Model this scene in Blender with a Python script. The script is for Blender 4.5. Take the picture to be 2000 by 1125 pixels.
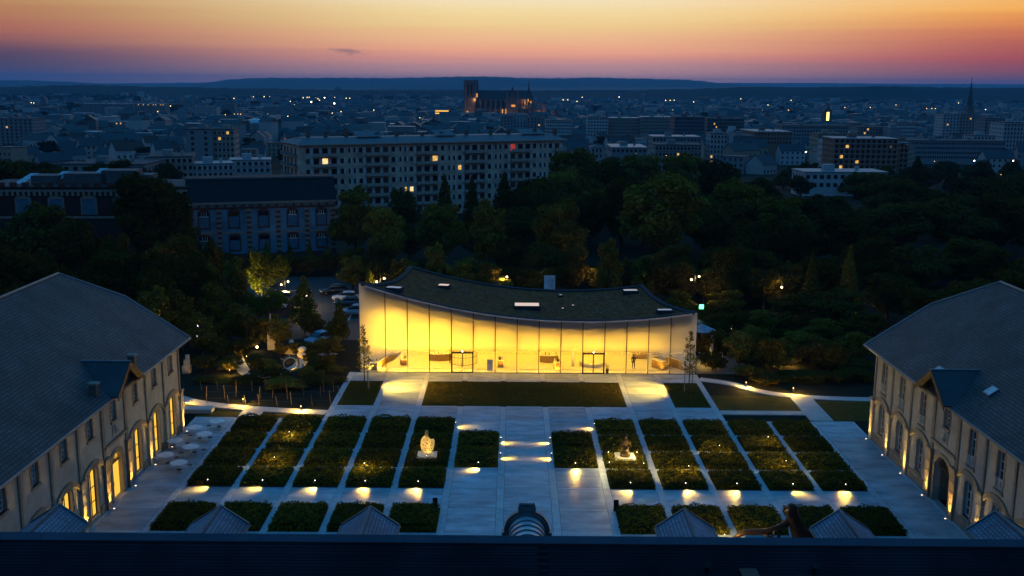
import bpy, math, random
import numpy as np
from mathutils import Matrix, Vector
R = math.radians
random.seed(7); NR = np.random.RandomState(7)
for o in list(bpy.data.objects): bpy.data.objects.remove(o)
S = bpy.context.scene
COL = S.collection

# ------------------------------------------------------------------ camera
F, CH, CX = 2050.0, 34.0, -1.4             # focal length in photo pixels, camera height, camera x
PIT = math.atan(400 / F); ROLL = R(0.42)
cd = bpy.data.cameras.new('camera'); cam = bpy.data.objects.new('camera', cd); COL.objects.link(cam)
cd.sensor_width = 36; cd.lens = 36 * F / 2000; cd.clip_start = 0.5; cd.clip_end = 60000
cam.matrix_world = Matrix.Translation((CX, 0, CH)) @ Matrix.Rotation(math.pi / 2 - PIT, 4, 'X') @ Matrix.Rotation(ROLL, 4, 'Z')
S.camera = cam

# ------------------------------------------------------------------ world (dusk sky)
W = bpy.data.worlds.new('World'); S.world = W; W.use_nodes = True
SKY_STRENGTH = 1.0
def world():
    nt = W.node_tree; N = nt.nodes; L = nt.links; N.clear()
    def mth(op, a, b=None, c=None, clamp=False):
        n = N.new('ShaderNodeMath'); n.operation = op; n.use_clamp = clamp
        for i, v in enumerate((a, b, c)):
            if v is None: continue
            if isinstance(v, (int, float)): n.inputs[i].default_value = v
            else: L.new(v, n.inputs[i])
        return n.outputs[0]
    tc = N.new('ShaderNodeTexCoord'); sp = N.new('ShaderNodeSeparateXYZ'); L.new(tc.outputs['Generated'], sp.inputs[0])
    x, y, z = sp.outputs
    # streaks: slightly disturb the elevation with a very stretched noise
    mp = N.new('ShaderNodeMapping'); mp.inputs['Scale'].default_value = (2.2, 2.2, 95); L.new(tc.outputs['Generated'], mp.inputs[0])
    nz = N.new('ShaderNodeTexNoise'); nz.inputs['Scale'].default_value = 1.6; nz.inputs['Detail'].default_value = 4; L.new(mp.outputs[0], nz.inputs[0])
    zz = mth('ADD', z, mth('MULTIPLY', mth('SUBTRACT', nz.outputs[0], .5), .010))
    pos = mth('SQRT', mth('DIVIDE', mth('ARCSINE', mth('MAXIMUM', zz, 0.0)), math.pi / 2))
    def ramp(stops):
        r = N.new('ShaderNodeValToRGB'); e = r.color_ramp.elements; r.color_ramp.interpolation = 'B_SPLINE' if False else 'LINEAR'
        while len(e) < len(stops): e.new(.5)
        for i, (dg, c) in enumerate(stops):
            e[i].position = math.sqrt(max(dg, 0) / 90); e[i].color = (*c, 1)
        L.new(pos, r.inputs[0]); return r.outputs[0]
    def L8(c): return tuple((v / 255 / 12.92 if v / 255 <= .04045 else ((v / 255 + .055) / 1.055) ** 2.4) for v in c)
    UP = [(14, (.36, .48, .56)), (26, (.09, .33, .62)), (50, (.018, .235, .60)), (90, (.013, .205, .58))]
    US = [(14, (.17, .32, .44)), (26, (.06, .28, .56)), (50, (.018, .225, .59)), (90, (.013, .205, .58))]
    mid = ramp([(0, L8((202, 164, 170))), (.9, L8((210, 155, 152))), (1.3, L8((238, 162, 142))), (1.75, L8((255, 180, 140))), (2.6, L8((253, 200, 145))), (3.0, L8((252, 214, 146))), (3.7, L8((254, 226, 162))), (4.6, L8((255, 235, 198))), (8, (.86, .74, .55))] + UP)
    left = ramp([(0, L8((84, 72, 92))), (.9, L8((84, 68, 90))), (1.4, L8((98, 72, 90))), (1.85, L8((142, 90, 88))), (2.4, L8((178, 108, 86))), (3.3, L8((186, 126, 86))), (4.0, L8((196, 146, 92))), (4.6, L8((205, 165, 112))), (8, (.45, .38, .27))] + US)
    right = ramp([(0, L8((104, 80, 98))), (.7, L8((140, 80, 86))), (1.3, L8((174, 79, 79))), (2.0, L8((190, 96, 78))), (2.6, L8((216, 121, 76))), (3.2, L8((240, 151, 76))), (3.7, L8((254, 178, 80))), (4.6, L8((255, 197, 118))), (8, (.55, .42, .27))] + US)
    east = ramp([(0, (.03, .045, .10)), (1.5, (.045, .045, .10)), (3, (.08, .06, .11)), (6, (.09, .12, .20)), (12, (.055, .17, .34)), (26, (.04, .20, .46)), (60, (.02, .21, .55)), (90, (.013, .205, .58))])
    az = mth('ARCTAN2', x, y)
    def mixc(fac, c0, c1):
        m = N.new('ShaderNodeMix'); m.data_type = 'RGBA'; L.new(fac, m.inputs[0]); L.new(c0, m.inputs[6]); L.new(c1, m.inputs[7]); return m.outputs[2]
    def sstep(v, a, b):
        m = N.new('ShaderNodeMapRange'); m.interpolation_type = 'SMOOTHSTEP'; m.inputs[1].default_value = a; m.inputs[2].default_value = b; L.new(v, m.inputs[0]); return m.outputs[0]
    sky_c = mixc(sstep(az, R(-28), R(-1)), left, mid); sky_c = mixc(sstep(az, R(4), R(28)), sky_c, right)
    sky_c = mixc(sstep(mth('ABSOLUTE', az), R(24), R(115)), sky_c, east)
    # one small grey cloud wisp low over the hills
    dx = mth('DIVIDE', mth('SUBTRACT', x, -.1545), .021); dz = mth('DIVIDE', mth('SUBTRACT', zz, .0275), .0034)
    dz = mth('ADD', dz, mth('MULTIPLY', dx, .55))
    d = mth('SQRT', mth('ADD', mth('MULTIPLY', dx, dx), mth('MULTIPLY', dz, dz)))
    nm = N.new('ShaderNodeMapping'); nm.inputs['Scale'].default_value = (60, 60, 330); L.new(tc.outputs['Generated'], nm.inputs[0])
    n2 = N.new('ShaderNodeTexNoise'); n2.inputs['Scale'].default_value = 2.2; n2.inputs['Detail'].default_value = 5; L.new(nm.outputs[0], n2.inputs[0])
    cl = mth('MULTIPLY', mth('SUBTRACT', mth('ADD', 1.0, mth('MULTIPLY', mth('SUBTRACT', n2.outputs[0], .5), 1.8)), d), 1.1, clamp=True)
    cl = mth('MULTIPLY', cl, mth('GREATER_THAN', y, 0.0)); cl = mth('MULTIPLY', cl, .75)
    m2 = N.new('ShaderNodeMix'); m2.data_type = 'RGBA'; L.new(cl, m2.inputs[0]); L.new(sky_c, m2.inputs[6]); m2.inputs[7].default_value = (.30, .17, .19, 1)
    bg = N.new('ShaderNodeBackground'); L.new(m2.outputs[2], bg.inputs[0]); bg.inputs[1].default_value = SKY_STRENGTH
    out = N.new('ShaderNodeOutputWorld'); L.new(bg.outputs[0], out.inputs[0])
world()

# ------------------------------------------------------------------ sun: already below the horizon, only a faint afterglow is left
sl = bpy.data.lights.new('sun', 'SUN'); sl.energy = 0.05; sl.angle = R(20); sl.color = (1, .55, .3)
so = bpy.data.objects.new('sun', sl); COL.objects.link(so); so.rotation_euler = (R(-86), 0, R(-2))

# ------------------------------------------------------------------ exposure
S.view_settings.view_transform = 'Standard'; S.view_settings.look = 'None'
S.view_settings.exposure = 0.0; S.view_settings.gamma = 1.0; S.view_settings.use_curve_mapping = False
S.render.engine = 'CYCLES'
cy = S.cycles; cy.use_denoising = True; cy.max_bounces = 6; cy.diffuse_bounces = 2; cy.glossy_bounces = 2; cy.transmission_bounces = 4
cy.transparent_max_bounces = 12; cy.volume_bounces = 0; cy.sample_clamp_indirect = 4; cy.sample_clamp_direct = 0; cy.caustics_reflective = False; cy.caustics_refractive = False

# ------------------------------------------------------------------ surveying helpers (photo pixel -> place in the world)
def ray(px, py):
    u = (px - 1000) / F; v = (562.5 - py) / F; c, s = math.cos(ROLL), math.sin(ROLL)
    u, v = u * c - v * s, u * s + v * c
    return u, math.cos(PIT) + v * math.sin(PIT), -math.sin(PIT) + v * math.cos(PIT)
def gr(px, py, z=0):
    d = ray(px, py); t = (z - CH) / d[2]; return CX + d[0] * t, d[1] * t
def aty(px, py, Y):
    d = ray(px, py); t = Y / d[1]; return CX + d[0] * t, CH + d[2] * t
ZP = [(-400, 0), (185, 0), (260, -2), (320, -4), (600, -14), (1200, -28), (1900, -35), (3000, -38), (5000, -40), (60000, -40)]
def zg(Y): return float(np.interp(Y, [p[0] for p in ZP], [p[1] for p in ZP]))

# ------------------------------------------------------------------ object helpers
WL = {}; KIDS = {}
def tag(o, label=None, cat=None, group=None, kind=None):
    if label: o['label'] = label
    if cat: o['category'] = cat
    if group: o['group'] = group
    if kind: o['kind'] = kind
    return o
def thing(name, label, cat, loc=(0, 0, 0), group=None):
    o = bpy.data.objects.new(name, None); COL.objects.link(o); o.location = loc; o.empty_display_size = .3
    WL[o] = Vector(loc); return tag(o, label, cat, group)
def adopt(o, parent):
    if parent is not None:
        o.parent = parent; KIDS.setdefault(parent, []).append(o)
        if parent in WL: o.matrix_parent_inverse = Matrix.Translation(-WL[parent])
def copy_tree(root, loc, rz=0, sc=1, label=None, group=None):
    def rec(o, par):
        c = o.copy(); COL.objects.link(c); c.parent = par
        if par is not None: c.matrix_parent_inverse = o.matrix_parent_inverse.copy()
        for ch in KIDS.get(o, ()): rec(ch, c)
        return c
    r = rec(root, None); r.location = loc; r.rotation_euler = (0, 0, rz)
    r.scale = sc if isinstance(sc, (tuple, list)) else (sc, sc, sc)
    WL[r] = Vector(loc)
    return tag(r, label, None, group)
def lamp(name, typ, parent, loc, energy, color, aim=None, size=.05, angle=60, blend=.6, wl=True):
    d = bpy.data.lights.new(name, typ); d.energy = energy; d.color = color
    if typ == 'SPOT': d.spot_size = R(angle); d.spot_blend = blend; d.shadow_soft_size = size
    elif typ == 'POINT': d.shadow_soft_size = size
    o = bpy.data.objects.new(name, d); COL.objects.link(o)
    q = Matrix.Identity(4)
    if aim is not None: q = (Vector(aim) - Vector(loc)).to_track_quat('-Z', 'Y').to_matrix().to_4x4()
    if parent is not None: o.parent = parent; o.matrix_parent_inverse = Matrix.Translation(-WL[parent]) if (parent in WL and wl) else Matrix.Identity(4)
    o.matrix_basis = Matrix.Translation(loc) @ q
    return o
class MB:
    def __init__(s): s.v = []; s.f = []
    def poly(s, pts):
        n = len(s.v); s.v += [tuple(p) for p in pts]; s.f.append(tuple(range(n, n + len(pts)))); return s
    def box(s, x0, x1, y0, y1, z0, z1):
        if x0 > x1: x0, x1 = x1, x0
        if y0 > y1: y0, y1 = y1, y0
        n = len(s.v); s.v += [(x0, y0, z0), (x1, y0, z0), (x1, y1, z0), (x0, y1, z0), (x0, y0, z1), (x1, y0, z1), (x1, y1, z1), (x0, y1, z1)]
        s.f += [tuple(n + i for i in q) for q in ((3, 2, 1, 0), (4, 5, 6, 7), (0, 1, 5, 4), (1, 2, 6, 5), (2, 3, 7, 6), (3, 0, 4, 7))]; return s
    def obox(s, c, w, d, z0, z1, a):
        ca, sa = math.cos(a), math.sin(a); n = len(s.v)
        for z in (z0, z1):
            for u, v in ((-w / 2, -d / 2), (w / 2, -d / 2), (w / 2, d / 2), (-w / 2, d / 2)):
                s.v.append((c[0] + u * ca - v * sa, c[1] + u * sa + v * ca, z))
        s.f += [tuple(n + i for i in q) for q in ((3, 2, 1, 0), (4, 5, 6, 7), (0, 1, 5, 4), (1, 2, 6, 5), (2, 3, 7, 6), (3, 0, 4, 7))]; return s
    def prism(s, pts, vec):
        n = len(s.v); k = len(pts); s.v += [tuple(p) for p in pts] + [tuple(p[i] + vec[i] for i in range(3)) for p in pts]
        s.f.append(tuple(range(n + k - 1, n - 1, -1))); s.f.append(tuple(range(n + k, n + 2 * k)))
        for i in range(k): j = (i + 1) % k; s.f.append((n + i, n + j, n + k + j, n + k + i))
        return s
    def tube(s, pts, r, n=6, cap=True):
        pts = [Vector(p) for p in pts]; rs = r if isinstance(r, (list, tuple)) else [r] * len(pts); base = len(s.v)
        for i, p in enumerate(pts):
            t = (pts[min(i + 1, len(pts) - 1)] - pts[max(i - 1, 0)]).normalized()
            a = t.cross(Vector((0, 0, 1)) if abs(t.z) < .9 else Vector((1, 0, 0))).normalized(); b = t.cross(a)
            for k in range(n):
                q = p + (a * math.cos(2 * math.pi * k / n) + b * math.sin(2 * math.pi * k / n)) * rs[i]; s.v.append(tuple(q))
        for i in range(len(pts) - 1):
            for k in range(n):
                k2 = (k + 1) % n; s.f.append((base + i * n + k, base + i * n + k2, base + (i + 1) * n + k2, base + (i + 1) * n + k))
        if cap: s.f.append(tuple(base + k for k in range(n))); s.f.append(tuple(base + (len(pts) - 1) * n + k for k in range(n)))
        return s
    def lathe(s, prof, c=(0, 0, 0), n=12):
        return s.tube([(c[0], c[1], c[2] + z) for r, z in prof], [r for r, z in prof], n) if all(prof[i][1] < prof[i + 1][1] for i in range(len(prof) - 1)) else s._lathe(prof, c, n)
    def _lathe(s, prof, c, n):
        b = len(s.v)
        for r, z in prof:
            for k in range(n): s.v.append((c[0] + r * math.cos(2 * math.pi * k / n), c[1] + r * math.sin(2 * math.pi * k / n), c[2] + z))
        for i in range(len(prof) - 1):
            for k in range(n): k2 = (k + 1) % n; s.f.append((b + i * n + k, b + i * n + k2, b + (i + 1) * n + k2, b + (i + 1) * n + k))
        s.f.append(tuple(b + k for k in range(n))); s.f.append(tuple(b + (len(prof) - 1) * n + k for k in range(n))); return s
    def ball(s, c, rx, ry, rz, n=10, m=6):
        return s._lathe([(max(1e-3, math.sin(math.pi * i / m)), -math.cos(math.pi * i / m)) for i in range(m + 1)], (0, 0, 0), n)._sc(c, (rx, ry, rz), (m + 1) * n)
    def _sc(s, c, r, k):
        for i in range(len(s.v) - k, len(s.v)): p = s.v[i]; s.v[i] = (c[0] + p[0] * r[0], c[1] + p[1] * r[1], c[2] + p[2] * r[2])
        return s
    def mesh(s, name):
        me = bpy.data.meshes.new(name); me.from_pydata(s.v, [], s.f); return me
    def build(s, name, mat, parent=None, smooth=False, loc=None):
        me = s.mesh(name); me.materials.append(mat)
        if smooth: me.shade_smooth()
        o = bpy.data.objects.new(name, me); COL.objects.link(o); adopt(o, parent)
        if loc: o.location = loc
        return o
def obj(name, me, parent=None, loc=(0, 0, 0)):
    o = bpy.data.objects.new(name, me); COL.objects.link(o); adopt(o, parent); o.location = loc; return o
def struct(name, mb, mat): return tag(mb.build(name, mat), kind='structure')

# ------------------------------------------------------------------ materials
MC = {}
def M(name, c1, rough=.75, c2=None, scale=1.5, bump=0, bscale=None, metal=0, rnd=0, detail=6, spec=.35, stretch=None):
    if name in MC: return MC[name]
    m = bpy.data.materials.new(name); m.use_nodes = True; MC[name] = m; nt = m.node_tree; N = nt.nodes; L = nt.links
    b = N['Principled BSDF']; b.inputs['Roughness'].default_value = rough; b.inputs['Metallic'].default_value = metal
    b.inputs['Specular IOR Level'].default_value = spec
    c2 = c2 or tuple(v * .62 for v in c1)
    tc = N.new('ShaderNodeTexCoord'); n = N.new('ShaderNodeTexNoise'); n.inputs['Scale'].default_value = scale; n.inputs['Detail'].default_value = detail; n.inputs['Roughness'].default_value = .65
    mpn = N.new('ShaderNodeMapping'); mpn.inputs['Scale'].default_value = stretch or (1, 1, 1); L.new(tc.outputs['Object'], mpn.inputs[0])
    if rnd:
        oi0 = N.new('ShaderNodeObjectInfo'); L.new(oi0.outputs['Location'], mpn.inputs['Location'])
    L.new(mpn.outputs[0], n.inputs[0])
    r = N.new('ShaderNodeMapRange'); r.inputs[1].default_value = .33; r.inputs[2].default_value = .67; L.new(n.outputs[0], r.inputs[0])
    mx = N.new('ShaderNodeMix'); mx.data_type = 'RGBA'; L.new(r.outputs[0], mx.inputs[0]); mx.inputs[6].default_value = (*c1, 1); mx.inputs[7].default_value = (*c2, 1)
    col = mx.outputs[2]
    if rnd:
        oi = N.new('ShaderNodeObjectInfo'); hs = N.new('ShaderNodeHueSaturation'); mr = N.new('ShaderNodeMapRange')
        mr.inputs[3].default_value = 1 - rnd; mr.inputs[4].default_value = 1 + rnd; L.new(oi.outputs['Random'], mr.inputs[0]); L.new(mr.outputs[0], hs.inputs['Value']); L.new(col, hs.inputs['Color']); col = hs.outputs[0]
    L.new(col, b.inputs['Base Color'])
    if bump:
        nb = N.new('ShaderNodeTexNoise'); nb.inputs['Scale'].default_value = bscale or scale * 6; nb.inputs['Detail'].default_value = 4; L.new(tc.outputs['Object'], nb.inputs[0])
        bp = N.new('ShaderNodeBump'); bp.inputs['Strength'].default_value = bump; bp.inputs['Distance'].default_value = .05; L.new(nb.outputs[0], bp.inputs['Height']); L.new(bp.outputs[0], b.inputs['Normal'])
    return m
def courses(name, c1, c2, mortar, vec, bw, bh, rough=.6, bump=.6, msize=.02, spec=.4, offset=.5):
    """laid courses (slates, bricks): vec picks the two object axes and their scale"""
    m = bpy.data.materials.new(name); m.use_nodes = True; nt = m.node_tree; N = nt.nodes; L = nt.links; b = N['Principled BSDF']
    b.inputs['Roughness'].default_value = rough; b.inputs['Specular IOR Level'].default_value = spec
    tc = N.new('ShaderNodeTexCoord'); sp = N.new('ShaderNodeSeparateXYZ'); cb = N.new('ShaderNodeCombineXYZ'); L.new(tc.outputs['Object'], sp.inputs[0])
    for i, (ax, k) in enumerate(vec):
        mm = N.new('ShaderNodeMath'); mm.operation = 'MULTIPLY'; mm.inputs[1].default_value = k; L.new(sp.outputs[ax], mm.inputs[0]); L.new(mm.outputs[0], cb.inputs[i])
    br = N.new('ShaderNodeTexBrick'); L.new(cb.outputs[0], br.inputs[0]); br.inputs['Scale'].default_value = 1; br.inputs['Brick Width'].default_value = bw; br.inputs['Row Height'].default_value = bh
    br.inputs['Mortar Size'].default_value = msize; br.inputs['Color1'].default_value = (*c1, 1); br.inputs['Color2'].default_value = (*c2, 1); br.inputs['Mortar'].default_value = (*mortar, 1); br.offset = offset
    n = N.new('ShaderNodeTexNoise'); n.inputs['Scale'].default_value = .35; n.inputs['Detail'].default_value = 8; L.new(tc.outputs['Object'], n.inputs[0])
    mr = N.new('ShaderNodeMapRange'); mr.inputs[1].default_value = .3; mr.inputs[2].default_value = .7; mr.inputs[3].default_value = .62; mr.inputs[4].default_value = 1.35; L.new(n.outputs[0], mr.inputs[0])
    hs = N.new('ShaderNodeHueSaturation'); L.new(mr.outputs[0], hs.inputs['Value']); L.new(br.outputs[0], hs.inputs['Color']); L.new(hs.outputs[0], b.inputs['Base Color'])
    bp = N.new('ShaderNodeBump'); bp.inputs['Strength'].default_value = bump; bp.inputs['Distance'].default_value = .02; bp.invert = True; L.new(br.outputs['Fac'], bp.inputs['Height']); L.new(bp.outputs[0], b.inputs['Normal'])
    return m
def EM(name, col, st):
    if name in MC: return MC[name]
    m = bpy.data.materials.new(name); m.use_nodes = True; MC[name] = m; N = m.node_tree.nodes; N.clear()
    e = N.new('ShaderNodeEmission'); e.inputs[0].default_value = (*col, 1); e.inputs[1].default_value = st; o = N.new('ShaderNodeOutputMaterial'); m.node_tree.links.new(e.outputs[0], o.inputs[0]); return m
def leafmat(name, c1, c2):
    m = bpy.data.materials.new(name); m.use_nodes = True; nt = m.node_tree; N = nt.nodes; L = nt.links; N.clear()
    g = N.new('ShaderNodeNewGeometry'); mx = N.new('ShaderNodeMix'); mx.data_type = 'RGBA'; L.new(g.outputs['Random Per Island'], mx.inputs[0]); mx.inputs[6].default_value = (*c1, 1); mx.inputs[7].default_value = (*c2, 1)
    oi = N.new('ShaderNodeObjectInfo'); hs = N.new('ShaderNodeHueSaturation'); r1 = N.new('ShaderNodeMapRange'); r1.inputs[3].default_value = .7; r1.inputs[4].default_value = 1.35; L.new(oi.outputs['Random'], r1.inputs[0]); L.new(r1.outputs[0], hs.inputs['Value'])
    L.new(mx.outputs[2], hs.inputs['Color'])
    d = N.new('ShaderNodeBsdfDiffuse'); t = N.new('ShaderNodeBsdfTranslucent'); L.new(hs.outputs[0], d.inputs[0]); L.new(hs.outputs[0], t.inputs[0])
    ms = N.new('ShaderNodeMixShader'); ms.inputs[0].default_value = .3; L.new(d.outputs[0], ms.inputs[1]); L.new(t.outputs[0], ms.inputs[2]); o = N.new('ShaderNodeOutputMaterial'); L.new(ms.outputs[0], o.inputs[0]); return m

concrete = M('paving concrete', (.36, .425, .47), .5, (.15, .18, .205), .34, .15, 12, rnd=.2, detail=12, stretch=(1, 2.4, 1))
bandmat = M('paving band', (.44, .46, .475), .65, (.31, .33, .345), 1.2, .15, 14, rnd=.07)
jointm = M('paving base', (.06, .06, .06), .9)
grass = M('lawn grass', (.075, .055, .006), .95, (.045, .036, .004), 1.1, .8, 30, spec=.1)
earth = M('park ground', (.03, .032, .018), .95, (.018, .02, .011), .08, 0, spec=.1)
soil = M('soil', (.035, .027, .02), .95, spec=.1)
asphalt = M('asphalt', (.035, .033, .032), .8, (.025, .024, .023), .5, .2, 25)
pathm = M('path concrete', (.42, .41, .39), .7, (.32, .31, .3), .8, .1, 14)
render_w = M('rendered wall', (.36, .335, .30), .85, (.24, .22, .195), .5, .35, 9, detail=9)
stone = M('brown stone', (.25, .20, .15), .8, (.15, .12, .09), 2.5, .6, 9)
stone_l = M('pale stone', (.40, .36, .29), .8, (.28, .25, .2), 2.0, .5, 9)
dark_wood = M('dark wood', (.06, .03, .018), .6, (.035, .018, .01), 3)
white_paint = M('white paint', (.75, .75, .73), .5)
black_metal = M('black metal', (.012, .012, .013), .45, metal=.6)
steel = M('steel', (.35, .36, .38), .35, metal=.9)
zinc = M('zinc', (.12, .135, .15), .6, (.08, .09, .1), 1.5, .1, 5, metal=.1, spec=.15)
gutterm = M('gutter zinc', (.16, .18, .2), .4, metal=.7)
glass_d = M('dark glass', (.012, .014, .018), .06, spec=.8)
slate = courses('slate roof', (.068, .072, .078), (.044, .048, .054), (.018, .02, .022), ((1, 1.0), (2, 1.8)), .42, .3, .6, .8, .04, spec=.2)
slate_g = courses('gable slate', (.035, .036, .04), (.024, .026, .03), (.02, .02, .022), ((0, 1.0), (2, 1.7)), .36, .24, .5, .8, .022)
scale_t = courses('dormer zinc scales', (.16, .21, .27), (.115, .15, .2), (.05, .065, .085), ((1, 1.0), (2, 1.83)), .26, .17, .65, .4, .022, spec=.15)
near_roof = courses('front roof slates', (.017, .018, .024), (.012, .013, .017), (.006, .006, .008), ((0, .05), (2, 1.2)), 9.0, .11, .7, .5, .012, spec=.06)
leaf_hedge = leafmat('hedge leaf', (.060, .056, .004), (.14, .105, .010))
leaf_tree = leafmat('tree leaf', (.085, .075, .009), (.21, .155, .024))
leaf_dark = leafmat('dark leaf', (.044, .040, .006), (.10, .074, .013))
leaf_young = leafmat('young leaf', (.06, .075, .006), (.16, .145, .014))
leaf_far = leafmat('far leaf', (.022, .022, .006), (.05, .043, .011))
bark = M('bark', (.07, .055, .04), .9, bump=.8, scale=6)
warm = (1.0, .60, .14); warm2 = (1.0, .70, .28)
em_lens = EM('lamp lens', (1, .78, .6), 3)
em_lens_s = EM('spot lens', (1, .82, .6), 7)

# ------------------------------------------------------------------ terrain, hills
def terrain():
    ys = [-300, 0, 60, 120, 185, 220, 260, 320, 400, 500, 600, 800, 1000, 1200, 1500, 1900, 2400, 3000, 4000, 5000, 7000, 10000, 14000, 19000, 25000]
    xs = [-16000, -9000, -5000, -3000, -1800, -1000, -500, -200, 0, 200, 500, 1000, 1800, 3000, 5000, 9000, 16000]
    mb = MB()
    for y in ys:
        for x in xs: mb.v.append((x, y, zg(y) - .03))
    k = len(xs)
    for j in range(len(ys) - 1):
        for i in range(k - 1): mb.f.append((j * k + i, j * k + i + 1, (j + 1) * k + i + 1, (j + 1) * k + i))
    m = M('terrain', (.022, .021, .012), .95, (.012, .012, .008), .006, spec=.05, detail=9)
    struct('ground', mb, m)
terrain()
def hills(name, Y, prof, back, front, mat, seed, jag):
    rs = np.random.RandomState(seed); mb = MB(); rows = [(-front, 0), (-front * .55, .42), (-front * .2, .85), (0, 1), (back * .4, .8), (back, 0)]
    n = 260; xs = np.linspace(prof[0][0], prof[-1][0], n)
    yt = np.interp(xs, [p[0] for p in prof], [p[1] for p in prof])
    sm = np.convolve(np.pad(yt, 6, 'edge'), np.ones(13) / 13, 'valid')
    h = np.array([aty(x, y, Y)[1] for x, y in zip(xs, sm)]); X = np.array([aty(x, 165, Y)[0] for x in xs])
    base = zg(Y) - 3; tr = rs.rand(n) * jag
    for dy, k in rows:
        wob = np.convolve(rs.randn(n + 20), np.ones(21) / 21, 'valid')
        for i in range(n):
            z = base + (h[i] - base) * min(1, max(0, k + (wob[i] * .25 if 0 < k < 1 else 0))) + (tr[i] if k == 1 else 0)
            mb.v.append((X[i] * (1 + dy / Y), Y + dy, z))
    for j in range(len(rows) - 1):
        for i in range(n - 1): mb.f.append((j * n + i, j * n + i + 1, (j + 1) * n + i + 1, (j + 1) * n + i))
    struct(name, mb, mat)
hillm = M('wooded hills', (.03, .04, .02), .95, (.05, .05, .03), .0015, spec=.05, detail=9)
hills('hills', 14000, [(-250, 160), (-60, 157), (60, 157), (150, 161), (240, 166), (390, 166), (410, 160), (450, 155), (520, 152), (600, 153), (650, 152), (760, 153.5), (850, 151.5), (925, 149.5), (960, 150), (1010, 153), (1100, 153.5),
      (1160, 151.5), (1260, 154.5), (1340, 155.5), (1375, 159), (1400, 162), (1440, 166), (1500, 170)], 2500, 3200, hillm, 3, 8)
hills('far_hills', 20500, [(-300, 161), (150, 163), (300, 162.5), (400, 161), (700, 161), (1000, 163), (1400, 162), (1600, 162), (1750, 164), (1900, 164), (2000, 165), (2300, 165)], 4000, 4000, hillm, 4, 4)
hills('near_woods', 5200, [(-200, 172), (60, 170), (90, 166.5), (180, 167.5), (240, 168), (270, 170), (380, 172), (700, 177), (860, 177), (1250, 178), (1300, 175), (1340, 174.5), (1390, 177), (1420, 170), (1450, 167.5), (1480, 170), (1520, 172),
      (1600, 172), (1640, 169), (1780, 169), (1800, 171.5), (1860, 172), (2200, 174)], 500, 700, M('wood edge', (.016, .024, .012), .95, spec=.05), 5, 5)

fm_ = M('stubble and mist', (.17, .14, .11), .95, (.10, .085, .06), .004, spec=.03)  # pale field strips whose tone also stands in for mist at the hill foot
for pa, pb, y0, y1 in ((-100, 130, 176, 171), (130, 250, 178, 174), (560, 760, 175.5, 172.5), (980, 1180, 177, 171.5), (1120, 1440, 176, 170), (1440, 1700, 175, 171), (1650, 2100, 177, 171)):
    P4 = []
    for px, py, Y in ((pa, y0, 8000), (pb, y0 - .6, 8200), (pb, y1, 10400), (pa, y1 + .5, 10000)): X, Z = aty(px, py, Y); P4.append((X, Y, max(Z, zg(Y) + .5)))
    struct('field', MB().poly(P4), fm_)
# ------------------------------------------------------------------ foliage meshes
def leaves(P, Nrm, size, mat, name, jit=.7, aspect=.6):
    n = len(P); rs = NR
    d = Nrm + rs.randn(n, 3) * jit; d /= np.linalg.norm(d, axis=1)[:, None] + 1e-9
    a = np.cross(d, rs.randn(n, 3)); a /= np.linalg.norm(a, axis=1)[:, None] + 1e-9; b = np.cross(d, a)
    s = (size * (.6 + .8 * rs.rand(n)))[:, None]
    V = np.empty((n, 4, 3)); V[:, 0] = P + a * s; V[:, 1] = P + b * s * aspect + d * s * .12; V[:, 2] = P - a * s; V[:, 3] = P - b * s * aspect + d * s * .12
    me = bpy.data.meshes.new(name); me.vertices.add(4 * n); me.loops.add(4 * n); me.polygons.add(n)
    me.vertices.foreach_set('co', V.reshape(-1)); me.loops.foreach_set('vertex_index', np.arange(4 * n, dtype=np.int32)); me.polygons.foreach_set('loop_start', np.arange(0, 4 * n, 4, dtype=np.int32))
    me.update(calc_edges=True); me.materials.append(mat); return me
def crown(n, lobes, size, mat, name, inner=.35):
    L = np.array(lobes, float); w = L[:, 3] * L[:, 4]; w /= w.sum(); idx = NR.choice(len(L), n, p=w)
    d = NR.randn(n, 3); d /= np.linalg.norm(d, axis=1)[:, None]; r = inner + (1 - inner) * NR.rand(n) ** .45
    # clumps: pull leaves towards a set of twig ends so that gaps appear
    rr = L[idx][:, [3, 3, 4]]; P = L[idx][:, :3] + d * rr * r[:, None]
    k = max(30, n // 55); tw = P[NR.choice(n, k)]; q = P[:, None, :] - tw[None]; j = np.argmin((q ** 2).sum(2), axis=1) if n * k < 3e6 else NR.randint(0, k, n)
    P = P + (tw[j] - P) * (.45 * NR.rand(n))[:, None]
    return leaves(P, d + np.array([0, 0, .35]), size, mat, name)
def lobes_round(Rx, Rz, zc, k, seed, squash=1):
    rs = np.random.RandomState(seed); out = [(0, 0, zc, Rx * .62, Rz * .74)]
    for i in range(k + 7):
        a = i * 2.39996; e = -.6 + 1.75 * rs.rand(); q = .55 + .2 * rs.rand()
        ce = math.cos(e); out.append((Rx * q * ce * math.cos(a), Rx * q * ce * math.sin(a), zc + Rz * (q + .08) * math.sin(e), Rx * (.2 + .2 * rs.rand()), Rz * (.15 + .16 * rs.rand())))
    return out
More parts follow.
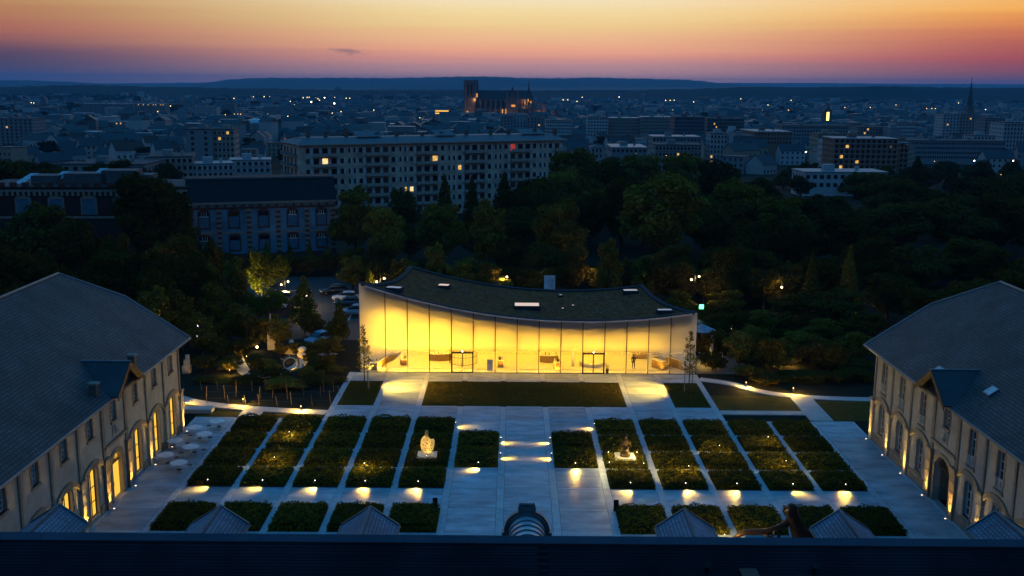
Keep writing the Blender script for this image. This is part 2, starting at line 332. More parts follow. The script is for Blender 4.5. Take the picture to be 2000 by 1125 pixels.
def trunk_mesh(H, r, Rx, zc, seed, n=5):
    rs = np.random.RandomState(seed); mb = MB(); mb.tube([(0, 0, -.3), (.05 * H * .1, 0, H * .3), (0, .04 * H * .2, H * .62), (0, 0, H * .9)], [r * 1.25, r, r * .6, r * .15], 7)
    for i in range(n):
        a = 2 * math.pi * i / n + rs.rand(); z0 = H * (.28 + .4 * i / n); l = Rx * (.5 + .35 * rs.rand())
        mb.tube([(0, 0, z0), (l * .5 * math.cos(a), l * .5 * math.sin(a), z0 + l * .35), (l * math.cos(a), l * math.sin(a), z0 + l * .8)], [r * .5, r * .32, r * .1], 5)
    return mb
PROTO = {}
def tree_proto(key, H, Rx, Rz, zc, n, leafsize, mat, r, name, k=9, seed=1, cone=False):
    root = thing(name, 'tree', 'tree'); COL.objects.unlink(root)
    t = trunk_mesh(H, r, Rx, zc, seed).build('trunk', bark, root); COL.objects.unlink(t)
    if cone:
        lob = [(0, 0, H * (.22 + .72 * i / 9), Rx * (1 - (i / 9) ** 1.3 * .85) * (.8 if i == 0 else 1), H * .09) for i in range(10)]
    else: lob = lobes_round(Rx, Rz, zc, k, seed)
    c = obj('crown', crown(n, lob, leafsize, mat, 'crown'), root); COL.objects.unlink(c)
    PROTO[key] = (root, H, Rx); return root
tree_proto('broad1', 16, 6.6, 7.6, 8.4, 9000, .30, leaf_tree, .38, 'broadleaf_tree', 11, 1)
tree_proto('broad2', 17, 5.8, 8.2, 8.8, 8500, .30, leaf_tree, .36, 'broadleaf_tree', 12, 2)
tree_proto('broad3', 14, 6.8, 6.6, 7.4, 8500, .31, leaf_dark, .36, 'broadleaf_tree', 10, 3)
tree_proto('dark1', 17, 6.2, 8.2, 8.8, 8500, .30, leaf_dark, .36, 'broadleaf_tree', 11, 4)
tree_proto('oval', 13, 3.4, 6.2, 6.8, 5200, .24, leaf_tree, .2, 'oval_tree', 8, 5)
tree_proto('young', 9, 2.3, 4, 5, 3600, .17, leaf_young, .11, 'young_tree', 8, 6, cone=True)
tree_proto('birch', 11, 2.9, 5.2, 6.0, 3600, .19, leaf_young, .12, 'leafy_tree', 9, 14)
tree_proto('poplar', 14, 2.0, 6.5, 7.5, 3800, .22, leaf_tree, .16, 'columnar_tree', 7, 7, cone=True)
tree_proto('conifer', 17, 3.6, 6.5, 7.5, 5200, .26, leaf_dark, .25, 'conifer_tree', 7, 8, cone=True)
tree_proto('bush', 4.4, 2.5, 2.1, 2.2, 2600, .17, leaf_tree, .1, 'garden_shrub', 8, 9)
tree_proto('bush_d', 3.4, 2.4, 1.7, 1.7, 2000, .18, leaf_dark, .1, 'garden_shrub', 7, 10)
tree_proto('far', 12, 5.5, 5, 7, 420, .95, leaf_far, .3, 'town_tree', 7, 11)
def plant(key, px, ytop, Y, wpx=None, label=None, group=None, base=None):
    """a tree whose top stands at photo pixel (px, ytop) when it grows at distance Y"""
    root, H, Rx = PROTO[key]; X, zt = aty(px, ytop, Y); z0 = zg(Y) if base is None else base; s = (zt - z0) / (H * 1.0)
    sx = s if wpx is None else (wpx / F * Y) / (2 * Rx) / 1.0
    return copy_tree(root, (X, Y, z0), random.random() * 6.28, (sx, sx, s), label, group)

# ------------------------------------------------------------------ courtyard: slabs and bands of concrete, lawns, paths
PIT_X, BW, BD = 4.53, 3.9, .63                 # bed module, bed width, path width
ROWY = [84.85, 89.55, 94.25, 98.95]; ROWD = 3.85; TOPY = 103.3
court = struct('courtyard_paving', MB().box(-33.9, 33.9, 56, 103.6, -.3, 0).box(-20.75, 20.75, 103.6, 121, -.3, 0), jointm)
SLABC = {}
def slab(name, x0, x1, y0, y1, zt, mat):
    w, d = round(x1 - x0, 2), round(y1 - y0, 2); key = (w, d, zt, mat.name)
    if key not in SLABC:
        g = .012; c = .01; mb = MB(); a, b = w / 2 - g, d / 2 - g
        mb.box(-a, a, -b, b, 0, zt - c)
        mb.v += [(-a + c, -b + c, zt), (a - c, -b + c, zt), (a - c, b - c, zt), (-a + c, b - c, zt)]; mb.f[1] = (8, 9, 10, 11)
        mb.f += [(4, 5, 9, 8), (5, 6, 10, 9), (6, 7, 11, 10), (7, 4, 8, 11)]
        me = mb.mesh(name); me.materials.append(mat); SLABC[key] = me
    return obj(name, SLABC[key], court, ((x0 + x1) / 2, (y0 + y1) / 2, .003))
hw = BW / 2
def col(n): return PIT_X * n - hw, PIT_X * n + hw
rows_c = [61.5, 66.2, 70.9, 75.4, 80.15, 84.7, 89.4, 94.1, 98.8, 103.3, 107.65]
for i in range(len(rows_c) - 1):
    a, b = rows_c[i] + .17, rows_c[i + 1] - .17
    for n in range(-6, 7):
        x0, x1 = col(n); paved = False
        if n == 0: paved = True
        elif abs(n) == 1: paved = not (89 < a < 98)
        elif a > 103: paved = abs(n) <= 4
        elif a < 75.2: paved = a < 75 and i < 3
        if 80 < a < 84: paved = True
        if paved: slab('slab', x0, x1, a, b, .05, concrete)
        if paved and (abs(n) <= 1 or 80 < a < 84 and False or a > 103 or a < 75.2): slab('band', x0, x1, b, b + .34, .054, bandmat)
        elif 80 < a < 84: pass
# longitudinal bands between the columns
for k in range(-7, 7):
    x = PIT_X * (k + .5)
    for i in range(len(rows_c) - 1):
        a, b = rows_c[i], rows_c[i + 1]
        if a > 103 and abs(x) > 20.6: continue
        slab('band', x - BD / 2, x + BD / 2, a, b, .054, bandmat)
# small cross strips between the beds and at their far end
for n in list(range(-6, -1)) + list(range(2, 7)):
    x0, x1 = col(n)
    for r in ROWY[1:] + [TOPY]:
        if r == TOPY and abs(n) <= 4: continue
        slab('band', x0, x1, r - .58, r - .02, .05, bandmat)
# terraces along the two wings
for sx in (-1, 1):
    ys = [61.5, 66.2, 70.9, 75.6, 80.3, 85, 89.7, 94.4, 99.1, 103.5]
    for i in range(len(ys) - 1):
        a, b = sorted((sx * 29.78, sx * 33.55)); slab('slab', a, b, ys[i], ys[i + 1] - .4, .05, concrete); slab('band', a, b, ys[i + 1] - .4, ys[i + 1], .054, bandmat)
    for i in range(len(ys) - 1):
        a, b = sorted((sx * 33.55, sx * 33.9)); slab('band', a, b, ys[i], ys[i + 1], .054, bandmat)
# walks through the lawn, strip in front of the pavilion
for sx in (-1, 1):
    for x in (11.325, 15.855, 20.385):
        for a, b in ((107.65, 112.5), (112.5, 117.3), (117.3, 120.9)): slab('band', sx * x - BD / 2, sx * x + BD / 2, a, b, .054, bandmat)
    x0, x1 = sorted((sx * 11.64, sx * 15.54))
    for a, b in ((107.82, 112.5), (112.5, 117.3)): slab('slab', x0, x1, a, b, .05, concrete)
for n in range(-4, 5):
    x0, x1 = col(n); slab('slab', x0, x1, 117.64, 120.9, .05, concrete); slab('band', x0, x1, 117.3, 117.64, .054, bandmat)
for k in (-2, -1, 0, 1):
    x = PIT_X * (k + .5); slab('band', x - BD / 2, x + BD / 2, 117.64, 120.9, .054, bandmat)
def lawn(x0, x1, y0, y1):
    mb = MB().box(x0, x1, y0, y1, -.1, .035); return tag(mb.build('lawn', grass), kind='structure')
lawn(-11.0, 11.0, 107.7, 117.28); lawn(-20.05, -16.2, 107.7, 117.28); lawn(16.2, 20.05, 107.7, 117.28)
def tufts(name, rects, dens, size, mat):
    P = np.concatenate([np.stack([NR.uniform(a, b, int((b - a) * (d - c) * dens)), NR.uniform(c, d, int((b - a) * (d - c) * dens)), np.full(int((b - a) * (d - c) * dens), .05)], 1) for a, b, c, d in rects])
    return P
def grass_blades(name, rects, dens, h, mat, z=.035):
    P = tufts(name, rects, dens, h, mat); n = len(P); a = NR.rand(n) * 6.28; w = .02 + .02 * NR.rand(n); hh = h * (.5 + NR.rand(n))
    V = np.empty((n, 3, 3)); V[:, 0] = P + np.stack([np.cos(a) * w, np.sin(a) * w, 0 * a], 1); V[:, 1] = P - np.stack([np.cos(a) * w, np.sin(a) * w, 0 * a], 1)
    V[:, 2] = P + np.stack([NR.randn(n) * .03, NR.randn(n) * .03, hh], 1); V[:, :2, 2] = z
    me = bpy.data.meshes.new(name); me.from_pydata(V.reshape(-1, 3).tolist(), [], np.arange(3 * n).reshape(-1, 3).tolist()); me.materials.append(mat)
    return tag(obj(name, me), 'short mown grass on the lawns before the glass pavilion', 'grass', kind='stuff')
grass_blades('lawn_grass', [(-10.9, 10.9, 107.8, 117.2), (-19.95, -16.3, 107.8, 117.2), (16.3, 19.95, 107.8, 117.2)], 130, .07, leafmat('grass blade', (.06, .052, .004), (.12, .095, .008)))

# garden paths beyond the courtyard
def ribbon(name, pts, w, z, mat):
    mb = MB(); P = [Vector((x, y, 0)) for x, y in pts]
    Q = []
    for i in range(len(P) - 1):
        p0, p1, p2, p3 = P[max(i - 1, 0)], P[i], P[i + 1], P[min(i + 2, len(P) - 1)]
        for t in np.linspace(0, 1, 7)[:-1]:
            Q.append(.5 * ((2 * p1) + (p2 - p0) * t + (2 * p0 - 5 * p1 + 4 * p2 - p3) * t * t + (3 * p1 - p0 - 3 * p2 + p3) * t ** 3))
    Q.append(P[-1]); 
    for i, p in enumerate(Q):
        t = (Q[min(i + 1, len(Q) - 1)] - Q[max(i - 1, 0)]).normalized(); n = Vector((-t.y, t.x, 0)) * w / 2
        for q, zz in ((p + n, z - .15), (p + n, z), (p - n, z), (p - n, z - .15)): mb.v.append((q.x, q.y, zz))
    for i in range(len(Q) - 1):
        for k in range(3): mb.f.append((4 * i + k, 4 * i + k + 1, 4 * i + 4 + k + 1, 4 * i + 4 + k))
    return struct(name, mb, mat)
ribbon('garden_path', [(-41, 113.4), (-38, 110.4), (-35, 108.4), (-31, 107.0), (-26, 106.0), (-20.7, 105.3)], 1.5, .06, pathm)
ribbon('garden_path', [(-36, 128), (-33.5, 121.5), (-31.5, 119), (-29.5, 119.8), (-27.5, 123), (-27, 127), (-24, 130)], 1.5, .06, pathm)
ribbon('garden_path', [(20.7, 119), (24, 117.2), (27, 113.9), (30.5, 112.3), (35, 111.6), (42, 111.3), (50, 111.3)], 1.4, .06, pathm)
struct('garden_path', MB().box(20.7, 29.5, 105.6, 106.9, -.1, .06).box(29.5, 31.9, 103.7, 111.9, -.1, .058), pathm)
struct('garden_path', MB().box(-29.6, -27.4, 103.7, 106.3, -.1, .058), pathm)
struct('lawn', MB().box(-33.9, -29.6, 103.7, 105.4, -.1, .03).box(-27.4, -20.75, 103.7, 104.8, -.1, .03).box(20.75, 29.4, 107, 112.4, -.1, .03).box(32, 46, 103.7, 110.6, -.1, .03), grass)
b_ = thing('stone_bench', 'pale concrete bench beside the far corner of the left wing', 'bench', (-34.4, 105.0, 0))
MB().box(-36, -32.6, 104.5, 105.5, .0, .12).build('plinth', stone, b_); MB().box(-36.1, -32.5, 104.4, 105.6, .12, .55).build('seat', pathm, b_)

# ------------------------------------------------------------------ hedge beds
def hedge_mesh(w, d, h, n, seed, name):
    P = []; Nm = []; k = n; rs = NR
    top = int(k * .62); x = rs.uniform(-w / 2, w / 2, top) * (1 + .02 * rs.randn(top)); y = rs.uniform(-d / 2, d / 2, top) * (1 + .02 * rs.randn(top))
    bump = .10 * np.sin(x * 2.3 + seed) * np.cos(y * 1.9 + seed * 2) + .07 * np.sin(x * 5.1 + 3 * seed) * np.sin(y * 4.3)
    edge = 1 - .42 * np.maximum(np.abs(2 * x / w) ** 7, np.abs(2 * y / d) ** 7); bump = bump * 1.3
    z = (h + bump) * edge + rs.randn(top) * .05; P.append(np.stack([x, y, z], 1)); Nm.append(np.tile([0, 0, 1.0], (top, 1)))
    for ax, sg in ((0, 1), (0, -1), (1, 1), (1, -1)):
        m = int(k * .095); u = rs.uniform(-.5, .5, m); q = np.zeros((m, 3)); q[:, 2] = rs.uniform(.03, h * .62, m)
        q[:, ax] = sg * ((w if ax == 0 else d) / 2 + rs.randn(m) * .05); q[:, 1 - ax] = u * (d if ax == 0 else w); nn = np.zeros((m, 3)); nn[:, ax] = sg; P.append(q); Nm.append(nn)
    return leaves(np.concatenate(P), np.concatenate(Nm), .10, leaf_hedge, name, .5)
shade_core = M('hedge shade', (.025, .024, .004), .95, spec=.05)  # dark inner block, the shade between the leaves is put into its colour
HM = {}
def hedge(label, x0, x1, y0, y1, h, var, hole=None):
    w, d = x1 - x0, y1 - y0; key = (round(w, 2), round(d, 2), h, var, hole is not None)
    if key not in HM:
        if hole is None:
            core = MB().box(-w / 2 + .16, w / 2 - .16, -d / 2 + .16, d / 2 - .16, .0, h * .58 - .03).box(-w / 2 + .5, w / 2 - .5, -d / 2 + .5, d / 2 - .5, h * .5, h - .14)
            fm = hedge_mesh(w - .16, d - .16, h, 1900, var, 'foliage')
        else:
            hx, hy = hole; core = MB(); W2, D2 = w / 2 - .12, d / 2 - .12
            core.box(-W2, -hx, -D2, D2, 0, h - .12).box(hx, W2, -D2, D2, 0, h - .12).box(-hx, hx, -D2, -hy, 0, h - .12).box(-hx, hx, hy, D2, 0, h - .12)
            me0 = hedge_mesh(w - .16, d - .16, h, 1900, var, 'tmp'); co = np.empty(len(me0.vertices) * 3); me0.vertices.foreach_get('co', co); co = co.reshape(-1, 4, 3)
            c = co.mean(1); keep = (abs(c[:, 0]) > hx) | (abs(c[:, 1]) > hy); bpy.data.meshes.remove(me0)
            fm = bpy.data.meshes.new('foliage'); k = keep.sum(); fm.from_pydata(co[keep].reshape(-1, 3).tolist(), [], np.arange(4 * k).reshape(-1, 4).tolist()); fm.materials.append(leaf_hedge)
        cm = core.mesh('shrub_core'); cm.materials.append(shade_core)
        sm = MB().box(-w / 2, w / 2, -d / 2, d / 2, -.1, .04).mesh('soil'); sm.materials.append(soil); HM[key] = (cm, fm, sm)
    cm, fm, sm = HM[key]; t = thing('hedge_bed', label, 'hedge', ((x0 + x1) / 2, (y0 + y1) / 2, 0), 'clipped hedge beds of the courtyard garden')
    for nm, me in (('soil', sm), ('shrub_core', cm), ('foliage', fm)):
        o = bpy.data.objects.new(nm, me); COL.objects.link(o); o.parent = t
    return t
ordn = ['first', 'second', 'third', 'fourth', 'fifth', 'sixth']
rname = ['nearest the cross walk', 'second from the cross walk', 'second from the lawn', 'nearest the lawn']
vi = 0
for n in list(range(-6, -1)) + list(range(2, 7)):
    x0, x1 = col(n); side = 'left' if n < 0 else 'right'; o = ordn[6 - abs(n)]; h = .62 if n < 0 else .55
    for r in range(4):
        hole = (.95, .95) if (abs(n) == 2 and r == 1) else None
        nm = f'hedge bed in {o} column from the {side} wing, row {rname[r]}' if hole is None else f'hedge bed around the sculpture plinth in the {side} garden half'
        hedge(nm, x0, x1, ROWY[r], ROWY[r] + ROWD, h if not (r == 3 and n < -2) else .74, vi % 3, hole); vi += 1
    hedge(f'hedge bed by the slate dormers, {o} column from the {side} wing', x0, x1, 75.5, 80.3, .75, vi % 3)
for n, side in ((-1, 'left'), (1, 'right')):
    x0, x1 = col(n)
    hedge(f'hedge bed beside the central walk on the {side}, nearer one', x0, x1, 89.55, 93.9, .7, 0); hedge(f'hedge bed beside the central walk on the {side}, farther one', x0, x1, 94.1, 98.5, .7, 1)

# ------------------------------------------------------------------ small garden lights
def bed_spot(label, x, y, dx, dy, e=9, grp='garden spotlights at the bed edges'):
    t = thing('garden_spotlight', label, 'spotlight', (x, y, 0), grp)
    MB().tube([(x, y, 0), (x, y, .42)], .018, 6).build('stake', black_metal, t)
    d = Vector((dx, dy, -.8)).normalized(); p = Vector((x, y, .5))
    MB().tube([p - d * .09, p + d * .06], [.055, .07], 8).build('housing', black_metal, t)
    MB().ball((x, y, .6), .036, .036, .036, 8, 5).build('lens', em_lens_s, t)
    lamp('light', 'SPOT', t, p + d * .09, e, (1, .53, .06), p + d * 2, .03, 96, 1.0)
    return t
SPOT_E = 950
for n in list(range(-6, -1)) + list(range(2, 7)):
    side = 'left' if n < 0 else 'right'; o = ordn[6 - abs(n)]
    bed_spot(f'small spotlight lighting the cross walk, {o} bed from the {side} wing', PIT_X * n + random.uniform(-.25, .25), ROWY[0] - .06, random.uniform(-.75, .45), -.75, SPOT_E)
bed_spot('small spotlight on the walk before the left central hedge', -4.3, 89.45, -.5, -.5, SPOT_E); bed_spot('small spotlight on the walk before the right central hedge', 4.4, 89.45, 0, -.9, SPOT_E)
for sx, sn in ((-1, 'left'), (1, 'right')):
    for y, nm in ((91.9, 'nearer'), (96.2, 'farther')): bed_spot(f'{nm} spotlight at the {sn} edge of the central walk', sx * 2.35, y, -sx * .75, random.uniform(-.18, .05), SPOT_E * .6)
    bed_spot(f'spotlight at the inner far corner of the {sn} hedges', sx * 6.95, 100.6, -sx * .9, random.uniform(-.3, .3), SPOT_E * .8)
def hedge_glow(label, x, y, e=26):
    t = thing('shrub_uplight', label, 'spotlight', (x, y, 0), 'lights set among the hedges')
    MB().tube([(x, y, .6), (x, y, 1.02)], .014, 6).build('stake', black_metal, t); MB().ball((x, y, 1.05), .03, .03, .03, 6, 4).build('lens', em_lens_s, t)
    lamp('light', 'POINT', t, (x, y, 1.12), e, (1, .74, .22), size=.04)
for i, (px, py) in enumerate([(565, 848), (536, 898), (712, 910), (1405, 875), (1345, 915), (1500, 858), (1535, 905)]):
    x, y = gr(px, py, .8); hedge_glow('light glowing on the hedge leaves, %s from the left' % ['first', 'second', 'third', 'fifth', 'fourth', 'sixth', 'seventh'][i], x, y, 240)
for i, (px, py) in enumerate([(1188, 888), (1190, 908), (1244, 888), (1257, 910)]):
    x, y = gr(px, py, .8); hedge_glow('lamp in the hedge at the %s of the dark statue' % ['far left', 'near left', 'far right', 'near right'][i], x, y, 260)
x, y = gr(1415, 1050, .8); hedge_glow('lamp in the hedge at the foot of the branching bronze sculpture', x, y, 600)
def bollard(label, x, y, h=.75, e=420):
    t = thing('path_bollard', label, 'bollard', (x, y, 0), 'low bollard lights along the garden paths')
    MB().lathe([(.055, 0), (.055, h - .16)], (x, y, 0), 10).build('post', black_metal, t); MB().lathe([(.05, h - .155), (.05, h - .05)], (x, y, 0), 10).build('diffuser', EM('bollard glow', (1, .7, .3), 2.5), t)
    MB().lathe([(.065, h - .05), (.065, h)], (x, y, 0), 10).build('cap', black_metal, t)
    lamp('light', 'POINT', t, (x, y - .14, h - .1), e * 1.5, (1, .58, .09), size=.05)
for nm, px, py in [('beside the far corner of the left wing', 358, 789), ('halfway along the curved path left of the lawn', 475, 790), ('at the lower edge of the left curved path', 588, 804), ('in the shrubs by the winding left path', 449, 732),
                   ('on the winding path below the carved blocks', 482, 705), ('where the right path leaves the pavilion', 1457, 757), ('at the fork of the right path', 1549, 768), ('near the terrace right of the pavilion', 1376, 712),
                   ('deep in the right garden, paler one', 1515, 712), ('deep in the right garden beside it', 1546, 715), ('by the gate left of the pavilion', 660, 726)]:
    x, y = gr(px, py); bollard('black bollard light ' + nm, x, y, .72, 110 if ('winding' in nm or 'deep' in nm or 'terrace' in nm or 'gate' in nm) else 420)

# ------------------------------------------------------------------ the two long wings
pils = [98.9, 94.35, 89.65, 84.6, 79.7, 74.9, 70.2, 65.5, 60.8, 56.1]
winlit = EM('lit curtain', (1.0, .55, .06), 1.15)
def wing(s, off, root, lit):
    side = 'left' if s < 0 else 'right'
    fx = lambda w: s * (33.9 - w)
    P = [p + off for p in pils]
    wall = MB()
    def band(ya, yb, z0, z1, o, w0=-.5, w1=0):
        if o is None: wall.box(fx(w0), fx(w1), ya, yb, z0, z1); return
        c, h, a, b, rise = o
        wall.box(fx(w0), fx(w1), ya, c - h, z0, z1); wall.box(fx(w0), fx(w1), c + h, yb, z0, z1)
        if a > z0 + .01: wall.box(fx(w0), fx(w1), c - h, c + h, z0, a)
        arc = [(c + h * math.cos(t), b - rise + rise * math.sin(t)) for t in np.linspace(math.pi, 0, 9)]
        pts = [(fx(w0), y, z) for y, z in [(c - h, z1)] + arc + [(c + h, z1)]]
        wall.prism(pts, (fx(w1) - fx(w0), 0, 0))
    def window(c, h, z0, z1, rise, nc, nr, gm, sur=.17, sill=True, rail=False, lit_=False):
        w = MB(); f = .06; X0, X1 = fx(-.28), fx(-.2)
        w.box(X0, X1, c - h, c - h + f, z0, z1 - rise); w.box(X0, X1, c + h - f, c + h, z0, z1 - rise); w.box(X0, X1, c - h + f, c + h - f, z0, z0 + f)
        arc = lambda hh, zz, r: [(c + hh * math.cos(t), zz - r + r * math.sin(t)) for t in np.linspace(math.pi, 0, 9)]
        o = arc(h, z1, rise); i = arc(h - f, z1 - f, rise)
        w.prism([(X0, y, z) for y, z in o + i[::-1]], (X1 - X0, 0, 0))
        for k in range(1, nc): y = c - h + 2 * h * k / nc; w.box(X0, fx(-.215), y - .02, y + .02, z0 + f, z1 - f - (rise * .2 if k == nc // 2 else rise * .5))
        for k in range(1, nr): z = z0 + (z1 - rise - z0) * k / nr; w.box(X0, fx(-.218), c - h + f, c + h - f, z - .022, z + .022)
        wo = w.build('window', white_paint if not lit_ else black_metal, root)
        MB().prism([(fx(-.3), y, z) for y, z in [(c - h, z0)] + o + [(c + h, z0)]], (fx(-.285) - fx(-.3), 0, 0)).build('pane', gm, wo)
        sm = MB()
        if sur:
            n = 5
            for k in range(n):    # toothed stone jambs
                za, zb = z0 + (z1 - rise - z0) * k / n, z0 + (z1 - rise - z0) * (k + 1) / n; e = sur + (.1 if k % 2 else 0)
                sm.box(fx(0), fx(.035), c - h - e, c - h, za + .008, zb - .008); sm.box(fx(0), fx(.035), c + h, c + h + e, za + .008, zb - .008)
            oo = arc(h + sur, z1 + sur, rise); ii = arc(h, z1, rise); sm.prism([(fx(0), y, z) for y, z in oo + ii[::-1]], (fx(.04) - fx(0), 0, 0))
            sm.build('surround', stone, wo)
        if sill: MB().box(fx(-.2), fx(.12), c - h - .22, c + h + .22, z0 - .2, z0).build('sill', stone, wo)
        if rail:
            r = MB()
            for z in (z0 + .12, z0 + .85): r.box(fx(.06), fx(.09), c - h, c + h, z, z + .035)
            for k in range(9): y = c - h + 2 * h * k / 8; r.box(fx(.065), fx(.085), y - .012, y + .012, z0 + .12, z0 + .85)
            r.build('balcony_rail', white_paint, wo)
    for i in range(len(P) - 1):
        yb, ya = P[i], P[i + 1]; c = (ya + yb) / 2; gab = i == 3
        if lit:
            lo = (c, .8, .35, 4.35, .45) if not gab else (c, 1.15, .05, 4.0, .75); up = (c, .5, 6.75, 8.35, .1)
        else:
            lo = (c, .58, 1.25, 4.1, .2) if not gab else (c, 1.5, .05, 4.2, 1.1); up = (c, .55, 5.35, 8.3, .12) if not gab else (c, .5, 6.85, 8.4, .1)
        band(ya, yb, -.2, 5.0, lo); band(ya, yb, 5.0, 9.9, up)
        if lit:
            window(*up, 3, 4, glass_d)
            if not gab: window(*lo, 2, 3, winlit, .2, False, lit_=True)
        else:
            window(*up, 2, 4, glass_d, rail=not gab)
            if not gab: window(*lo, 2, 4, glass_d)
        # segmental stone arch from pilaster to pilaster
        if not gab:
            h = (yb - ya) / 2 - .3
            def arc(hh, sp, ri): return [(c + hh * math.cos(t), sp + ri * math.sin(t)) for t in np.linspace(math.pi, 0, 15)]
            o = arc(h, 3.75, 1.2); q = arc(h - .05, 3.4, 1.12)
            MB().prism([(fx(.0), y, z) for y, z in o + q[::-1]], (fx(.16) - fx(0), 0, 0)).build('arch', stone, root)
    # pilasters
    for i, y in enumerate(P[:-1]):
        big = i in (3, 4); b = MB(); hh = .34 if not big else .42
        for k in range(9):     # rusticated courses
            z0 = .0 + k * .455; e = .02 if k % 2 else 0; b.box(fx(-.05), fx(.26 - e), y - hh + e, y + hh - e, z0, z0 + .445)
        b.build('pilaster', stone_l if not big else stone, root)
        MB().box(fx(-.05), fx(.34), y - hh - .08, y + hh + .08, 4.1, 4.32).build('capital', stone, root)
        MB().box(fx(-.05), fx(.1), y - (.16 if not big else .26), y + (.16 if not big else .26), 4.32, 9.25).build('pilaster_strip', stone, root)
    # plinth
    for i in range(len(P) - 1):
        if i == 3: continue
        c = (P[i] + P[i + 1]) / 2
        for a_, b_, hh in (((P[i + 1] + .36, c - 1.05, .8), (c + 1.05, P[i] - .36, .8)) if lit else ((P[i + 1] + .36, P[i] - .36, .95),)): MB().box(fx(0), fx(.08), a_, b_, 0, hh).build('plinth', stone, root)
    # gable bay trim, door
    yb, ya = P[3], P[4]; c = (ya + yb) / 2
    MB().box(fx(0), fx(.22), ya, yb, 5.0, 5.22).build('string_course', stone, root)
    ap = 11.55
    wall.prism([(fx(-.5), ya - .05, 9.9), (fx(-.5), yb + .05, 9.9), (fx(-.5), c, ap - .12)], (fx(.12) - fx(-.5), 0, 0))
    wall.box(fx(0), fx(.12), ya - .05, yb + .05, 8.75, 9.9)
    cr = MB().box(fx(0), fx(.07), c - .5, c + .5, 5.45, 6.55); cr.tube([(fx(.05), c, 5.6), (fx(.1), c, 6.0), (fx(.05), c, 6.35)], [.1, .3, .12], 8); cr.tube([(fx(.06), c - .35, 5.7), (fx(.08), c - .2, 6.1), (fx(.06), c - .36, 6.4)], .06, 6); cr.tube([(fx(.06), c + .35, 5.7), (fx(.08), c + .2, 6.1), (fx(.06), c + .36, 6.4)], .06, 6); cr.ball((fx(.08), c, 6.42), .06, .16, .1, 8, 5)
    cr.build('carved_crest', stone_l, root)
    def arc2(hh, zz, r): return [(c + hh * math.cos(t), zz - r + r * math.sin(t)) for t in np.linspace(math.pi, 0, 13)]
    hh, zt, ri = (1.15, 4.0, .75) if lit else (1.5, 4.2, 1.1)
    MB().prism([(fx(0), y, z) for y, z in [(c - hh - .35, .05)] + arc2(hh + .35, zt + .35, ri + .1) + [(c + hh + .35, .05), (c + hh, .05)] + arc2(hh, zt, ri)[::-1] + [(c - hh, .05)]], (fx(.09) - fx(0), 0, 0)).build('portal', stone, root)
    if lit:
        d = MB().box(fx(-.3), fx(-.22), c - 1.13, c - .28, .06, 3.0).build('door', dark_wood, root)
        dm = MB()
        for z in (.3, 1.2, 2.1): dm.box(fx(-.22), fx(-.19), c - 1.0, c - .42, z, z + .7)
        dm.build('panel', dark_wood, d); MB().box(fx(-.22), fx(-.16), c - .38, c - .34, 1.2, 1.5).build('handle', steel, d)
        MB().box(fx(-.36), fx(-.31), c - .28, c + 1.13, .06, 3.0).build('lit_doorway', winlit, root)
        fl = MB().box(fx(-.3), fx(-.2), c - 1.13, c + 1.13, 3.0, 3.12)
        for k in range(7): t = math.pi * (k + .5) / 7; fl.tube([(fx(-.25), c + .2 * math.cos(t), 3.14 + .1 * math.sin(t)), (fx(-.25), c + 1.08 * math.cos(t), 3.2 + .72 * math.sin(t))], .025, 5)
        fo = fl.build('fanlight', dark_wood, root)
        MB().prism([(fx(-.36), y, z) for y, z in [(c - 1.13, 3.13)] + arc2(1.13, 4.0, .75) + [(c + 1.13, 3.13)]], (s * .03, 0, 0)).build('pane', winlit, fo)
    else:
        pas = MB()
        pas.box(fx(-7), fx(-.5), c - 1.75, c - 1.55, 0, 4.6).box(fx(-7), fx(-.5), c + 1.55, c + 1.75, 0, 4.6).box(fx(-7), fx(-.5), c - 1.75, c + 1.75, 4.35, 4.6).box(fx(-7.2), fx(-7), c - 1.75, c + 1.75, 0, 4.6)
        pas.build('passage', stone, root)
        gt = MB()
        for k in range(7): y = c - 1.4 + 2.8 * k / 6; gt.box(fx(-.35), fx(-.3), y - .03, y + .03, 3.1, 4.1 - abs(k - 3) * .14)
        gt.box(fx(-.36), fx(-.29), c - 1.5, c + 1.5, 3.0, 3.12); gt.build('grille', dark_wood, root)
    # far end wall, back wall
    yE = P[0]
    wall.prism([(fx(-.5), yE - .02, -.2), (fx(-19), yE - .02, -.2), (fx(-19), yE - .02, 9.6), (fx(-14.1), yE - .02, 13.0), (fx(-4.7), yE - .02, 13.0), (fx(-.5), yE - .02, 9.9)], (0, -.45, 0))
    wall.box(fx(-19), fx(-18.5), P[-1], yE - .5, -.2, 9.6)
    wall.build('wall', render_w, root)
    # roof
    ex = 32.8; rz = lambda x: 9.35 + .664 * (x - ex); rid = 43.3; y0, y1 = 46, yE + .55; yk = yE - 3.6; kx = 38.8
    th = .16; rf = MB(); Q = lambda x, y, z: (s * x, y, z)
    # courtyard slope, cut where the gable roof sits
    rf.prism([Q(ex, y0, rz(ex)), Q(ex, y1, rz(ex)), Q(kx, y1, rz(kx)), Q(rid, yk, rz(rid)), Q(rid, y0, rz(rid))], (0, 0, th))
    mx = lambda x: 2 * rid - x
    rf.prism([Q(mx(ex), y0, rz(ex)), Q(mx(ex), y1, rz(ex)), Q(mx(kx), y1, rz(kx)), Q(rid, yk, rz(rid)), Q(rid, y0, rz(rid))], (0, 0, th))
    rf.prism([Q(kx, y1, rz(kx)), Q(mx(kx), y1, rz(kx)), Q(rid, yk, rz(rid))], (0, 0, th))
    ro = rf.build('roof', slate, root)
    MB().tube([Q(rid, y0, rz(rid) + th), Q(rid, yk, rz(rid) + th)], .12, 8).build('ridge_cap', gutterm, ro)
